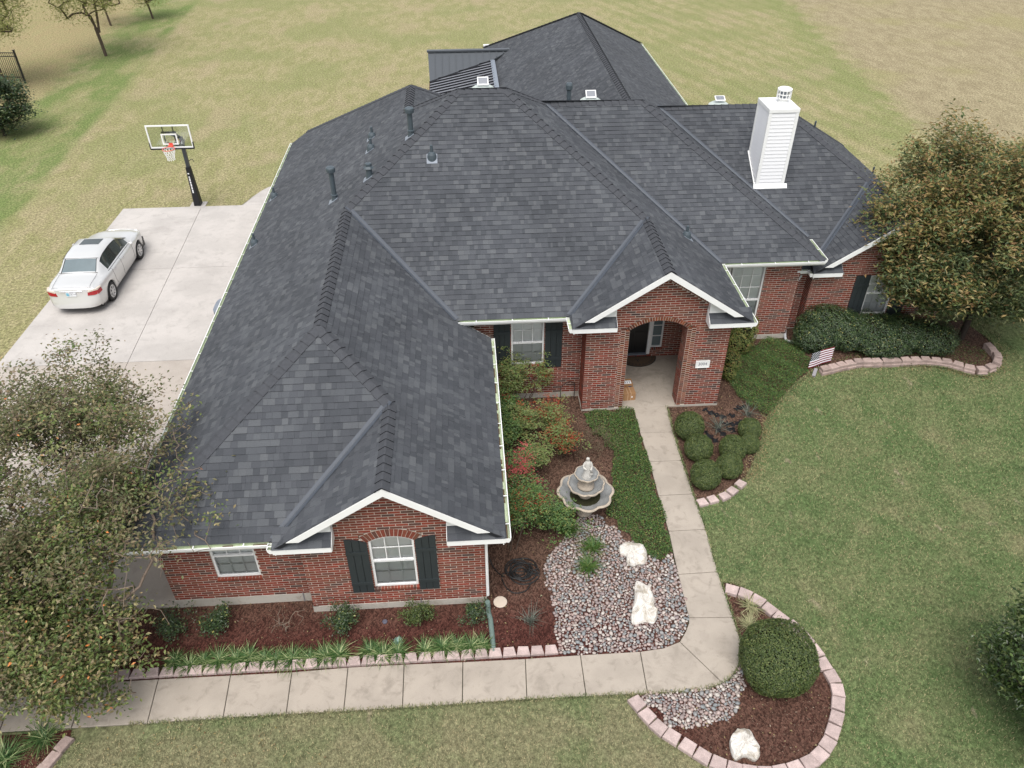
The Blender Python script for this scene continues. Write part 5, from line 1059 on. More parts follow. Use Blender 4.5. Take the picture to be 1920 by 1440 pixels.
# ---- trees of the back field
def field_tree(px, py, h, rw, label, n, leafn, lsz, seed, name='field_tree', mat='l_far', lean=0., grp='sparse trees on the back lawn', multi=False, low=.42):
    b_ = at(px, py); x, y, _ = b_
    roots = [[(x, y, 0), (x-.05, y, h*.12), (x-.12+lean, y, h*.24), (x-.2+lean, y, h*.34)]]+([[(x+.03, y, h*.2), (x+.15+lean, y+.1, h*.34), (x+.3+lean, y+.1, h*.5)], [(x-.1, y, h*.24), (x-.5, y, h*.42)]] if multi else [])
    return tree(name, label, 'tree', roots, ellipsoid(n, (x+lean, y, h*(low+.30)), (rw, rw, h*.36), seed=seed, holes=.8, hs=.9), leafn, lsz, MT[mat], MT['bark'], spread=.36, seg=.5, rtip=.012, expo=.40, up=.2, aspect=.32, group=grp)
field_tree(199, 105, 7.2, 3.0, 'slender forked tree on the back lawn, nearest the driveway side', 220, 72, .15, .7, multi=True)
field_tree(287, 35, 4.2, 1.5, 'small young tree at the top edge right of the forked tree', 90, 55, .14, 2.2, low=.30)
field_tree(208, 48, 5.5, 2., 'thin tree standing directly behind the forked tree', 90, 55, .14, 3.1, low=.34)
p = at(-70, 150)
field_tree(12, 162, 6.6, 3.0, 'airy yellow-green tree spreading over the top left corner', 240, 70, .15, 4.4, low=.48)
x, y, _ = at(-22, 176, 2.1)
tree('oak_tree', 'dark green low-branching tree cut by the left edge below the iron fence', 'tree', [[(x, y, 0), (x, y, .9), (x+.1, y, 1.6)]], ellipsoid(170, (x, y+.2, 1.65), (1.75, 1.4, 1.25), seed=.2, holes=.1, inner=.5), 80, .14, MT['l_hedge'], MT['darkbark'], spread=.22, seg=.4, rtip=.01)

# ---- clipped shrubs
def clipped(label, px, py, rpx, zf=.92, sq=1., name='ball_shrub', group=None, nl=9000, lsz=.038, squash=1.):
    """rounded shrub whose middle is seen at px,py with radius rpx photo pixels"""
    p = at(px, py, .45); d = np.linalg.norm(p-np.array([0, 0, CAM_H])); r = rpx*d/math.hypot(CAM_F, math.hypot(px-960, py-720)); zc_ = r*zf*squash; p = at(px, py, zc_); r = rpx*(p-np.array([0, 0, CAM_H]))@FW/CAM_F
    t = thing(name, label, 'shrub', (p[0], p[1], 0), group); D = RNG.normal(size=(nl, 3)); D /= np.linalg.norm(D, axis=1)[:, None]; D = D[D[:, 2] > -.75]
    n4 = (np.abs(D)**sq).sum(1)**(1/sq) if sq > 2 else np.ones(len(D)); sp = np.array([0, 0, zc_]); bump_ = 1+.035*np.sin(D[:, 0]*9+px)*np.sin(D[:, 1]*8)*np.sin(D[:, 2]*7)
    C = np.array([p[0], p[1], zc_])+D/n4[:, None]*(r*np.array([1, 1, squash]))*(bump_*(RNG.uniform(.92, 1.02, len(D))+(RNG.random(len(D)) < .03)*RNG.uniform(0, .08, len(D))))[:, None]
    V, F = leaves(C, lsz, .1, .6, dirs=D); place('foliage', V, F, MT['l_box'], t)
    m = MB(); m.lathe([(0, zc_-r*squash*.84)]+[(r*.84*math.sin(a), zc_-r*squash*.84*math.cos(a)) for a in np.linspace(.15, math.pi-.15, 9)]+[(0, zc_+r*squash*.84)], (p[0], p[1]), 16); m.build('shade_hull', MT['inner_shade'], t, smooth=True); return t  # dark hull under the leaves paints the shade inside the shrub
zb5 = zc(1240, 680, 5.142)
for (x, y, r), l in zip(((272, 610, 150), (360, 820, 145), (430, 1078, 157), (655, 995, 135), (690, 825, 140), (848, 782, 104), (852, 640, 116)), ('ball shrub beside the path nearest the porch pier', 'ball shrub by the path, in the middle of the path-side three', 'largest ball shrub, nearest the camera beside the path', 'ball shrub behind the pink edging blocks, right of the largest one', 'ball shrub in the centre of the cluster of seven', 'small ball shrub on the lawn side of the cluster', 'ball shrub at the back of the cluster beside the spiky plant')):
    clipped(l, *zb5(x, y), r/5.142*.93, group='clipped ball shrubs right of the path')
clipped('big round clipped shrub in the corner mulch bed', 1150+1170/3.789, 1060+655/3.789, 66, nl=26000, lsz=.040, sq=2.6, squash=.93, zf=.95)

def mound(name, label, cat, blobs, n, lsz, mat, zfun=None, group=None, up=.3):
    """blobs: list of (x,y,z,rx,ry,rz): leaf shells joined into one plant"""
    t = thing(name, label, cat, (blobs[0][0], blobs[0][1], 0), group); Cs, Ds = [], []; tot = sum(b[3]*b[4] for b in blobs)
    for (x, y, z, rx, ry, rz) in blobs:
        k = int(n*rx*ry/tot); D = RNG.normal(size=(k, 3)); D /= np.linalg.norm(D, axis=1)[:, None]; q = 1+.10*np.sin(D[:, 0]*7+x*3)*np.sin(D[:, 1]*6+y)+.05*np.sin(D[:, 2]*11+D[:, 0]*9); C = np.array([x, y, z])+D*np.array([rx, ry, rz])*(q*RNG.uniform(.84, 1.03, k))[:, None]; kp = C[:, 2] > .03; Cs.append(C[kp]); Ds.append(D[kp])
    C, D = np.concatenate(Cs), np.concatenate(Ds); V, F = leaves(C, lsz, up, .55, dirs=D); place('foliage', V, F, mat, t)
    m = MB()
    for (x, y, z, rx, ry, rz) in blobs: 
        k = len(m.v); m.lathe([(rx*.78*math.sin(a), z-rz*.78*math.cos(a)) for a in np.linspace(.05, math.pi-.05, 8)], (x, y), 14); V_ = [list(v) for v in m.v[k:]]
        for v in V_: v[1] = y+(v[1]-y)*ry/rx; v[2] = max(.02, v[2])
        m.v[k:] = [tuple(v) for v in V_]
    m.build('shade_hull', MT['inner_shade'], t, smooth=True); return t  # solid dark hulls, inner shade put into their colour
def blob(px, py, z, rx, ry, rz): p = at(px, py, z); return (p[0], p[1], z, rx, ry, rz)
mound('hedge', 'rounded dark hedge in front of the right wall corner', 'hedge', [blob(1550, 612, .6, .9, .75, .70), blob(1525, 632, .4, .62, .55, .48), blob(1592, 622, .55, .7, .65, .60)], 30000, .048, MT['l_hedge'])
mound('hedge', 'long low dark hedge under the shuttered right window', 'hedge', [blob(1635, 622, .55, .85, .75, .60), blob(1690, 624, .5, .85, .75, .58), blob(1745, 632, .45, .8, .7, .52), blob(1660, 644, .4, .9, .55, .45)], 34000, .048, MT['l_hedge'])
mound('shrub', 'golden-green shrub behind the right porch pier', 'shrub', [blob(1397, 618, .75, .40, .40, .60), blob(1385, 640, .45, .42, .40, .42)], 4200, .055, MT['l_gold'])
mound('shrub', 'low yellowish shrub at the foot of the right porch pier', 'shrub', [blob(1371, 676, .35, .26, .38, .36), blob(1366, 698, .25, .20, .26, .24)], 2200, .05, MT['l_gold'])

# ---- ground cover
def ground_cover(label, poly, dens, hgt, mat, lsz=.042):
    P = np.array(poly); lo, hi = P.min(0), P.max(0); n = int(dens*np.prod(hi-lo)); X, Y = RNG.uniform(lo[0], hi[0], n), RNG.uniform(lo[1], hi[1], n)
    wob = .06*np.sin(X*9+Y*4)+.05*np.sin(Y*11-X*5); k = pip(X+wob, Y+wob, poly); X, Y = X[k], Y[k]; h = hgt*(.6+.28*np.sin(X*3.1+1)*np.sin(Y*2.7)+.2*np.sin(X*7+Y*5))
    Z = .02+h*RNG.random(len(X))**.5; V, F = leaves(np.stack([X, Y, Z], 1), lsz, .45, .5); o = place('ground_cover', V, F, mat); return tag(o, label, 'ground cover', None, 'stuff')
ground_cover('glossy green ground cover between the fountain and the path', pxpoly([(1096, 775), (1186, 769), (1200, 813), (1217, 867), (1234, 930), (1253, 1000), (1259, 1040), (1238, 1052), (1205, 1040), (1172, 1006), (1140, 975), (1128, 955), (1148, 900), (1150, 862), (1128, 835), (1100, 810)]), 3300, .17, MT['l_ivy'])
ground_cover('dense green ground cover between the right porch pier and the flag', pxpoly([(1438, 638), (1472, 640), (1500, 655), (1512, 680), (1524, 690), (1490, 720), (1462, 752), (1440, 782), (1412, 775), (1385, 752), (1368, 725), (1372, 690), (1400, 660)]), 3000, .20, MT['l_ivy'])
ground_cover('thin ground cover leaves beside the retaining blocks right of the flag', pxpoly([(1530, 690), (1540, 670), (1600, 680), (1700, 678), (1790, 684), (1850, 690), (1850, 660), (1800, 640), (1740, 660), (1600, 662)]), 420, .09, MT['l_ivy'])

# ---- bladed plants
def clump_mesh(name, n, L, wd, mat, lift=.75, droop=.9, seed=0):
    rg = np.random.default_rng(seed); V, F = [], []; k = 0
    for i in range(n):
        a = rg.uniform(0, 2*math.pi); l = L*rg.uniform(.6, 1.1); el = rg.uniform(.35, 1.35)*lift; o = rg.normal(size=2)*L*.10; d = np.array([math.cos(a), math.sin(a)]); s = np.array([-d[1], d[0]])*wd/2; pts = []
        for j in range(5):
            t = j/4; out = l*(t*math.cos(el)+.25*droop*t*t); z = l*(t*math.sin(el)-.55*droop*t*t*math.sin(el)); w = (1-t**2*.95); c = o+d*out; pts.append(((c[0]-s[0]*w, c[1]-s[1]*w, max(.01, z+.01)), (c[0]+s[0]*w, c[1]+s[1]*w, max(.01, z+.01))))
        for p in pts: V += [p[0], p[1]]
        F += [(k+2*j, k+2*j+1, k+2*j+3, k+2*j+2) for j in range(4)]; k += 10
    return npmesh(name, V, [np.array(F)], [mat])
def plant(name, me, label, cat, px, py, sc=1., group=None):
    p = at(px, py); o = inst(name, me, (p[0], p[1], .012), None, random.uniform(0, 6.3), (sc, sc, sc)); return tag(o, label, cat, group)
LIR = [clump_mesh('lily_turf', 120, .34, .017, MT['l_lir'], seed=i) for i in range(4)]
z7 = zc(0, 960, 3); z8 = zc(640, 960, 3)
lp = [z7(*q) for q in ((985, 850), (1070, 868), (1150, 850), (1240, 842), (1330, 835), (1400, 832), (1490, 836), (1560, 842), (1650, 835), (1735, 828), (1830, 822), (1905, 815))]+[z8(*q) for q in ((160, 790), (235, 812), (320, 800), (470, 780), (572, 770), (650, 762), (730, 768), (790, 757))]
for i, q in enumerate(lp[::-1]): plant('lily_turf', LIR[i % 4], ORDI[i]+' striped lily turf clump left of the green drain pipe, behind the pink edging', 'lily turf', *q, random.uniform(.85, 1.15), 'lily turf clumps behind the front edging')
LV = [clump_mesh('lily_turf', 110, .34, .015, MT['l_var'], seed=20+i) for i in range(2)]
plant('lily_turf', LV[0], 'cream striped lily turf next to the curved block edging above the big round shrub', 'lily turf', 1407, 1140, 1.0, 'cream striped lily turf'); plant('lily_turf', LV[1], 'cream striped lily turf touching the big round shrub', 'lily turf', 1405, 1174, .95, 'cream striped lily turf')
plant('lily_turf', clump_mesh('lily_turf', 130, .46, .016, MT['l_lir'], seed=31), 'large striped lily turf below the front walk by the three loose blocks', 'lily turf', 82, 1386, 1.0); plant('lily_turf', clump_mesh('lily_turf', 140, .5, .018, MT['l_lir'], seed=32), 'large lily turf in the bottom left corner', 'lily turf', 8, 1428, 1.1)
DL = [clump_mesh('daylily', 150, .40, .015, MT['l_day'], lift=.95, seed=40+i) for i in range(3)]
for i, (q, l) in enumerate((((1067, 998), 'grassy green daylily nearest the red-leaved shrubs'), ((1111, 1030), 'grassy green daylily in the middle of the three at the river rock'), ((1103, 1066), 'grassy green daylily standing in the river rock, lowest of the three'))): plant('daylily', DL[i], l, 'daylily', *q, 1.05, 'daylilies at the river rock')
YU = [clump_mesh('spiky_plant', 60, .52, .012, MT['l_yuc'], lift=.85, droop=.35, seed=50+i) for i in range(3)]
plant('spiky_plant', YU[0], 'grey-green spiky plant in the mulch beside the drain pipe', 'spiky plant', 994, 1164, .85); plant('spiky_plant', YU[1], 'grey-green spiky plant on the black weed fabric among the ball shrubs', 'spiky plant', 1347, 805, .95); plant('spiky_plant', YU[2], 'spiky plant with grey blades at the edge of the ground cover behind the ball shrubs', 'spiky plant', 1402, 778, .95)
plant('low_plant', clump_mesh('low_plant', 90, .10, .03, MT['l_blue'], lift=.6, droop=.3, seed=60), 'tiny pale blue-green plant in the front mulch', 'plant', 747, 1205, 1.1)
def small_shrub(label, px, py, rpx, h, mat, lsz=.05, n=1100, group=None, red=0.):
    p = at(px, py); d = (np.array([p[0], p[1], .2])-np.array([0, 0, CAM_H]))@FW; r = rpx*d/CAM_F; rg = RNG; x, y, _ = p; y -= .05
    A = np.array([(x+rg.normal()*r*.5, y+rg.normal()*r*.5, h*rg.uniform(.35, 1.)) for _ in range(22)]); return tree('small_shrub', label, 'shrub', [[(x, y, 0), (x, y, h*.2)]], A, n//22, lsz, mat, MT['bark'], spread=r*.24, seg=.1, rtip=.003, group=group)
gs = 'small shrubs in the front mulch'
small_shrub('dark small shrub half under the crape myrtle branches', 330, 1178, 30, .38, MT['l_hedge'], .055, 1000, gs); small_shrub('open dark green shrub below the left wing window', 413, 1172, 28, .42, MT['l_hedge'], .055, 1200, gs)
small_shrub('dense dark shrub at the left corner of the gable wall', 650, 1170, 24, .45, MT['l_hedge'], .05, 1700, gs); small_shrub('light green upright shrub under the arched window', 786, 1160, 22, .48, MT['l_box'], .05, 1500, gs); small_shrub('small dark shrub beside the white downspout', 893, 1158, 19, .36, MT['l_hedge'], .048, 1100, gs)
x, y, _ = at(537, 1185)
tree('twig_shrub', 'dead leafless twiggy shrub in the front mulch', 'shrub', [[(x, y, 0), (x, y, .06)]], np.array([(x+RNG.normal()*.16, y+RNG.normal()*.14, RNG.uniform(.15, .5)) for _ in range(34)]), 4, .03, MT['l_brown'], MT['palebark'], seg=.08, rtip=.005, expo=.3)
x, y, _ = at(1104, 846)
tree('twig_shrub', 'wispy brown bare shrub behind the fountain', 'shrub', [[(x, y, 0), (x, y, .1)], [(x-.3, y+.2, 0), (x-.3, y+.2, .1)], [(x+.3, y+.1, 0), (x+.3, y+.15, .1)]], np.array([(x+RNG.normal()*.34, y+RNG.normal()*.32, RNG.uniform(.15, .62)) for _ in range(230)]), 12, .026, MT['l_brown'], MT['l_brown'], spread=.06, seg=.09, rtip=.0022, expo=.3)
# ---- heavenly bamboo shrubs between the wing and the fountain
def nandina(label, px, py, h, r, n, mix_, base=None, ncane=6):
    """px,py: where the middle of the foliage shows; mix_: (main, accent, share)"""
    zc_ = h*.68; c = at(px, py, zc_); x, y = (c[0], c[1]) if base is None else at(*base)[:2]
    t = thing('nandina', label, 'shrub', (x, y, 0), 'red-tipped shrubs beside the wing'); tips = []; m = MB(); hot = RNG.random(ncane) < mix_[2]*2.2
    if mix_[2] > .09 and not hot.any(): hot[0] = True
    for i in range(ncane):
        a = 2*math.pi*i/ncane+RNG.random(); q = np.array([c[0]+r*.55*math.cos(a)*RNG.uniform(.4, 1.2), c[1]+r*.55*math.sin(a)*RNG.uniform(.4, 1.2), h*RNG.uniform(.6, .95)]); b_ = np.array([x+.10*math.cos(a), y+.10*math.sin(a), 0]); mid = (b_+q)/2+[0, 0, .1*h]; m.tube(spline([b_, mid, q], 4), [.012]*8+[.006], 5); tips.append(q)
    m.build('canes', MT['bark'], t); S1, S2 = [], []
    for j in range(int(n*.50)):
        ti = RNG.integers(len(tips)); q = tips[ti]; s_ = q+RNG.normal(size=3)*np.array([r*.40, r*.40, h*.16]); s_[2] = max(.12, s_[2]); k = 26; cc = s_+RNG.normal(size=(k, 3))*np.array([.088, .088, .014]); (S2 if (hot[ti] and s_[2] > zc_*.9 and RNG.random() < .55) else S1).append(cc)
    V, F = leaves(np.concatenate(S1), .066, .75, .46); place('foliage', V, F, mix_[0], t)
    if S2: V, F = leaves(np.concatenate(S2), .056, .55, .45); place('foliage', V, F, mix_[1], t)
N_, Y_, R_, K_ = MT['l_nan'], MT['l_nanyel'], MT['l_red'], MT['l_pink']
nandina('tall pale green leafy shrub under the left half of the shuttered window', 958, 712, 1.35, .40, 210, (Y_, R_, .05)); nandina('lower dark part-shaded leafy shrub under the tall pale one', 950, 765, .8, .45, 170, (N_, R_, .02)); nandina('thin pale shrub leaning right under the shuttered window', 1020, 716, 1.3, .26, 70, (Y_, R_, .16), base=(985, 758), ncane=3)
nandina('conical leafy shrub with orange tips in front of the porch pier', 1037, 785, 1.05, .38, 170, (Y_, R_, .28)); nandina('grey-green leafy shrub with orange tips left of the conical one', 988, 793, .95, .42, 180, (Y_, R_, .2)); nandina('dark leafy shrub tucked against the gutter edge of the wing', 945, 815, .9, .38, 150, (N_, R_, .03))
nandina('scarlet-leaved shrub nearest the brown bare one', 1052, 826, .85, .36, 170, (Y_, R_, .42)); nandina('low yellow-green shrub with red berries left of the scarlet one', 1003, 860, .75, .33, 150, (Y_, R_, .14)); nandina('shrub with coral pink new leaves beside the wing gutter', 962, 895, 1.15, .40, 230, (N_, K_, .34))
nandina('large green leafy shrub with rusty tips beside the wing', 985, 948, 1.2, .55, 360, (N_, R_, .12), base=(960, 1028)); nandina('low spreading feathery green shrub left of the fountain foot', 1040, 972, .7, .40, 190, (N_, R_, .05)); nandina('dark green shrub low against the wing gutter', 948, 960, .85, .38, 170, (N_, R_, .02))

# ================================================================== STONES AND EDGINGS
def ico(sub):
    import bmesh
    bm = bmesh.new(); bmesh.ops.create_icosphere(bm, subdivisions=sub, radius=1.); V = np.array([v.co[:] for v in bm.verts]); F = np.array([[v.index for v in f.verts] for f in bm.faces]); bm.free(); return V, F
IV1, IF1 = ico(1)
IV2, IF2 = ico(2)
RK1 = pxpoly([(1085, 972), (1062, 1008), (1030, 1042), (1020, 1062), (1018, 1092), (1034, 1112), (1037, 1130), (1046, 1160), (1040, 1180), (1046, 1203), (1060, 1228), (1088, 1229), (1200, 1222), (1243, 1215), (1272, 1202), (1286, 1180), (1290, 1160), (1270, 1079), (1258, 1042), (1238, 1054), (1205, 1042), (1172, 1010), (1140, 980), (1110, 966)])
RK2 = pxpoly([(1203, 1305), (1230, 1334), (1263, 1364), (1298, 1367), (1335, 1357), (1378, 1340), (1389, 1313), (1395, 1260), (1388, 1245), (1382, 1257), (1371, 1273), (1355, 1285), (1319, 1295.5), (1270, 1300.5)])
ROCKS = [(1186, 1041, .30), (1206, 1135, .36), (1395, 1400, .30), (1111, 1030, .22), (1103, 1066, .22), (1097, 955, .18)]
def pebbles(poly, seed):
    rg = np.random.default_rng(seed); P = np.array(poly); lo, hi = P.min(0)-.02, P.max(0)+.02; out = []; cell = .12; grid = {}
    for it in range(26000):
        x, y = rg.uniform(lo, hi); r = (.028+.028*rg.random()**1.4)*(1. if it < 8000 else .62)
        wob = .04*math.sin(x*17)+.04*math.sin(y*15)
        if not pip(np.array([x+wob]), np.array([y+wob]), poly)[0]: continue
        gx, gy = int(x/cell), int(y/cell); ok = True
        for i in (-1, 0, 1):
            for j in (-1, 0, 1):
                for (a, b_, c) in grid.get((gx+i, gy+j), ()):
                    if (a-x)**2+(b_-y)**2 < ((r+c)*.80)**2: ok = False; break
                if not ok: break
            if not ok: break
        if ok: grid.setdefault((gx, gy), []).append((x, y, r)); out.append((x, y, r))
    return out
PM = []
for i in range(6):
    rg = np.random.default_rng(70+i); V = IV1*np.array([1.25, .92, .55])*(1+.10*rg.normal(size=(len(IV1), 1))); PM.append((V, npmesh('pebble', V, [IF1], [MT['pebble']], smooth=True)))
for nm, poly, seed, cap in (('river_rock_bed', RK1, 1, 230), ('corner_rock_bed', RK2, 2, 70)):
    ob = sheet(nm, poly, .016, MT['mulch']); L = pebbles(poly, seed); avoid = [at(a, b_)[:2] for a, b_, _ in ROCKS]
    L.sort(key=lambda q: -q[2]/(30-q[1])*1.); vs, fs, k = [], [], 0
    for i, (x, y, r) in enumerate(L):
        v, me = PM[i % 6]; a = random.uniform(0, 6.3); z = .022+r*.25
        if i < cap: inst('pebble', me, (x, y, z), ob, scale=(r, r, r), rot=(random.uniform(-.25, .25), random.uniform(-.25, .25), a))
        else:
            ca, sa = math.cos(a), math.sin(a); W_ = np.stack([x+r*(v[:, 0]*ca-v[:, 1]*sa), y+r*(v[:, 0]*sa+v[:, 1]*ca), z+r*v[:, 2]], 1); vs.append(W_); fs.append(IF1+k); k += len(v)
    if vs: tag(place('pebbles', np.concatenate(vs), [np.concatenate(fs)], MT['pebble'], ob, smooth=True), kind='stuff')
# ---- limestone boulders
def boulder(label, outline, h, seed, tilt=0.):
    P = [at(x, y, .03)[:2] for x, y in outline]; P = np.array(spline(P, 4, True)); c = P.mean(0); rg = np.random.default_rng(seed); n = len(P); V, F = [], []; prof = [(1., 0.), (1.03, .45), (.96, .82), (.78, 1.), (.5, 1.05), (.22, 1.08)]
    ph = rg.uniform(0, 6, 6)
    for i, (s_, z) in enumerate(prof):
        for j in range(n):
            q = c+(P[j]-c)*s_*(1+.03*rg.normal()*(s_ < 1)); zz = h*z+(.035*math.sin(q[0]*9+ph[0])*math.sin(q[1]*8+ph[1])+.02*math.sin(q[0]*21+ph[2])+.008*rg.normal())*(z > .5)+tilt*(q[1]-c[1])*z; V.append((q[0], q[1], zz))
    V.append((c[0], c[1], h*1.08)); k = len(prof); F4 = [(i*n+j, i*n+(j+1) % n, (i+1)*n+(j+1) % n, (i+1)*n+j) for i in range(k-1) for j in range(n)]; F3 = [((k-1)*n+j, (k-1)*n+(j+1) % n, len(V)-1) for j in range(n)]
    me_o = place('boulder', V, [np.array(F4), np.array(F3)], MT['rock'], smooth=False); return tag(me_o, label, 'boulder', 'white limestone boulders')
z4 = zc(900, 1000, 4.364); z9 = zc(1150, 1060, 3.789)
boulder('white limestone boulder with a dark hollow, beside the ground cover', [z4(*q) for q in ((1140, 120), (1185, 92), (1250, 95), (1320, 110), (1362, 165), (1350, 250), (1290, 258), (1255, 272), (1200, 245), (1195, 195), (1150, 175))], .15, 3)
boulder('tall narrow white boulder standing in the river rock', [z4(*q) for q in ((1272, 412), (1330, 416), (1390, 470), (1422, 540), (1425, 612), (1450, 660), (1420, 738), (1350, 728), (1258, 748), (1236, 692), (1262, 560))], .13, 4)
boulder('squat white boulder with brown stains in the corner mulch bed', [z9(*q) for q in ((890, 1182), (962, 1180), (1000, 1250), (1036, 1340), (1005, 1393), (930, 1362), (862, 1386), (826, 1285), (842, 1215))], .18, 5)
boulder('white rock mostly hidden by the big round shrub', [z9(*q) for q in ((1330, 800), (1400, 740), (1448, 725), (1440, 755), (1345, 828), (1310, 830))], .14, 6)
# ---- concrete edging blocks
BLK = {}
def block_mesh(kind, wf=.285, wb=.23, dp=.20, h=.10):
    key = (kind, wf, wb, dp, h)
    if key not in BLK:
        m = MB(); c = .012; lo = [(-wf/2, -dp/2), (wf/2, -dp/2), (wb/2, dp/2), (-wb/2, dp/2)]; V = [(*p, 0) for p in lo]+[(*p, h-c) for p in lo]+[(p[0]*.92, p[1]*.92, h) for p in lo]
        m.add(V, [(8, 9, 10, 11)]+[(i, (i+1) % 4, (i+1) % 4+4, i+4) for i in range(4)]+[(i+4, (i+1) % 4+4, (i+1) % 4+8, i+8) for i in range(4)]); me = bpy.data.meshes.new('block'); me.from_pydata(m.v, [], m.f); me.materials.append(MT[kind]); BLK[key] = me
    return BLK[key]
def edging(label, pts, kind, inward, wf=.27, wb=.19, dp=.20, h=.10, closed=False, second=None):
    """pts: world centre points of the blocks in order; inward: a point on the bed side (narrow end points there)"""
    t = thing('block_edging', label, 'edging', (pts[0][0], pts[0][1], 0)); me = block_mesh(kind, wf, wb, dp, h)
    for i, p in enumerate(pts):
        a, b_ = pts[max(0, i-1)], pts[min(len(pts)-1, i+1)]; d = np.array(b_[:2])-np.array(a[:2]); ang = math.atan2(d[1], d[0]); nv = np.array([-math.sin(ang), math.cos(ang)])
        if nv@(np.array(inward[:2])-np.array(p[:2])) < 0: ang += math.pi
        inst('block', me, (p[0], p[1], .0+random.uniform(-.006, .004)), t, rot=(random.uniform(-.03, .03), random.uniform(-.03, .03), ang+random.uniform(-.05, .05)))
        if second and second(i): inst('block', me, (p[0]+random.uniform(-.02, .02), p[1]+.03, h), t, rot=(0, random.uniform(-.04, .04), ang+random.uniform(-.06, .06)))
    return t
a, b_ = at(1033, 1221), at(40, 1279); n = int(np.linalg.norm(b_-a)/.285)
edging('straight row of pink blocks between the front mulch and the walk', [a+(b_-a)*i/n for i in range(n+1)], 'pink', (-3, 12), .278, .205, .20, .09)
L = [z9(*q) for q in ((170, 972), (245, 1062), (325, 1144), (420, 1210), (532, 1280), (637, 1347), (750, 1400), (865, 1440), (975, 1462), (1085, 1472), (1195, 1460), (1300, 1433), (1397, 1393), (1467, 1340), (1525, 1262), (1563, 1172), (1590, 1075), (1600, 975), (1597, 880), (1557, 783), (1497, 695), (1440, 602), (1370, 515), (1290, 432), (1190, 365), (1110, 305), (1030, 242), (938, 196), (843, 168))]
edging('curved ring of rose-grey blocks round the corner mulch bed', [at(*q, .1) for q in L], 'pink', at(1400, 1250), .29, .25, .245, .10)
zr_ = zc(1480, 550, 4.571)
L = [zr_(*q) for q in ((305, 655), (378, 640), (448, 622), (522, 608), (590, 594), (672, 590), (752, 590), (832, 588), (912, 584), (995, 580), (1085, 578), (1170, 576), (1260, 584), (1355, 594), (1455, 618), (1548, 645), (1648, 660), (1728, 638), (1785, 592), (1782, 542), (1748, 496), (1712, 462))]
edging('two-course curved wall of tan blocks along the right bed below the hedge', [at(*q, .13) for q in L], 'tan', at(1650, 640), .31, .24, .22, .10, second=lambda i: True)
edging('five pale blocks curving round the ball shrubs beside the path', [at(*zb5(*q), .08) for q in ((395, 1340), (495, 1312), (610, 1280), (685, 1230), (765, 1162))], 'pink', at(1340, 880), .25, .22, .22, .09)
edging('three loose grey-pink blocks in the bottom left corner', [at(*z7(*q), .08) for q in ((355, 1303), (285, 1388), (215, 1462))], 'tan', at(20, 1400), .31, .27, .20, .09)

# ================================================================== FOUNTAIN
fx, fy = 2.562, 13.14
ft = thing('fountain', 'three-tier scalloped stone fountain with a figure on top', 'fountain', (fx, fy, 0)); WB = lambda k, a, ph=0.: (lambda t, r: 1+a*(abs(math.cos(t*k/2+ph))-.6))
m = MB(); m.lathe([(.20, 0), (.20, .05), (.15, .09), (.13, .25), (.16, .38), (.22, .46), (.20, .5)], (fx, fy), 24); m.build('pedestal', MT['cast'], ft, smooth=True)
def bowl(R0, zrim, depth, k, amp, name, foot):
    w_ = WB(k, amp); m = MB(); n = 72; L = R0*.075
    m.lathe([(foot, zrim-depth), (R0*.55, zrim-depth*.80), (R0*.86, zrim-depth*.35), (R0*1.0, zrim-.05), (R0*1.02, zrim-.015), (R0*.99, zrim), (R0*.93, zrim-.004)], (fx, fy), n, 0, w_); m.lathe([(R0*.93, zrim-.004), (R0*.90, zrim-.03), (R0*.76, zrim-depth*.45), (R0*.50, zrim-depth*.62), (foot*.6, zrim-depth*.66)], (fx, fy), n, 1, w_); return m.build(name, [MT['cast'], MT['basin']], ft, smooth=True)
bowl(.655, .735, .26, 8, .11, 'lower_basin', .19); bowl(.435, 1.00, .20, 10, .06, 'middle_basin', .12); bowl(.285, 1.315, .16, 8, .07, 'upper_basin', .09)
m = MB(); m.lathe([(.37, .588), (.15, .60)], (fx, fy), 28); m.build('wet_leaves', MT['rot'], ft)
m = MB(); m.lathe([(.14, .50), (.16, .60), (.13, .68), (.11, .80), (.14, .86)], (fx, fy), 24); m.lathe([(.12, .86), (.205, .9), (.20, .94), (.17, .955), (.10, 1.0), (.085, 1.10), (.11, 1.18)], (fx, fy), 24); m.lathe([(.10, 1.18), (.13, 1.19), (.12, 1.22)], (fx, fy), 20); m.build('column', MT['cast'], ft, smooth=True)
# robed figure pouring from an urn
P = [(0, 0, 1.19, .115), (0, 0, 1.24, .112), (0, 0, 1.30, .095), (.0, 0, 1.40, .085), (.0, 0, 1.50, .078), (-.002, 0, 1.58, .072), (-.004, 0, 1.655, .074), (-.004, 0, 1.69, .052), (-.006, -.004, 1.715, .030), (-.010, -.012, 1.745, .038), (-.012, -.016, 1.78, .043), (-.012, -.016, 1.81, .032), (-.012, -.016, 1.822, .008)]
m = MB(); V = []; n = 18
for (dx, dy, z, r) in P:
    for j in range(n): t = 2*math.pi*j/n; rr = r*(1+(.07*math.cos(5*t+z*9) if z < 1.66 else 0)); V.append((fx+.012+dx+rr*math.cos(t), fy+dy+rr*.78*math.sin(t), z))
m.add(V, [(i*n+j, i*n+(j+1) % n, (i+1)*n+(j+1) % n, (i+1)*n+j) for i in range(len(P)-1) for j in range(n)])
for s_, el, hd in ((1, (.105, -.02, 1.54), (.075, -.075, 1.455)), (-1, (-.095, -.03, 1.54), (-.03, -.085, 1.50))): m.tube(spline([(fx+.012+s_*.062, fy, 1.65), (fx+el[0], fy+el[1], el[2]), (fx+hd[0], fy+hd[1], hd[2])], 4), [.027]*4+[.024]*4+[.017], 8)
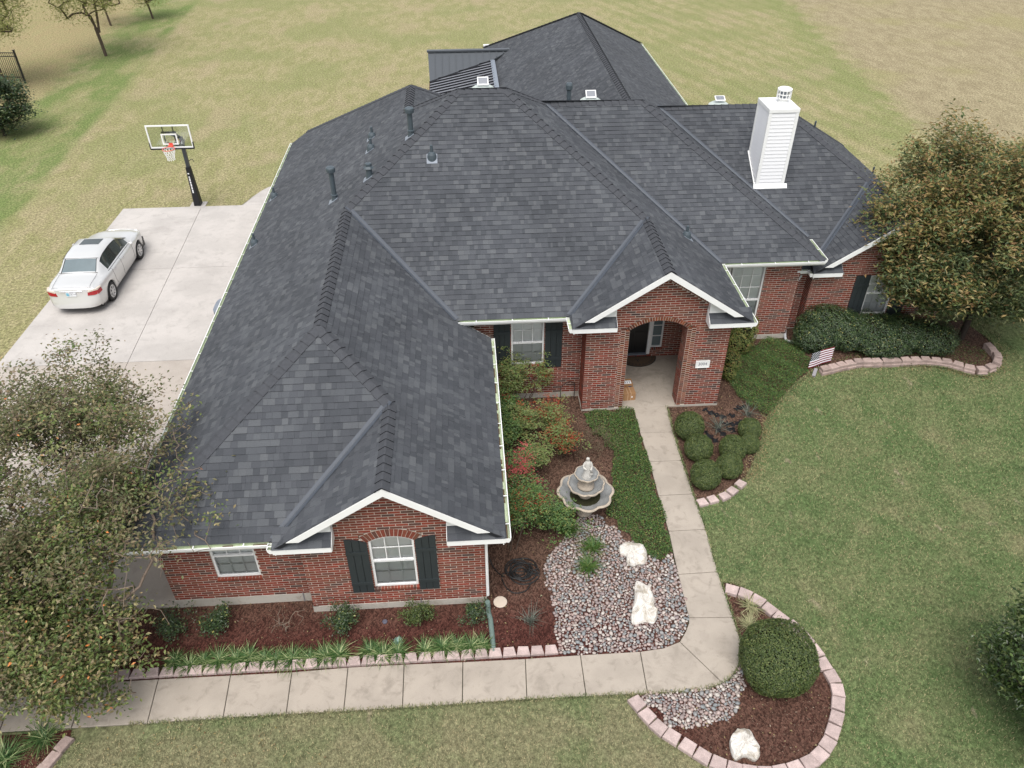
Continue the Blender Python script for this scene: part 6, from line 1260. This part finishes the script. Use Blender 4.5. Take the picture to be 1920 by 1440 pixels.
m.lathe([(0, 1.30), (.035, 1.305), (.05, 1.34), (.03, 1.385), (.038, 1.40)], (fx+.095, fy-.055), 12); m.lathe([(.135, 1.17), (.14, 1.20), (.11, 1.215)], (fx+.012, fy), 16); m.build('figurine', MT['statue'], ft, smooth=True)

# ================================================================== SMALL THINGS IN THE FRONT GARDEN
# coiled hose
hc = at(978, 1071, .04); m = MB(); pts = []
for i in range(9):
    r = .12+.225*((i*5) % 9)/8; ox, oy = RNG.normal(size=2)*.035; e = RNG.uniform(.9, 1.08)
    for j in range(22): t = 2*math.pi*j/22; pts.append((hc[0]+ox+r*e*math.cos(t), hc[1]+oy+r*.95*math.sin(t), .035+.012*(i % 5)+.008*math.sin(3*t+i)))
tail = [at(*z4(x, y), .03) for x, y in ((250, 480), (320, 490), (390, 455), (430, 380))]; 
m.tube(pts, .0155, 6); m.tube(spline([pts[0]]+[at(*z4(x, y), .04) for x, y in ((190, 330), (200, 420), (250, 475), (310, 488), (380, 465), (420, 400))], 6), .0125, 6); m.tube(spline([at(*z4(200, 355), .04), at(*z4(150, 325), .03), at(*z4(105, 270), .04), at(*z4(82, 215), .15), (gx1+.02, yGW+1.1, .45)], 6), .0125, 6)
tag(m.build('garden_hose', MT['hose']), 'black garden hose lying coiled on the mulch beside the wing', 'hose')
p = at(938, 1130); m = MB(); m.lathe([(0, .01), (.145, .01), (.15, .03), (.14, .042), (0, .045)], p, 28); tag(m.build('utility_lid', MT['cream'], bevel=0), 'round cream lid set in the mulch by the downspout', 'lid')
p = at(722, 1167); m = MB(); m.lathe([(.05, 0), (.055, .035), (.045, .045), (0, .046)], p, 16); tag(m.build('sprinkler_head', MT['ink']), 'small round grey sprinkler cap in the front mulch', 'sprinkler')
a, b_ = at(1050, 757.5), at(1076, 748); m = MB(); m.tube(spline([a, a+[0, 0, .5], a+[.02, 0, .62], (a+b_)/2+[0, 0, .70], b_+[-.03, 0, .60], b_+[0, 0, .48], b_], 5), .012, 6); tag(m.build('iron_hoop', MT['iron']), 'dark iron hoop standing against the brick beside the porch', 'garden hoop')
# flag on a stake
BLp, BRp = at(1515, 691, .10), at(1557, 677.6, .10); ex = (BRp-BLp); Wf = np.linalg.norm(ex); ex /= Wf; ey = np.array([.05, .12, 1.]); ey /= np.linalg.norm(ey); Hf = .52
fl_ = thing('flag', 'small red and white striped flag with dark canton at the right bed', 'flag', at(1538, 692))
nrm = np.cross(ex, ey); nrm /= np.linalg.norm(nrm); nrm = nrm if nrm[1] < 0 else -nrm; NX = 20
def fp(u, v, off=0.): return BLp+ex*Wf*u+ey*Hf*v+nrm*(.012*math.sin(u*7+v)+off)
def fquad(m, u0, u1, v0, v1, off, mi): 
    k = max(1, int((u1-u0)*NX)); 
    for i in range(k): a, c = u0+(u1-u0)*i/k, u0+(u1-u0)*(i+1)/k; m.add([fp(a, v0, off), fp(c, v0, off), fp(c, v1, off), fp(a, v1, off)], [(0, 1, 2, 3)], mi)
m = MB()
for i in range(13): fquad(m, .4 if i >= 6 else 0., 1., i/13, (i+1)/13, 0, 0 if i % 2 == 0 else 1)
fquad(m, 0., .4, 6/13, 1., 0., 2)
for r in range(9):
    for c in range(6 if r % 2 == 0 else 5): u, v = .4*((c+.5)/6 if r % 2 == 0 else (c+1)/6), 6/13+7/13*(r+.5)/9; fquad(m, u-.016, u+.016, v-.016, v+.016, .003, 1)
m.build('cloth', [MT['flagred'], MT['flagwhite'], MT['flagblue']], fl_)
m = MB(); c = fp(.5, 0); m.tube([c*[1, 1, 0]+[0, .02, 0], c+ey*Hf*1.02+[0, .02, 0]], .006, 6); m.build('stake', MT['white'], fl_)
p, q = at(1530, 692, .10), at(1525, 706, .03); m = MB(); m.bar(p, q, .10, .075); o = m.build('drain_spout', MT['drain'], bevel=.006); tag(o, 'grey rectangular drain spout end lying at the lawn edge under the flag', 'drain spout')
# torn weed fabric among the ball shrubs
m = MB()
for st in ([(1320, 768), (1335, 776), (1350, 781), (1362, 783)], [(1322, 810), (1336, 824), (1348, 830)], [(1352, 793), (1366, 796), (1380, 796), (1390, 790)], [(1344, 806), (1356, 815), (1365, 822)], [(1362, 806), (1372, 805), (1378, 812)], [(1378, 770), (1390, 764), (1396, 766)], [(1366, 778), (1378, 782)]):
    C = [at(x, y) for x, y in st]; C = spline(C, 5); k = len(C); V = []
    for i, c in enumerate(C): w_ = .07+.05*math.sin(i*1.7+st[0][0]); d = C[min(i+1, k-1)]-C[max(i-1, 0)]; s_ = np.array([-d[1], d[0], 0])/(np.linalg.norm(d)+1e-6); V += [c+s_*w_+[0, 0, .02+.02*math.sin(i*2)], c+[0, 0, .05+.03*math.sin(i*1.3)], c-s_*w_+[0, 0, .02]]
    m.add(V, [(3*i+j, 3*i+j+1, 3*i+j+4, 3*i+j+3) for i in range(k-1) for j in (0, 1)])
tag(m.build('weed_fabric', MT['fabric']), 'torn black weed fabric showing through the mulch among the ball shrubs', 'weed fabric')
# ---- porch: parcels and half-round mat
def carton(label, c, w_, d, h, rz):
    t = thing('cardboard_box', label, 'box', c); m = MB(); m.box((-w_/2, -d/2, 0), (w_/2, d/2, h)); ca, sa = math.cos(rz), math.sin(rz); tr = lambda v: (c[0]+v[0]*ca-v[1]*sa, c[1]+v[0]*sa+v[1]*ca, c[2]+v[2])
    def add(name, a, b2, mat): q = MB(); q.box(a, b2); q.v = [tr(v) for v in q.v]; return q.build(name, mat, t)
    add('carton', (-w_/2, -d/2, 0), (w_/2, d/2, h), MT['box']); return t, add
t, add = carton('larger brown carton on the porch floor with a white dot label', (U(4.9), U(19.30), .05), .36, .30, .25, .06)
for x in (-.045, .045): add('tape', (x-.010, -.153, h_ := .0), (x+.010, .153, .252), MT['tape'])
add('sticker', (.055, -.155, .10), (.095, -.151, .145), MT['paper'])
t, add = carton('smaller brown parcel with a shipping label behind the larger carton', (U(4.90), U(19.68), .05), .33, .28, .30, .02)
add('shipping_label', (-.09, -.10, .301), (.13, .05, .304), MT['paper'])
for i in range(3): add('label_print', (-.05+i*.06, -.07, .3045), (-.035+i*.06, .02, .3055), MT['ink'])
add('print_mark', (-.10, -.1425, .16), (-.03, -.141, .24), MT['redink']); add('print_mark', (.04, -.1425, .17), (.13, -.141, .25), MT['ink'])
mc = at(1194, 668.5, .05); mr = .52; mc[1] = yDW-.04; m = MB(); A = [(mc[0]+mr*1.12*math.cos(t), mc[1]-mr*math.sin(t)) for t in np.linspace(0, math.pi, 28)]; m.prism(ccw(A), .052, .068); mt = m.build('doormat', MT['rubber']); tag(mt, 'half-round dark doormat with a letter at the front door', 'doormat')
m = MB(); A = [(mc[0]+mr*.94*1.12*math.cos(t), mc[1]-.02-mr*.92*math.sin(t)) for t in np.linspace(.0, math.pi, 28)]; m.prism(ccw(A), .0685, .0715); m.build('mat_pile', MT['mat'], mt)
m = MB()
for i in range(13):
    t = .16+i*(math.pi-.32)/12; m.lathe([(.022, .072), (.036, .074), (.036, .076), (.022, .076)], (mc[0]+mr*.80*1.12*math.cos(t), mc[1]-.03-mr*.78*math.sin(t)), 10)
m.build('mat_border', MT['rubber'], mt); lettering('Y', .22, MT['rubber'], mt, Matrix.Translation((mc[0]-.02, mc[1]-.22, .0725)))
# air conditioner peeping out under the left eave
p = at(404, 578, .75); cxu, cyu = p[0]+.42, p[1]+.1; ac = thing('air_conditioner', 'grey air conditioner unit half hidden under the left gutter', 'air conditioner', (cxu, cyu, .03)); m = MB(); sq = [(cxu+.46*(abs(math.cos(t))**.5)*math.copysign(1, math.cos(t)), cyu+.46*(abs(math.sin(t))**.5)*math.copysign(1, math.sin(t))) for t in np.linspace(0, 2*math.pi, 33)[:-1]]; m.prism(sq, .03, .74); m.build('casing', MT['ink'], ac)
m = MB(); n = 32; V = [(x, y, .745) for x, y in sq]+[(x, y, .80) for x, y in sq]+[(cxu+.30*math.cos(t), cyu+.30*math.sin(t), .80) for t in np.linspace(0, 2*math.pi, 33)[:-1]]+[(cxu+.30*math.cos(t), cyu+.30*math.sin(t), .745) for t in np.linspace(0, 2*math.pi, 33)[:-1]]
m.add(V, [(k*n+i, k*n+(i+1) % n, (k+1)*n+(i+1) % n, (k+1)*n+i) for k in range(3) for i in range(n)]); m.build('top_cover', MT['lead'], ac)
m = MB(); m.lathe([(0, .76), (.30, .76)], (cxu, cyu), 24); 
for i in range(9): m.lathe([(.03+i*.032, .79), (.036+i*.032, .793)], (cxu, cyu), 24)
m.build('fan_grille', MT['black'], ac)

# ================================================================== BASKETBALL HOOP
bx, by = at(371, 387.5)[:2]; by += .12; by0 = by
hp = thing('basketball_hoop', 'black pole basketball hoop with clear backboard at the back edge of the driveway', 'basketball hoop', (bx, by, 0))
m = MB(); m.box((bx-.32, by-.30, 0), (bx+.32, by+.30, .035)); m.build('concrete_footing', MT['drive'], hp)
m = MB(); m.hexa([(bx-.14, by-.14, .035), (bx+.14, by-.14, .035), (bx+.14, by+.2, .035), (bx-.14, by+.2, .035), (bx-.095, by-.12, 1.72), (bx+.095, by-.12, 1.72), (bx+.095, by+.06, 1.72), (bx-.095, by+.06, 1.72)]); pd = m.build('pole_pad', MT['pad'], hp, bevel=.02)
f = lambda z: by-.14+.02*(z-.035)/1.685-.004
for i, (za, zb2) in enumerate(((.62, .76), (.78, .88), (.90, 1.02), (1.04, 1.12), (1.14, 1.26), (1.28, 1.34))): q = MB(); q.hexa([(bx-.055, f(za), za), (bx-.005, f(za), za), (bx-.005, f(za)+.006, za), (bx-.055, f(za)+.006, za), (bx-.055, f(zb2), zb2), (bx-.005, f(zb2), zb2), (bx-.005, f(zb2)+.006, zb2), (bx-.055, f(zb2)+.006, zb2)]); q.build('pad_letter', MT['steel'], pd)
q = MB(); q.lathe([(0, 0), (.03, 0)], (0, 0), 10); q.v = [(bx-.03+v[0]*1.3, f(1.46), 1.46+v[1]) for v in q.v]; q.build('pad_emblem', MT['steel'], pd)
m = MB(); m.box((bx-.065, by-.065, .035), (bx+.065, by+.065, 2.95)); m.build('pole', MT['polegrey'], hp)
yb_ = U(33.9); bxl, bxr = bx-.86, bx+.79; zb0, zb1 = U(3.2), U(4.19); xm_ = (bxl+bxr)/2-.02
m = MB()
for dx in (-.14, .14): m.bar((bx+dx*.4, by, 2.9), (xm_+dx, yb_+.06, zb1-.30), .05, .05); m.bar((bx+dx*.4, by-.03, 2.55), (xm_+dx, yb_+.06, zb0+.18), .05, .05); m.bar((xm_+dx*1.4, yb_+.04, zb0+.05), (xm_+dx*1.4, yb_+.04, zb1-.03), .035, .035)
m.bar((xm_-.28, yb_+.05, zb1-.30), (xm_+.28, yb_+.05, zb1-.30), .05, .06); m.bar((bx, by+.02, 2.3), (bx, by+.35, 2.75), .03, .03); m.tube(spline([(bx+.08, by, 1.95), (bx+.22, by, 2.02), (bx+.28, by, 1.9)], 5), .012, 6); m.build('bracket_arms', MT['black'], hp)
bd = MB(); bd.box((bxl, yb_-.012, zb0), (bxr, yb_-.004, zb1)); bb = bd.build('backboard', MT['acrylic'], hp)
m = MB(); fw = .048
for a, c in (((bxl, zb0), (bxr, zb0+fw)), ((bxl, zb1-fw), (bxr, zb1)), ((bxl, zb0+fw), (bxl+fw, zb1-fw)), ((bxr-fw, zb0+fw), (bxr, zb1-fw))): m.box((a[0], yb_-.03, a[1]), (c[0], yb_+.012, c[1]))
m.build('board_frame', MT['white'], bb)
m = MB(); sx0, sx1, sz0, sz1 = xm_-.30, xm_+.30, zb0+.13, zb0+.56
for a, c in (((sx0, sz0), (sx1, sz0+.05)), ((sx0, sz1-.05), (sx1, sz1)), ((sx0, sz0+.05), (sx0+.05, sz1-.05)), ((sx1-.05, sz0+.05), (sx1, sz1-.05))): m.box((a[0], yb_-.016, a[1]), (c[0], yb_-.0125, c[1]))
m.build('target_square', MT['white'], bb)
m = MB(); m.box((bxl-.01, yb_-.045, zb0-.055), (bxr+.01, yb_+.02, zb0+.0)); m.box((bxl-.02, yb_-.045, zb0-.03), (bxl+.012, yb_+.02, zb0+.22)); m.box((bxr-.012, yb_-.045, zb0-.03), (bxr+.02, yb_+.02, zb0+.22)); m.build('edge_pad', MT['pad'], bb)
rc = (xm_, yb_-.40); rz_ = zb0+.10; m = MB(); m.tube([(rc[0]+.228*math.cos(t), rc[1]+.228*math.sin(t), rz_) for t in np.linspace(0, 2*math.pi, 29)[:-1]], .014, 8, closed=True); m.box((rc[0]-.09, yb_-.18, rz_-.015), (rc[0]+.09, yb_-.012, rz_+.02)); m.box((rc[0]-.07, yb_-.028, rz_-.06), (rc[0]+.07, yb_-.013, rz_+.10)); m.build('rim', MT['orange'], hp)
m = MB(); n = 12; prof = [(.225, 0), (.21, -.09), (.18, -.18), (.155, -.27), (.14, -.34), (.145, -.42)]
for i in range(n):
    for s_ in (-1, 1):
        L = [(rc[0]+r*math.cos(2*math.pi*(i+s_*.5*j)/n), rc[1]+r*math.sin(2*math.pi*(i+s_*.5*j)/n), rz_-.01+z) for j, (r, z) in enumerate(prof)]; m.tube(L, .0085, 4)
m.build('net', MT['net'], hp)
# ================================================================== IRON FENCE (left edge)
a = at(48, 156); fe = thing('iron_fence', 'black iron picket fence ending in a post at the left edge', 'fence', a); hF = 1.75; d = at(0, 118)-a; d = np.array([-1., .12, 0]); Lf = 5.2
m = MB(); m.box((a[0]-.045, a[1]-.045, 0), (a[0]+.045, a[1]+.045, hF+.12)); m.box((a[0]-.06, a[1]-.06, hF+.12), (a[0]+.06, a[1]+.06, hF+.15)); m.build('post', MT['black'], fe)
m = MB(); c = a+d*2.5; m.box((c[0]-.045, c[1]-.045, 0), (c[0]+.045, c[1]+.045, hF+.12)); m.build('post', MT['black'], fe)
for z in (.35, hF-.22, hF-.02): m = MB(); m.bar(a+[0, 0, z], a+d*Lf+[0, 0, z], .04, .04); m.build('rail', MT['black'], fe)
for i in range(1, 43): c = a+d*i*.12; m = MB(); m.box((c[0]-.011, c[1]-.011, .12), (c[0]+.011, c[1]+.011, hF)); m.build('picket', MT['black'], fe)

# ================================================================== CAR
CX, CY, CZ = -13.13, 23.30, .03
car = thing('parked_car', 'silver four-door sedan parked on the driveway, seen from behind', 'car', (CX, CY+2.4, CZ))
ip = lambda y, tab: float(np.interp(y, [t[0] for t in tab], [t[1] for t in tab]))
def smooth_tab(tab, w=.10):
    ys = np.linspace(-.3, 5.1, 541); v = np.interp(ys, [t[0] for t in tab], [t[1] for t in tab]); k = np.ones(int(w/.01))/int(w/.01); v2 = np.convolve(np.pad(v, len(k), mode='edge'), k, 'same')[len(k):-len(k)]
    return lambda y: float(np.interp(y, ys, v2))
HW = smooth_tab([(0, .79), (.12, .84), (.45, .885), (1.2, .915), (3., .915), (3.9, .895), (4.4, .83), (4.62, .74), (4.78, .58)], .2)
ZB = smooth_tab([(0, .90), (.5, .945), (1.2, .94), (3.3, .90), (4., .86), (4.5, .74), (4.78, .60)], .3)
ZT = smooth_tab([(0, .965), (.1, 1.005), (.70, 1.05), (1.27, 1.395), (1.6, 1.455), (2.1, 1.47), (2.65, 1.43), (3.42, 1.02), (3.6, .985), (4.2, .91), (4.55, .80), (4.78, .66)], .12)
WR = smooth_tab([(0, .68), (.65, .66), (1.25, .585), (2.6, .60), (3.4, .69), (4.2, .66), (4.78, .48)], .3)
YS = list(np.linspace(0, 4.78, 90)); WHY = (.82, 3.79)
def section(y):
    h, zb2, zt, wr = HW(y), ZB(y), ZT(y), WR(y); a = 0
    for yw in WHY:
        if abs(y-yw) < .385: a = max(a, .33+math.sqrt(.385**2-(y-yw)**2))
    bz = .22 if .1 < y < 4.6 else .28
    P = [(h*.93, max(bz, a-.01)), (h*.98, max(.32, a)), (h, max(.52, a+.01)), (h*.998, max(.68, a+.02)), (h*.97, max(zb2-.03, a+.03)), (h*.905, zb2+.012)]
    for u in (.07, .5, .93): P.append((h*.885+(wr-h*.885)*u, zb2+.018+(zt-.035-zb2-.018)*u))
    P += [(wr-.06, zt-.012), (wr*.55, zt+.004), (0, zt+.012)]; return P
SEC = [section(y) for y in YS]; NP_ = 12
parts = {k: MB() for k in ('body', 'rear_window', 'windshield', 'side_window', 'side_window2', 'pillar_trim', 'pillar_trim2')}
for sgn in (1, -1):
    for i in range(len(YS)-1):
        for j in range(NP_-1):
            ym = (YS[i]+YS[i+1])/2; k = 'body'
            if j in (6, 7) and 1.18 < ym < 3.22 and ZT(ym)-ZB(ym) > .2: k = ('pillar_trim' if 2.03 < ym < 2.12 else 'side_window')+('' if sgn > 0 else '2')
            if j >= 9 and .78 < ym < 1.25: k = 'rear_window'
            if j == 8 and .78 < ym < 1.25: k = 'body'
            if j >= 8 and 2.80 < ym < 3.40: k = 'windshield'
            q = [(sgn*SEC[a][b_][0]+CX, YS[a]+CY, SEC[a][b_][1]+CZ) for a, b_ in ((i, j), (i+1, j), (i+1, j+1), (i, j+1))]
            parts[k].add(q, [(0, 1, 2, 3) if sgn > 0 else (3, 2, 1, 0)])
def endcap(m, S_, y0, sg, bulge):
    rows = []
    for (x, z) in S_[:9]+[S_[10]]:
        rows.append([(CX+x*s_, CY+y0+sg*(bulge*(1-abs(s_)**3)+(.085 if z < .60 else (.03 if z < .66 else 0))*(1-abs(s_)**8)), z+CZ) for s_ in np.linspace(-1, 1, 15)])
    x, z = S_[10]; rows.append([(CX+x*s_, CY+y0, z+CZ+.006*(1-abs(s_))) for s_ in np.linspace(-1, 1, 15)])
    for r in range(len(rows)-1):
        for c in range(14): q = [rows[r][c], rows[r][c+1], rows[r+1][c+1], rows[r+1][c]]; m.add(q, [(0, 1, 2, 3) if sg < 0 else (3, 2, 1, 0)])
endcap(parts['body'], SEC[0], 0, -1, .10); endcap(parts['body'], SEC[-1], 4.78, 1, .12)
for k, mt in (('body', 'silver'), ('rear_window', 'rearglass'), ('windshield', 'carglass'), ('side_window', 'carglass'), ('side_window2', 'carglass'), ('pillar_trim', 'trim'), ('pillar_trim2', 'trim')):
    o = parts[k].build(k.rstrip('2'), MT[mt], car, smooth=True)
    import bmesh
    bm = bmesh.new(); bm.from_mesh(o.data); bmesh.ops.remove_doubles(bm, verts=bm.verts, dist=.002); bm.to_mesh(o.data); bm.free()
    if k in ('rear_window', 'windshield'):  # dark gasket round the pane
        pass
m = MB(); m.box((CX-.80, CY+.15, CZ+.16), (CX+.80, CY+4.6, CZ+.50)); m.build('underbody', MT['trim'], car)
def surf(y, j, sgn=1, off=.004): x, z = section(y)[j]; return (CX+sgn*(x+off), CY+y, CZ+z+(off if j > 8 else 0))
for sgn in (1, -1):
    m = MB()
    for y in (1.30, 2.08, 3.22): m.tube([surf(y+(.12*(j == 1) if y < 2 else 0), j, sgn, .0015) for j in (1, 2, 3, 4, 5)], .0045, 5)
    m.tube([surf(y, 5, sgn, .002) for y in np.linspace(1.12, 3.25, 16)], .009, 5); m.tube([surf(y, 8, sgn, .003) for y in np.linspace(1.2, 3.2, 16)], .008, 5); m.build('seam_trim', MT['trim'], car)
    for y in (1.52, 2.30): m = MB(); x, z = section(y)[4]; m.box((CX+sgn*(x+.012)-.012, CY+y-.09, CZ+z-.075), (CX+sgn*(x+.012)+.014, CY+y+.09, CZ+z-.045)); m.build('door_handle', MT['chrome'], car, bevel=.006)
    m = MB(); V, F = IV2*np.array([.09, .055, .065]), IF2; m.add([(CX+sgn*.985+v[0], CY+3.02+v[1], CZ+1.0+v[2]) for v in V], [tuple(f) for f in F]); m.bar((CX+sgn*.86, CY+3.05, CZ+.96), (CX+sgn*.95, CY+3.02, CZ+.98), .05, .03); m.build('wing_mirror', MT['silver'], car, smooth=True)
    # tail lamp wrapping the corner
    m = MB(); T1 = lambda x, y, z: (CX+sgn*x, CY+y, CZ+z)
    for (zl0, zl1, zr0, zr1, mi) in ((.70, .82, .70, .85, 0), (.82, .885, .85, .90, 1)):
        A_ = [T1(.50 if mi == 0 else .54, -.095, zl0), T1(.70, -.055, zr0), T1(.70, -.055, zr1), T1(.53 if mi == 0 else .57, -.09, zl1)]; B_ = [T1(.70, -.055, zr0), T1(.815, .015, zr0), T1(.81, .015, zr1), T1(.70, -.055, zr1)]; C_ = [T1(.815, .015, zr0), T1(.878, .21, zr0+.03), T1(.868, .20, zr1), T1(.81, .015, zr1)]
        for q in (A_, B_, C_):
            q2 = [(v[0]-sgn*.06, v[1]+.06, v[2]) for v in q]; m.add(q+q2, [(0, 1, 2, 3), (4, 7, 6, 5), (0, 4, 5, 1), (2, 6, 7, 3), (1, 5, 6, 2), (3, 7, 4, 0)], mi)
    m.build('tail_lamp', [MT['redlamp'], MT['clear']], car)
    for yw in WHY:
        wx = CX+sgn*.80; m = MB(); n = 28
        prof = [(.215, .09), (.30, .11), (.325, .08), (.328, -.08), (.30, -.11)]
        V = [(wx+sgn*d, CY+yw+r*math.cos(2*math.pi*j/n), CZ+.328+r*math.sin(2*math.pi*j/n)) for r, d in prof for j in range(n)]; m.add(V, [(i*n+j, i*n+(j+1) % n, (i+1)*n+(j+1) % n, (i+1)*n+j) for i in range(len(prof)-1) for j in range(n)])
        wh = m.build('wheel', MT['rubber'], car, smooth=True)
        m = MB(); d_ = .085
        ring = lambda r, d: [(wx+sgn*d, CY+yw+r*math.cos(2*math.pi*j/n), CZ+.328+r*math.sin(2*math.pi*j/n)) for j in range(n)]
        V = ring(.222, .092)+ring(.195, .098)+ring(.185, .06); m.add(V, [(i*n+j, i*n+(j+1) % n, (i+1)*n+(j+1) % n, (i+1)*n+j) for i in (0, 1) for j in range(n)], 0)
        V = ring(.19, .045)+[(wx+sgn*.045, CY+yw, CZ+.328)]; m.add(V, [(j, (j+1) % n, n) for j in range(n)], 1)
        for s_ in range(7):
            t = 2*math.pi*s_/7+.3; c0 = (wx+sgn*.085, CY+yw+.03*math.cos(t), CZ+.328+.03*math.sin(t)); c1 = (wx+sgn*.092, CY+yw+.20*math.cos(t), CZ+.328+.20*math.sin(t)); m.bar(c0, c1, .052, .02, 0, up=(1, 0, 0))
        V = ring(.055, .096)+[(wx+sgn*.10, CY+yw, CZ+.328)]; m.add(V, [(j, (j+1) % n, n) for j in range(n)], 0); m.build('wheel_rim', [MT['rim'], MT['trim']], wh)
m = MB(); xs = np.linspace(-.33, .33, 9); m.add([(CX+x, CY+y, CZ+ZT(y)+.016-.02*(x/.5)**2*.5) for y in (2.08, 2.56) for x in xs], [(i, i+1, i+10, i+9) for i in range(8)]); m.build('sunroof', MT['carglass'], car)
m = MB(); m.box((CX-.17, CY-.125, CZ+.705), (CX+.15, CY-.105, CZ+.86)); pl_ = m.build('licence_plate', MT['plate'], car); m = MB(); m.box((CX-.165, CY-.128, CZ+.725), (CX-.075, CY-.1245, CZ+.84)); m.build('plate_emblem', MT['plateblue'], pl_)
lettering('AA177', .075, MT['ink'], pl_, FRONT(CX+.04, CY-.126, CZ+.775)); m = MB(); m.box((CX-.06, CY-.128, CZ+.835), (CX+.09, CY-.1245, CZ+.85)); m.build('plate_band', MT['ink'], pl_)
m = MB(); m.tube([(CX+x, CY-.10*(1-abs(x/.8)**3)-.015, CZ+.885) for x in np.linspace(-.36, .36, 9)], .016, 6); m.build('chrome_strip', MT['chrome'], car)
m = MB()
for sgn in (1, -1): m.tube([(CX+sgn*(.60+.02*t), CY+.02+.70*t, CZ+ZT(.02+.70*t)+.004) for t in np.linspace(0, 1, 8)], .004, 5)
m.tube([(CX+x, CY+.735, CZ+ZT(.735)+.006-.02*(abs(x)/.62)**2) for x in np.linspace(-.62, .62, 9)], .004, 5)
m.tube([(CX+s_*.63, CY+.77+.47*0, CZ+ZT(.77)+.0) for s_ in np.linspace(-1, 1, 12)], .010, 5); m.tube([(CX+s_*.585, CY+1.255, CZ+ZT(1.255)+.004) for s_ in np.linspace(-1, 1, 12)], .008, 5); m.tube([(CX+s_*.68, CY+3.44, CZ+ZT(3.44)+.004) for s_ in np.linspace(-1, 1, 12)], .012, 5)
for s_ in (1, -1): m.tube([(CX+s_*(WR(y)-.075), CY+y, CZ+ZT(y)-.006) for y in np.linspace(.77, 1.255, 6)], .010, 5)
m.build('glass_seal', MT['trim'], car)

# ================================================================== LITTER AND GRASS
def scatter(poly, n, seed):
    rg = np.random.default_rng(seed); P = np.array([q[:2] for q in poly]); lo, hi = P.min(0), P.max(0); X, Y = rg.uniform(lo[0], hi[0], n), rg.uniform(lo[1], hi[1], n); k = pip(X, Y, poly); return X[k], Y[k]
CH = []
for poly, n in ((INNER, 26000), (RBED, 15000), (CBED, 9000)):
    X, Y = scatter(poly, n, 5); k = ~(pip(X, Y, RK1) | pip(X, Y, RK2)); CH.append(np.stack([X[k], Y[k], RNG.uniform(.016, .032, k.sum())], 1))
C = np.concatenate(CH); V, F = leaves(C, RNG.uniform(.018, .055, len(C)), .7, .32, .05); o = place('mulch_chips', V, F, MT['chips']); tag(o, 'loose shredded bark chips over the planting beds', 'mulch', None, 'stuff')
FL = []
for poly, n in ((INNER, 700), (RBED, 900), (CBED, 220)): X, Y = scatter(poly, n, 9); FL.append(np.stack([X, Y, RNG.uniform(.03, .05, len(X))], 1))
E_ = [at(*q)[:2] for q in RB_EDGE[3:20]]
for p in spline(E_, 40): 
    for _ in range(4 if p[0] < 9.3 else 2): FL.append(np.array([[p[0]+RNG.normal()*.14, p[1]-.03+RNG.normal()*.14, RNG.uniform(.02, .05)]]))
X, Y = scatter(pxpoly([(1430, 760), (1900, 640), (1915, 1000), (1330, 1000), (1325, 920)]), 800, 12); k = RNG.random(len(X)) < np.clip((Y-12.5)/5, .15, 1); FL.append(np.stack([X[k], Y[k], RNG.uniform(.03, .06, k.sum())], 1))
X, Y = scatter(pxpoly([(60, 1380), (500, 1350), (640, 1440), (60, 1440)]), 170, 13); FL.append(np.stack([X, Y, RNG.uniform(.03, .05, len(X))], 1))
C = np.concatenate(FL); V, F = leaves(C, .048, .75, .55, .1); o = place('fallen_leaves', V, F, MT['fallen']); tag(o, 'scattered pale fallen leaves on the lawn and beds', 'fallen leaves', None, 'stuff')
# blades of the front lawn
EDG = []
for L_ in (WALK_OUT, RB_EDGE, CB_OUT):
    P_ = [at(*q)[:2] for q in L_]
    for a, c in zip(P_[:-1], P_[1:]): k = int(np.linalg.norm(c-a)*260); EDG.append(a+(c-a)*RNG.random((k, 1))+RNG.normal(size=(k, 2))*.018)
EDG = np.concatenate(EDG); EDG = EDG[(EDG[:, 0] > -6.8)]
rg = np.random.default_rng(3); n = 820000; X, Y = rg.uniform(-9.5, 17., n), rg.uniform(5.6, 24., n)
d = np.stack([X, Y, np.full(n, -CAM_H)], 1); w_ = d@FW; sx, sy = 960+CAM_F*(d@RT)/w_, 720-CAM_F*(d@UP)/w_
k = (sx > -60) & (sx < 1980) & (sy < 1500); 
for poly in (INNER, RBED, CBED, WALKP): k &= ~pip(X, Y, poly)
k &= ~((X < 8.4) & (Y > 16.8)) & ~((X < -6.2) & (Y > 8.0)) & ~((X < gx1) & (Y > 9.4)); k &= rg.random(n) < np.clip(1.25-(Y-6)/22., .3, 1)
X, Y = X[k], Y[k]; nE = len(EDG); X, Y = np.concatenate([X, EDG[:, 0]]), np.concatenate([Y, EDG[:, 1]]); m_ = len(X); a = rg.uniform(0, 2*math.pi, m_); L = rg.uniform(.025, .060, m_); L[-nE:] *= 1.5; wd = rg.uniform(.004, .008, m_)+(Y-6)*.00025; lean = rg.uniform(.3, 1.3, m_)
dx, dy = np.cos(a), np.sin(a); B = np.stack([X, Y, np.where(np.arange(m_) >= m_-nE, .03, 0.)], 1); s_ = np.stack([-dy, dx, np.zeros(m_)], 1)*wd[:, None]; tip = B+np.stack([dx*L*np.sin(lean), dy*L*np.sin(lean), L*np.cos(lean)+.006], 1)
V = np.stack([B-s_, B+s_, tip], 1).reshape(-1, 3); o = place('grass', V, np.arange(3*m_).reshape(-1, 3), MT['blade']); tag(o, 'short mown grass of the front lawn', 'grass', None, 'stuff'); print('blades', m_)
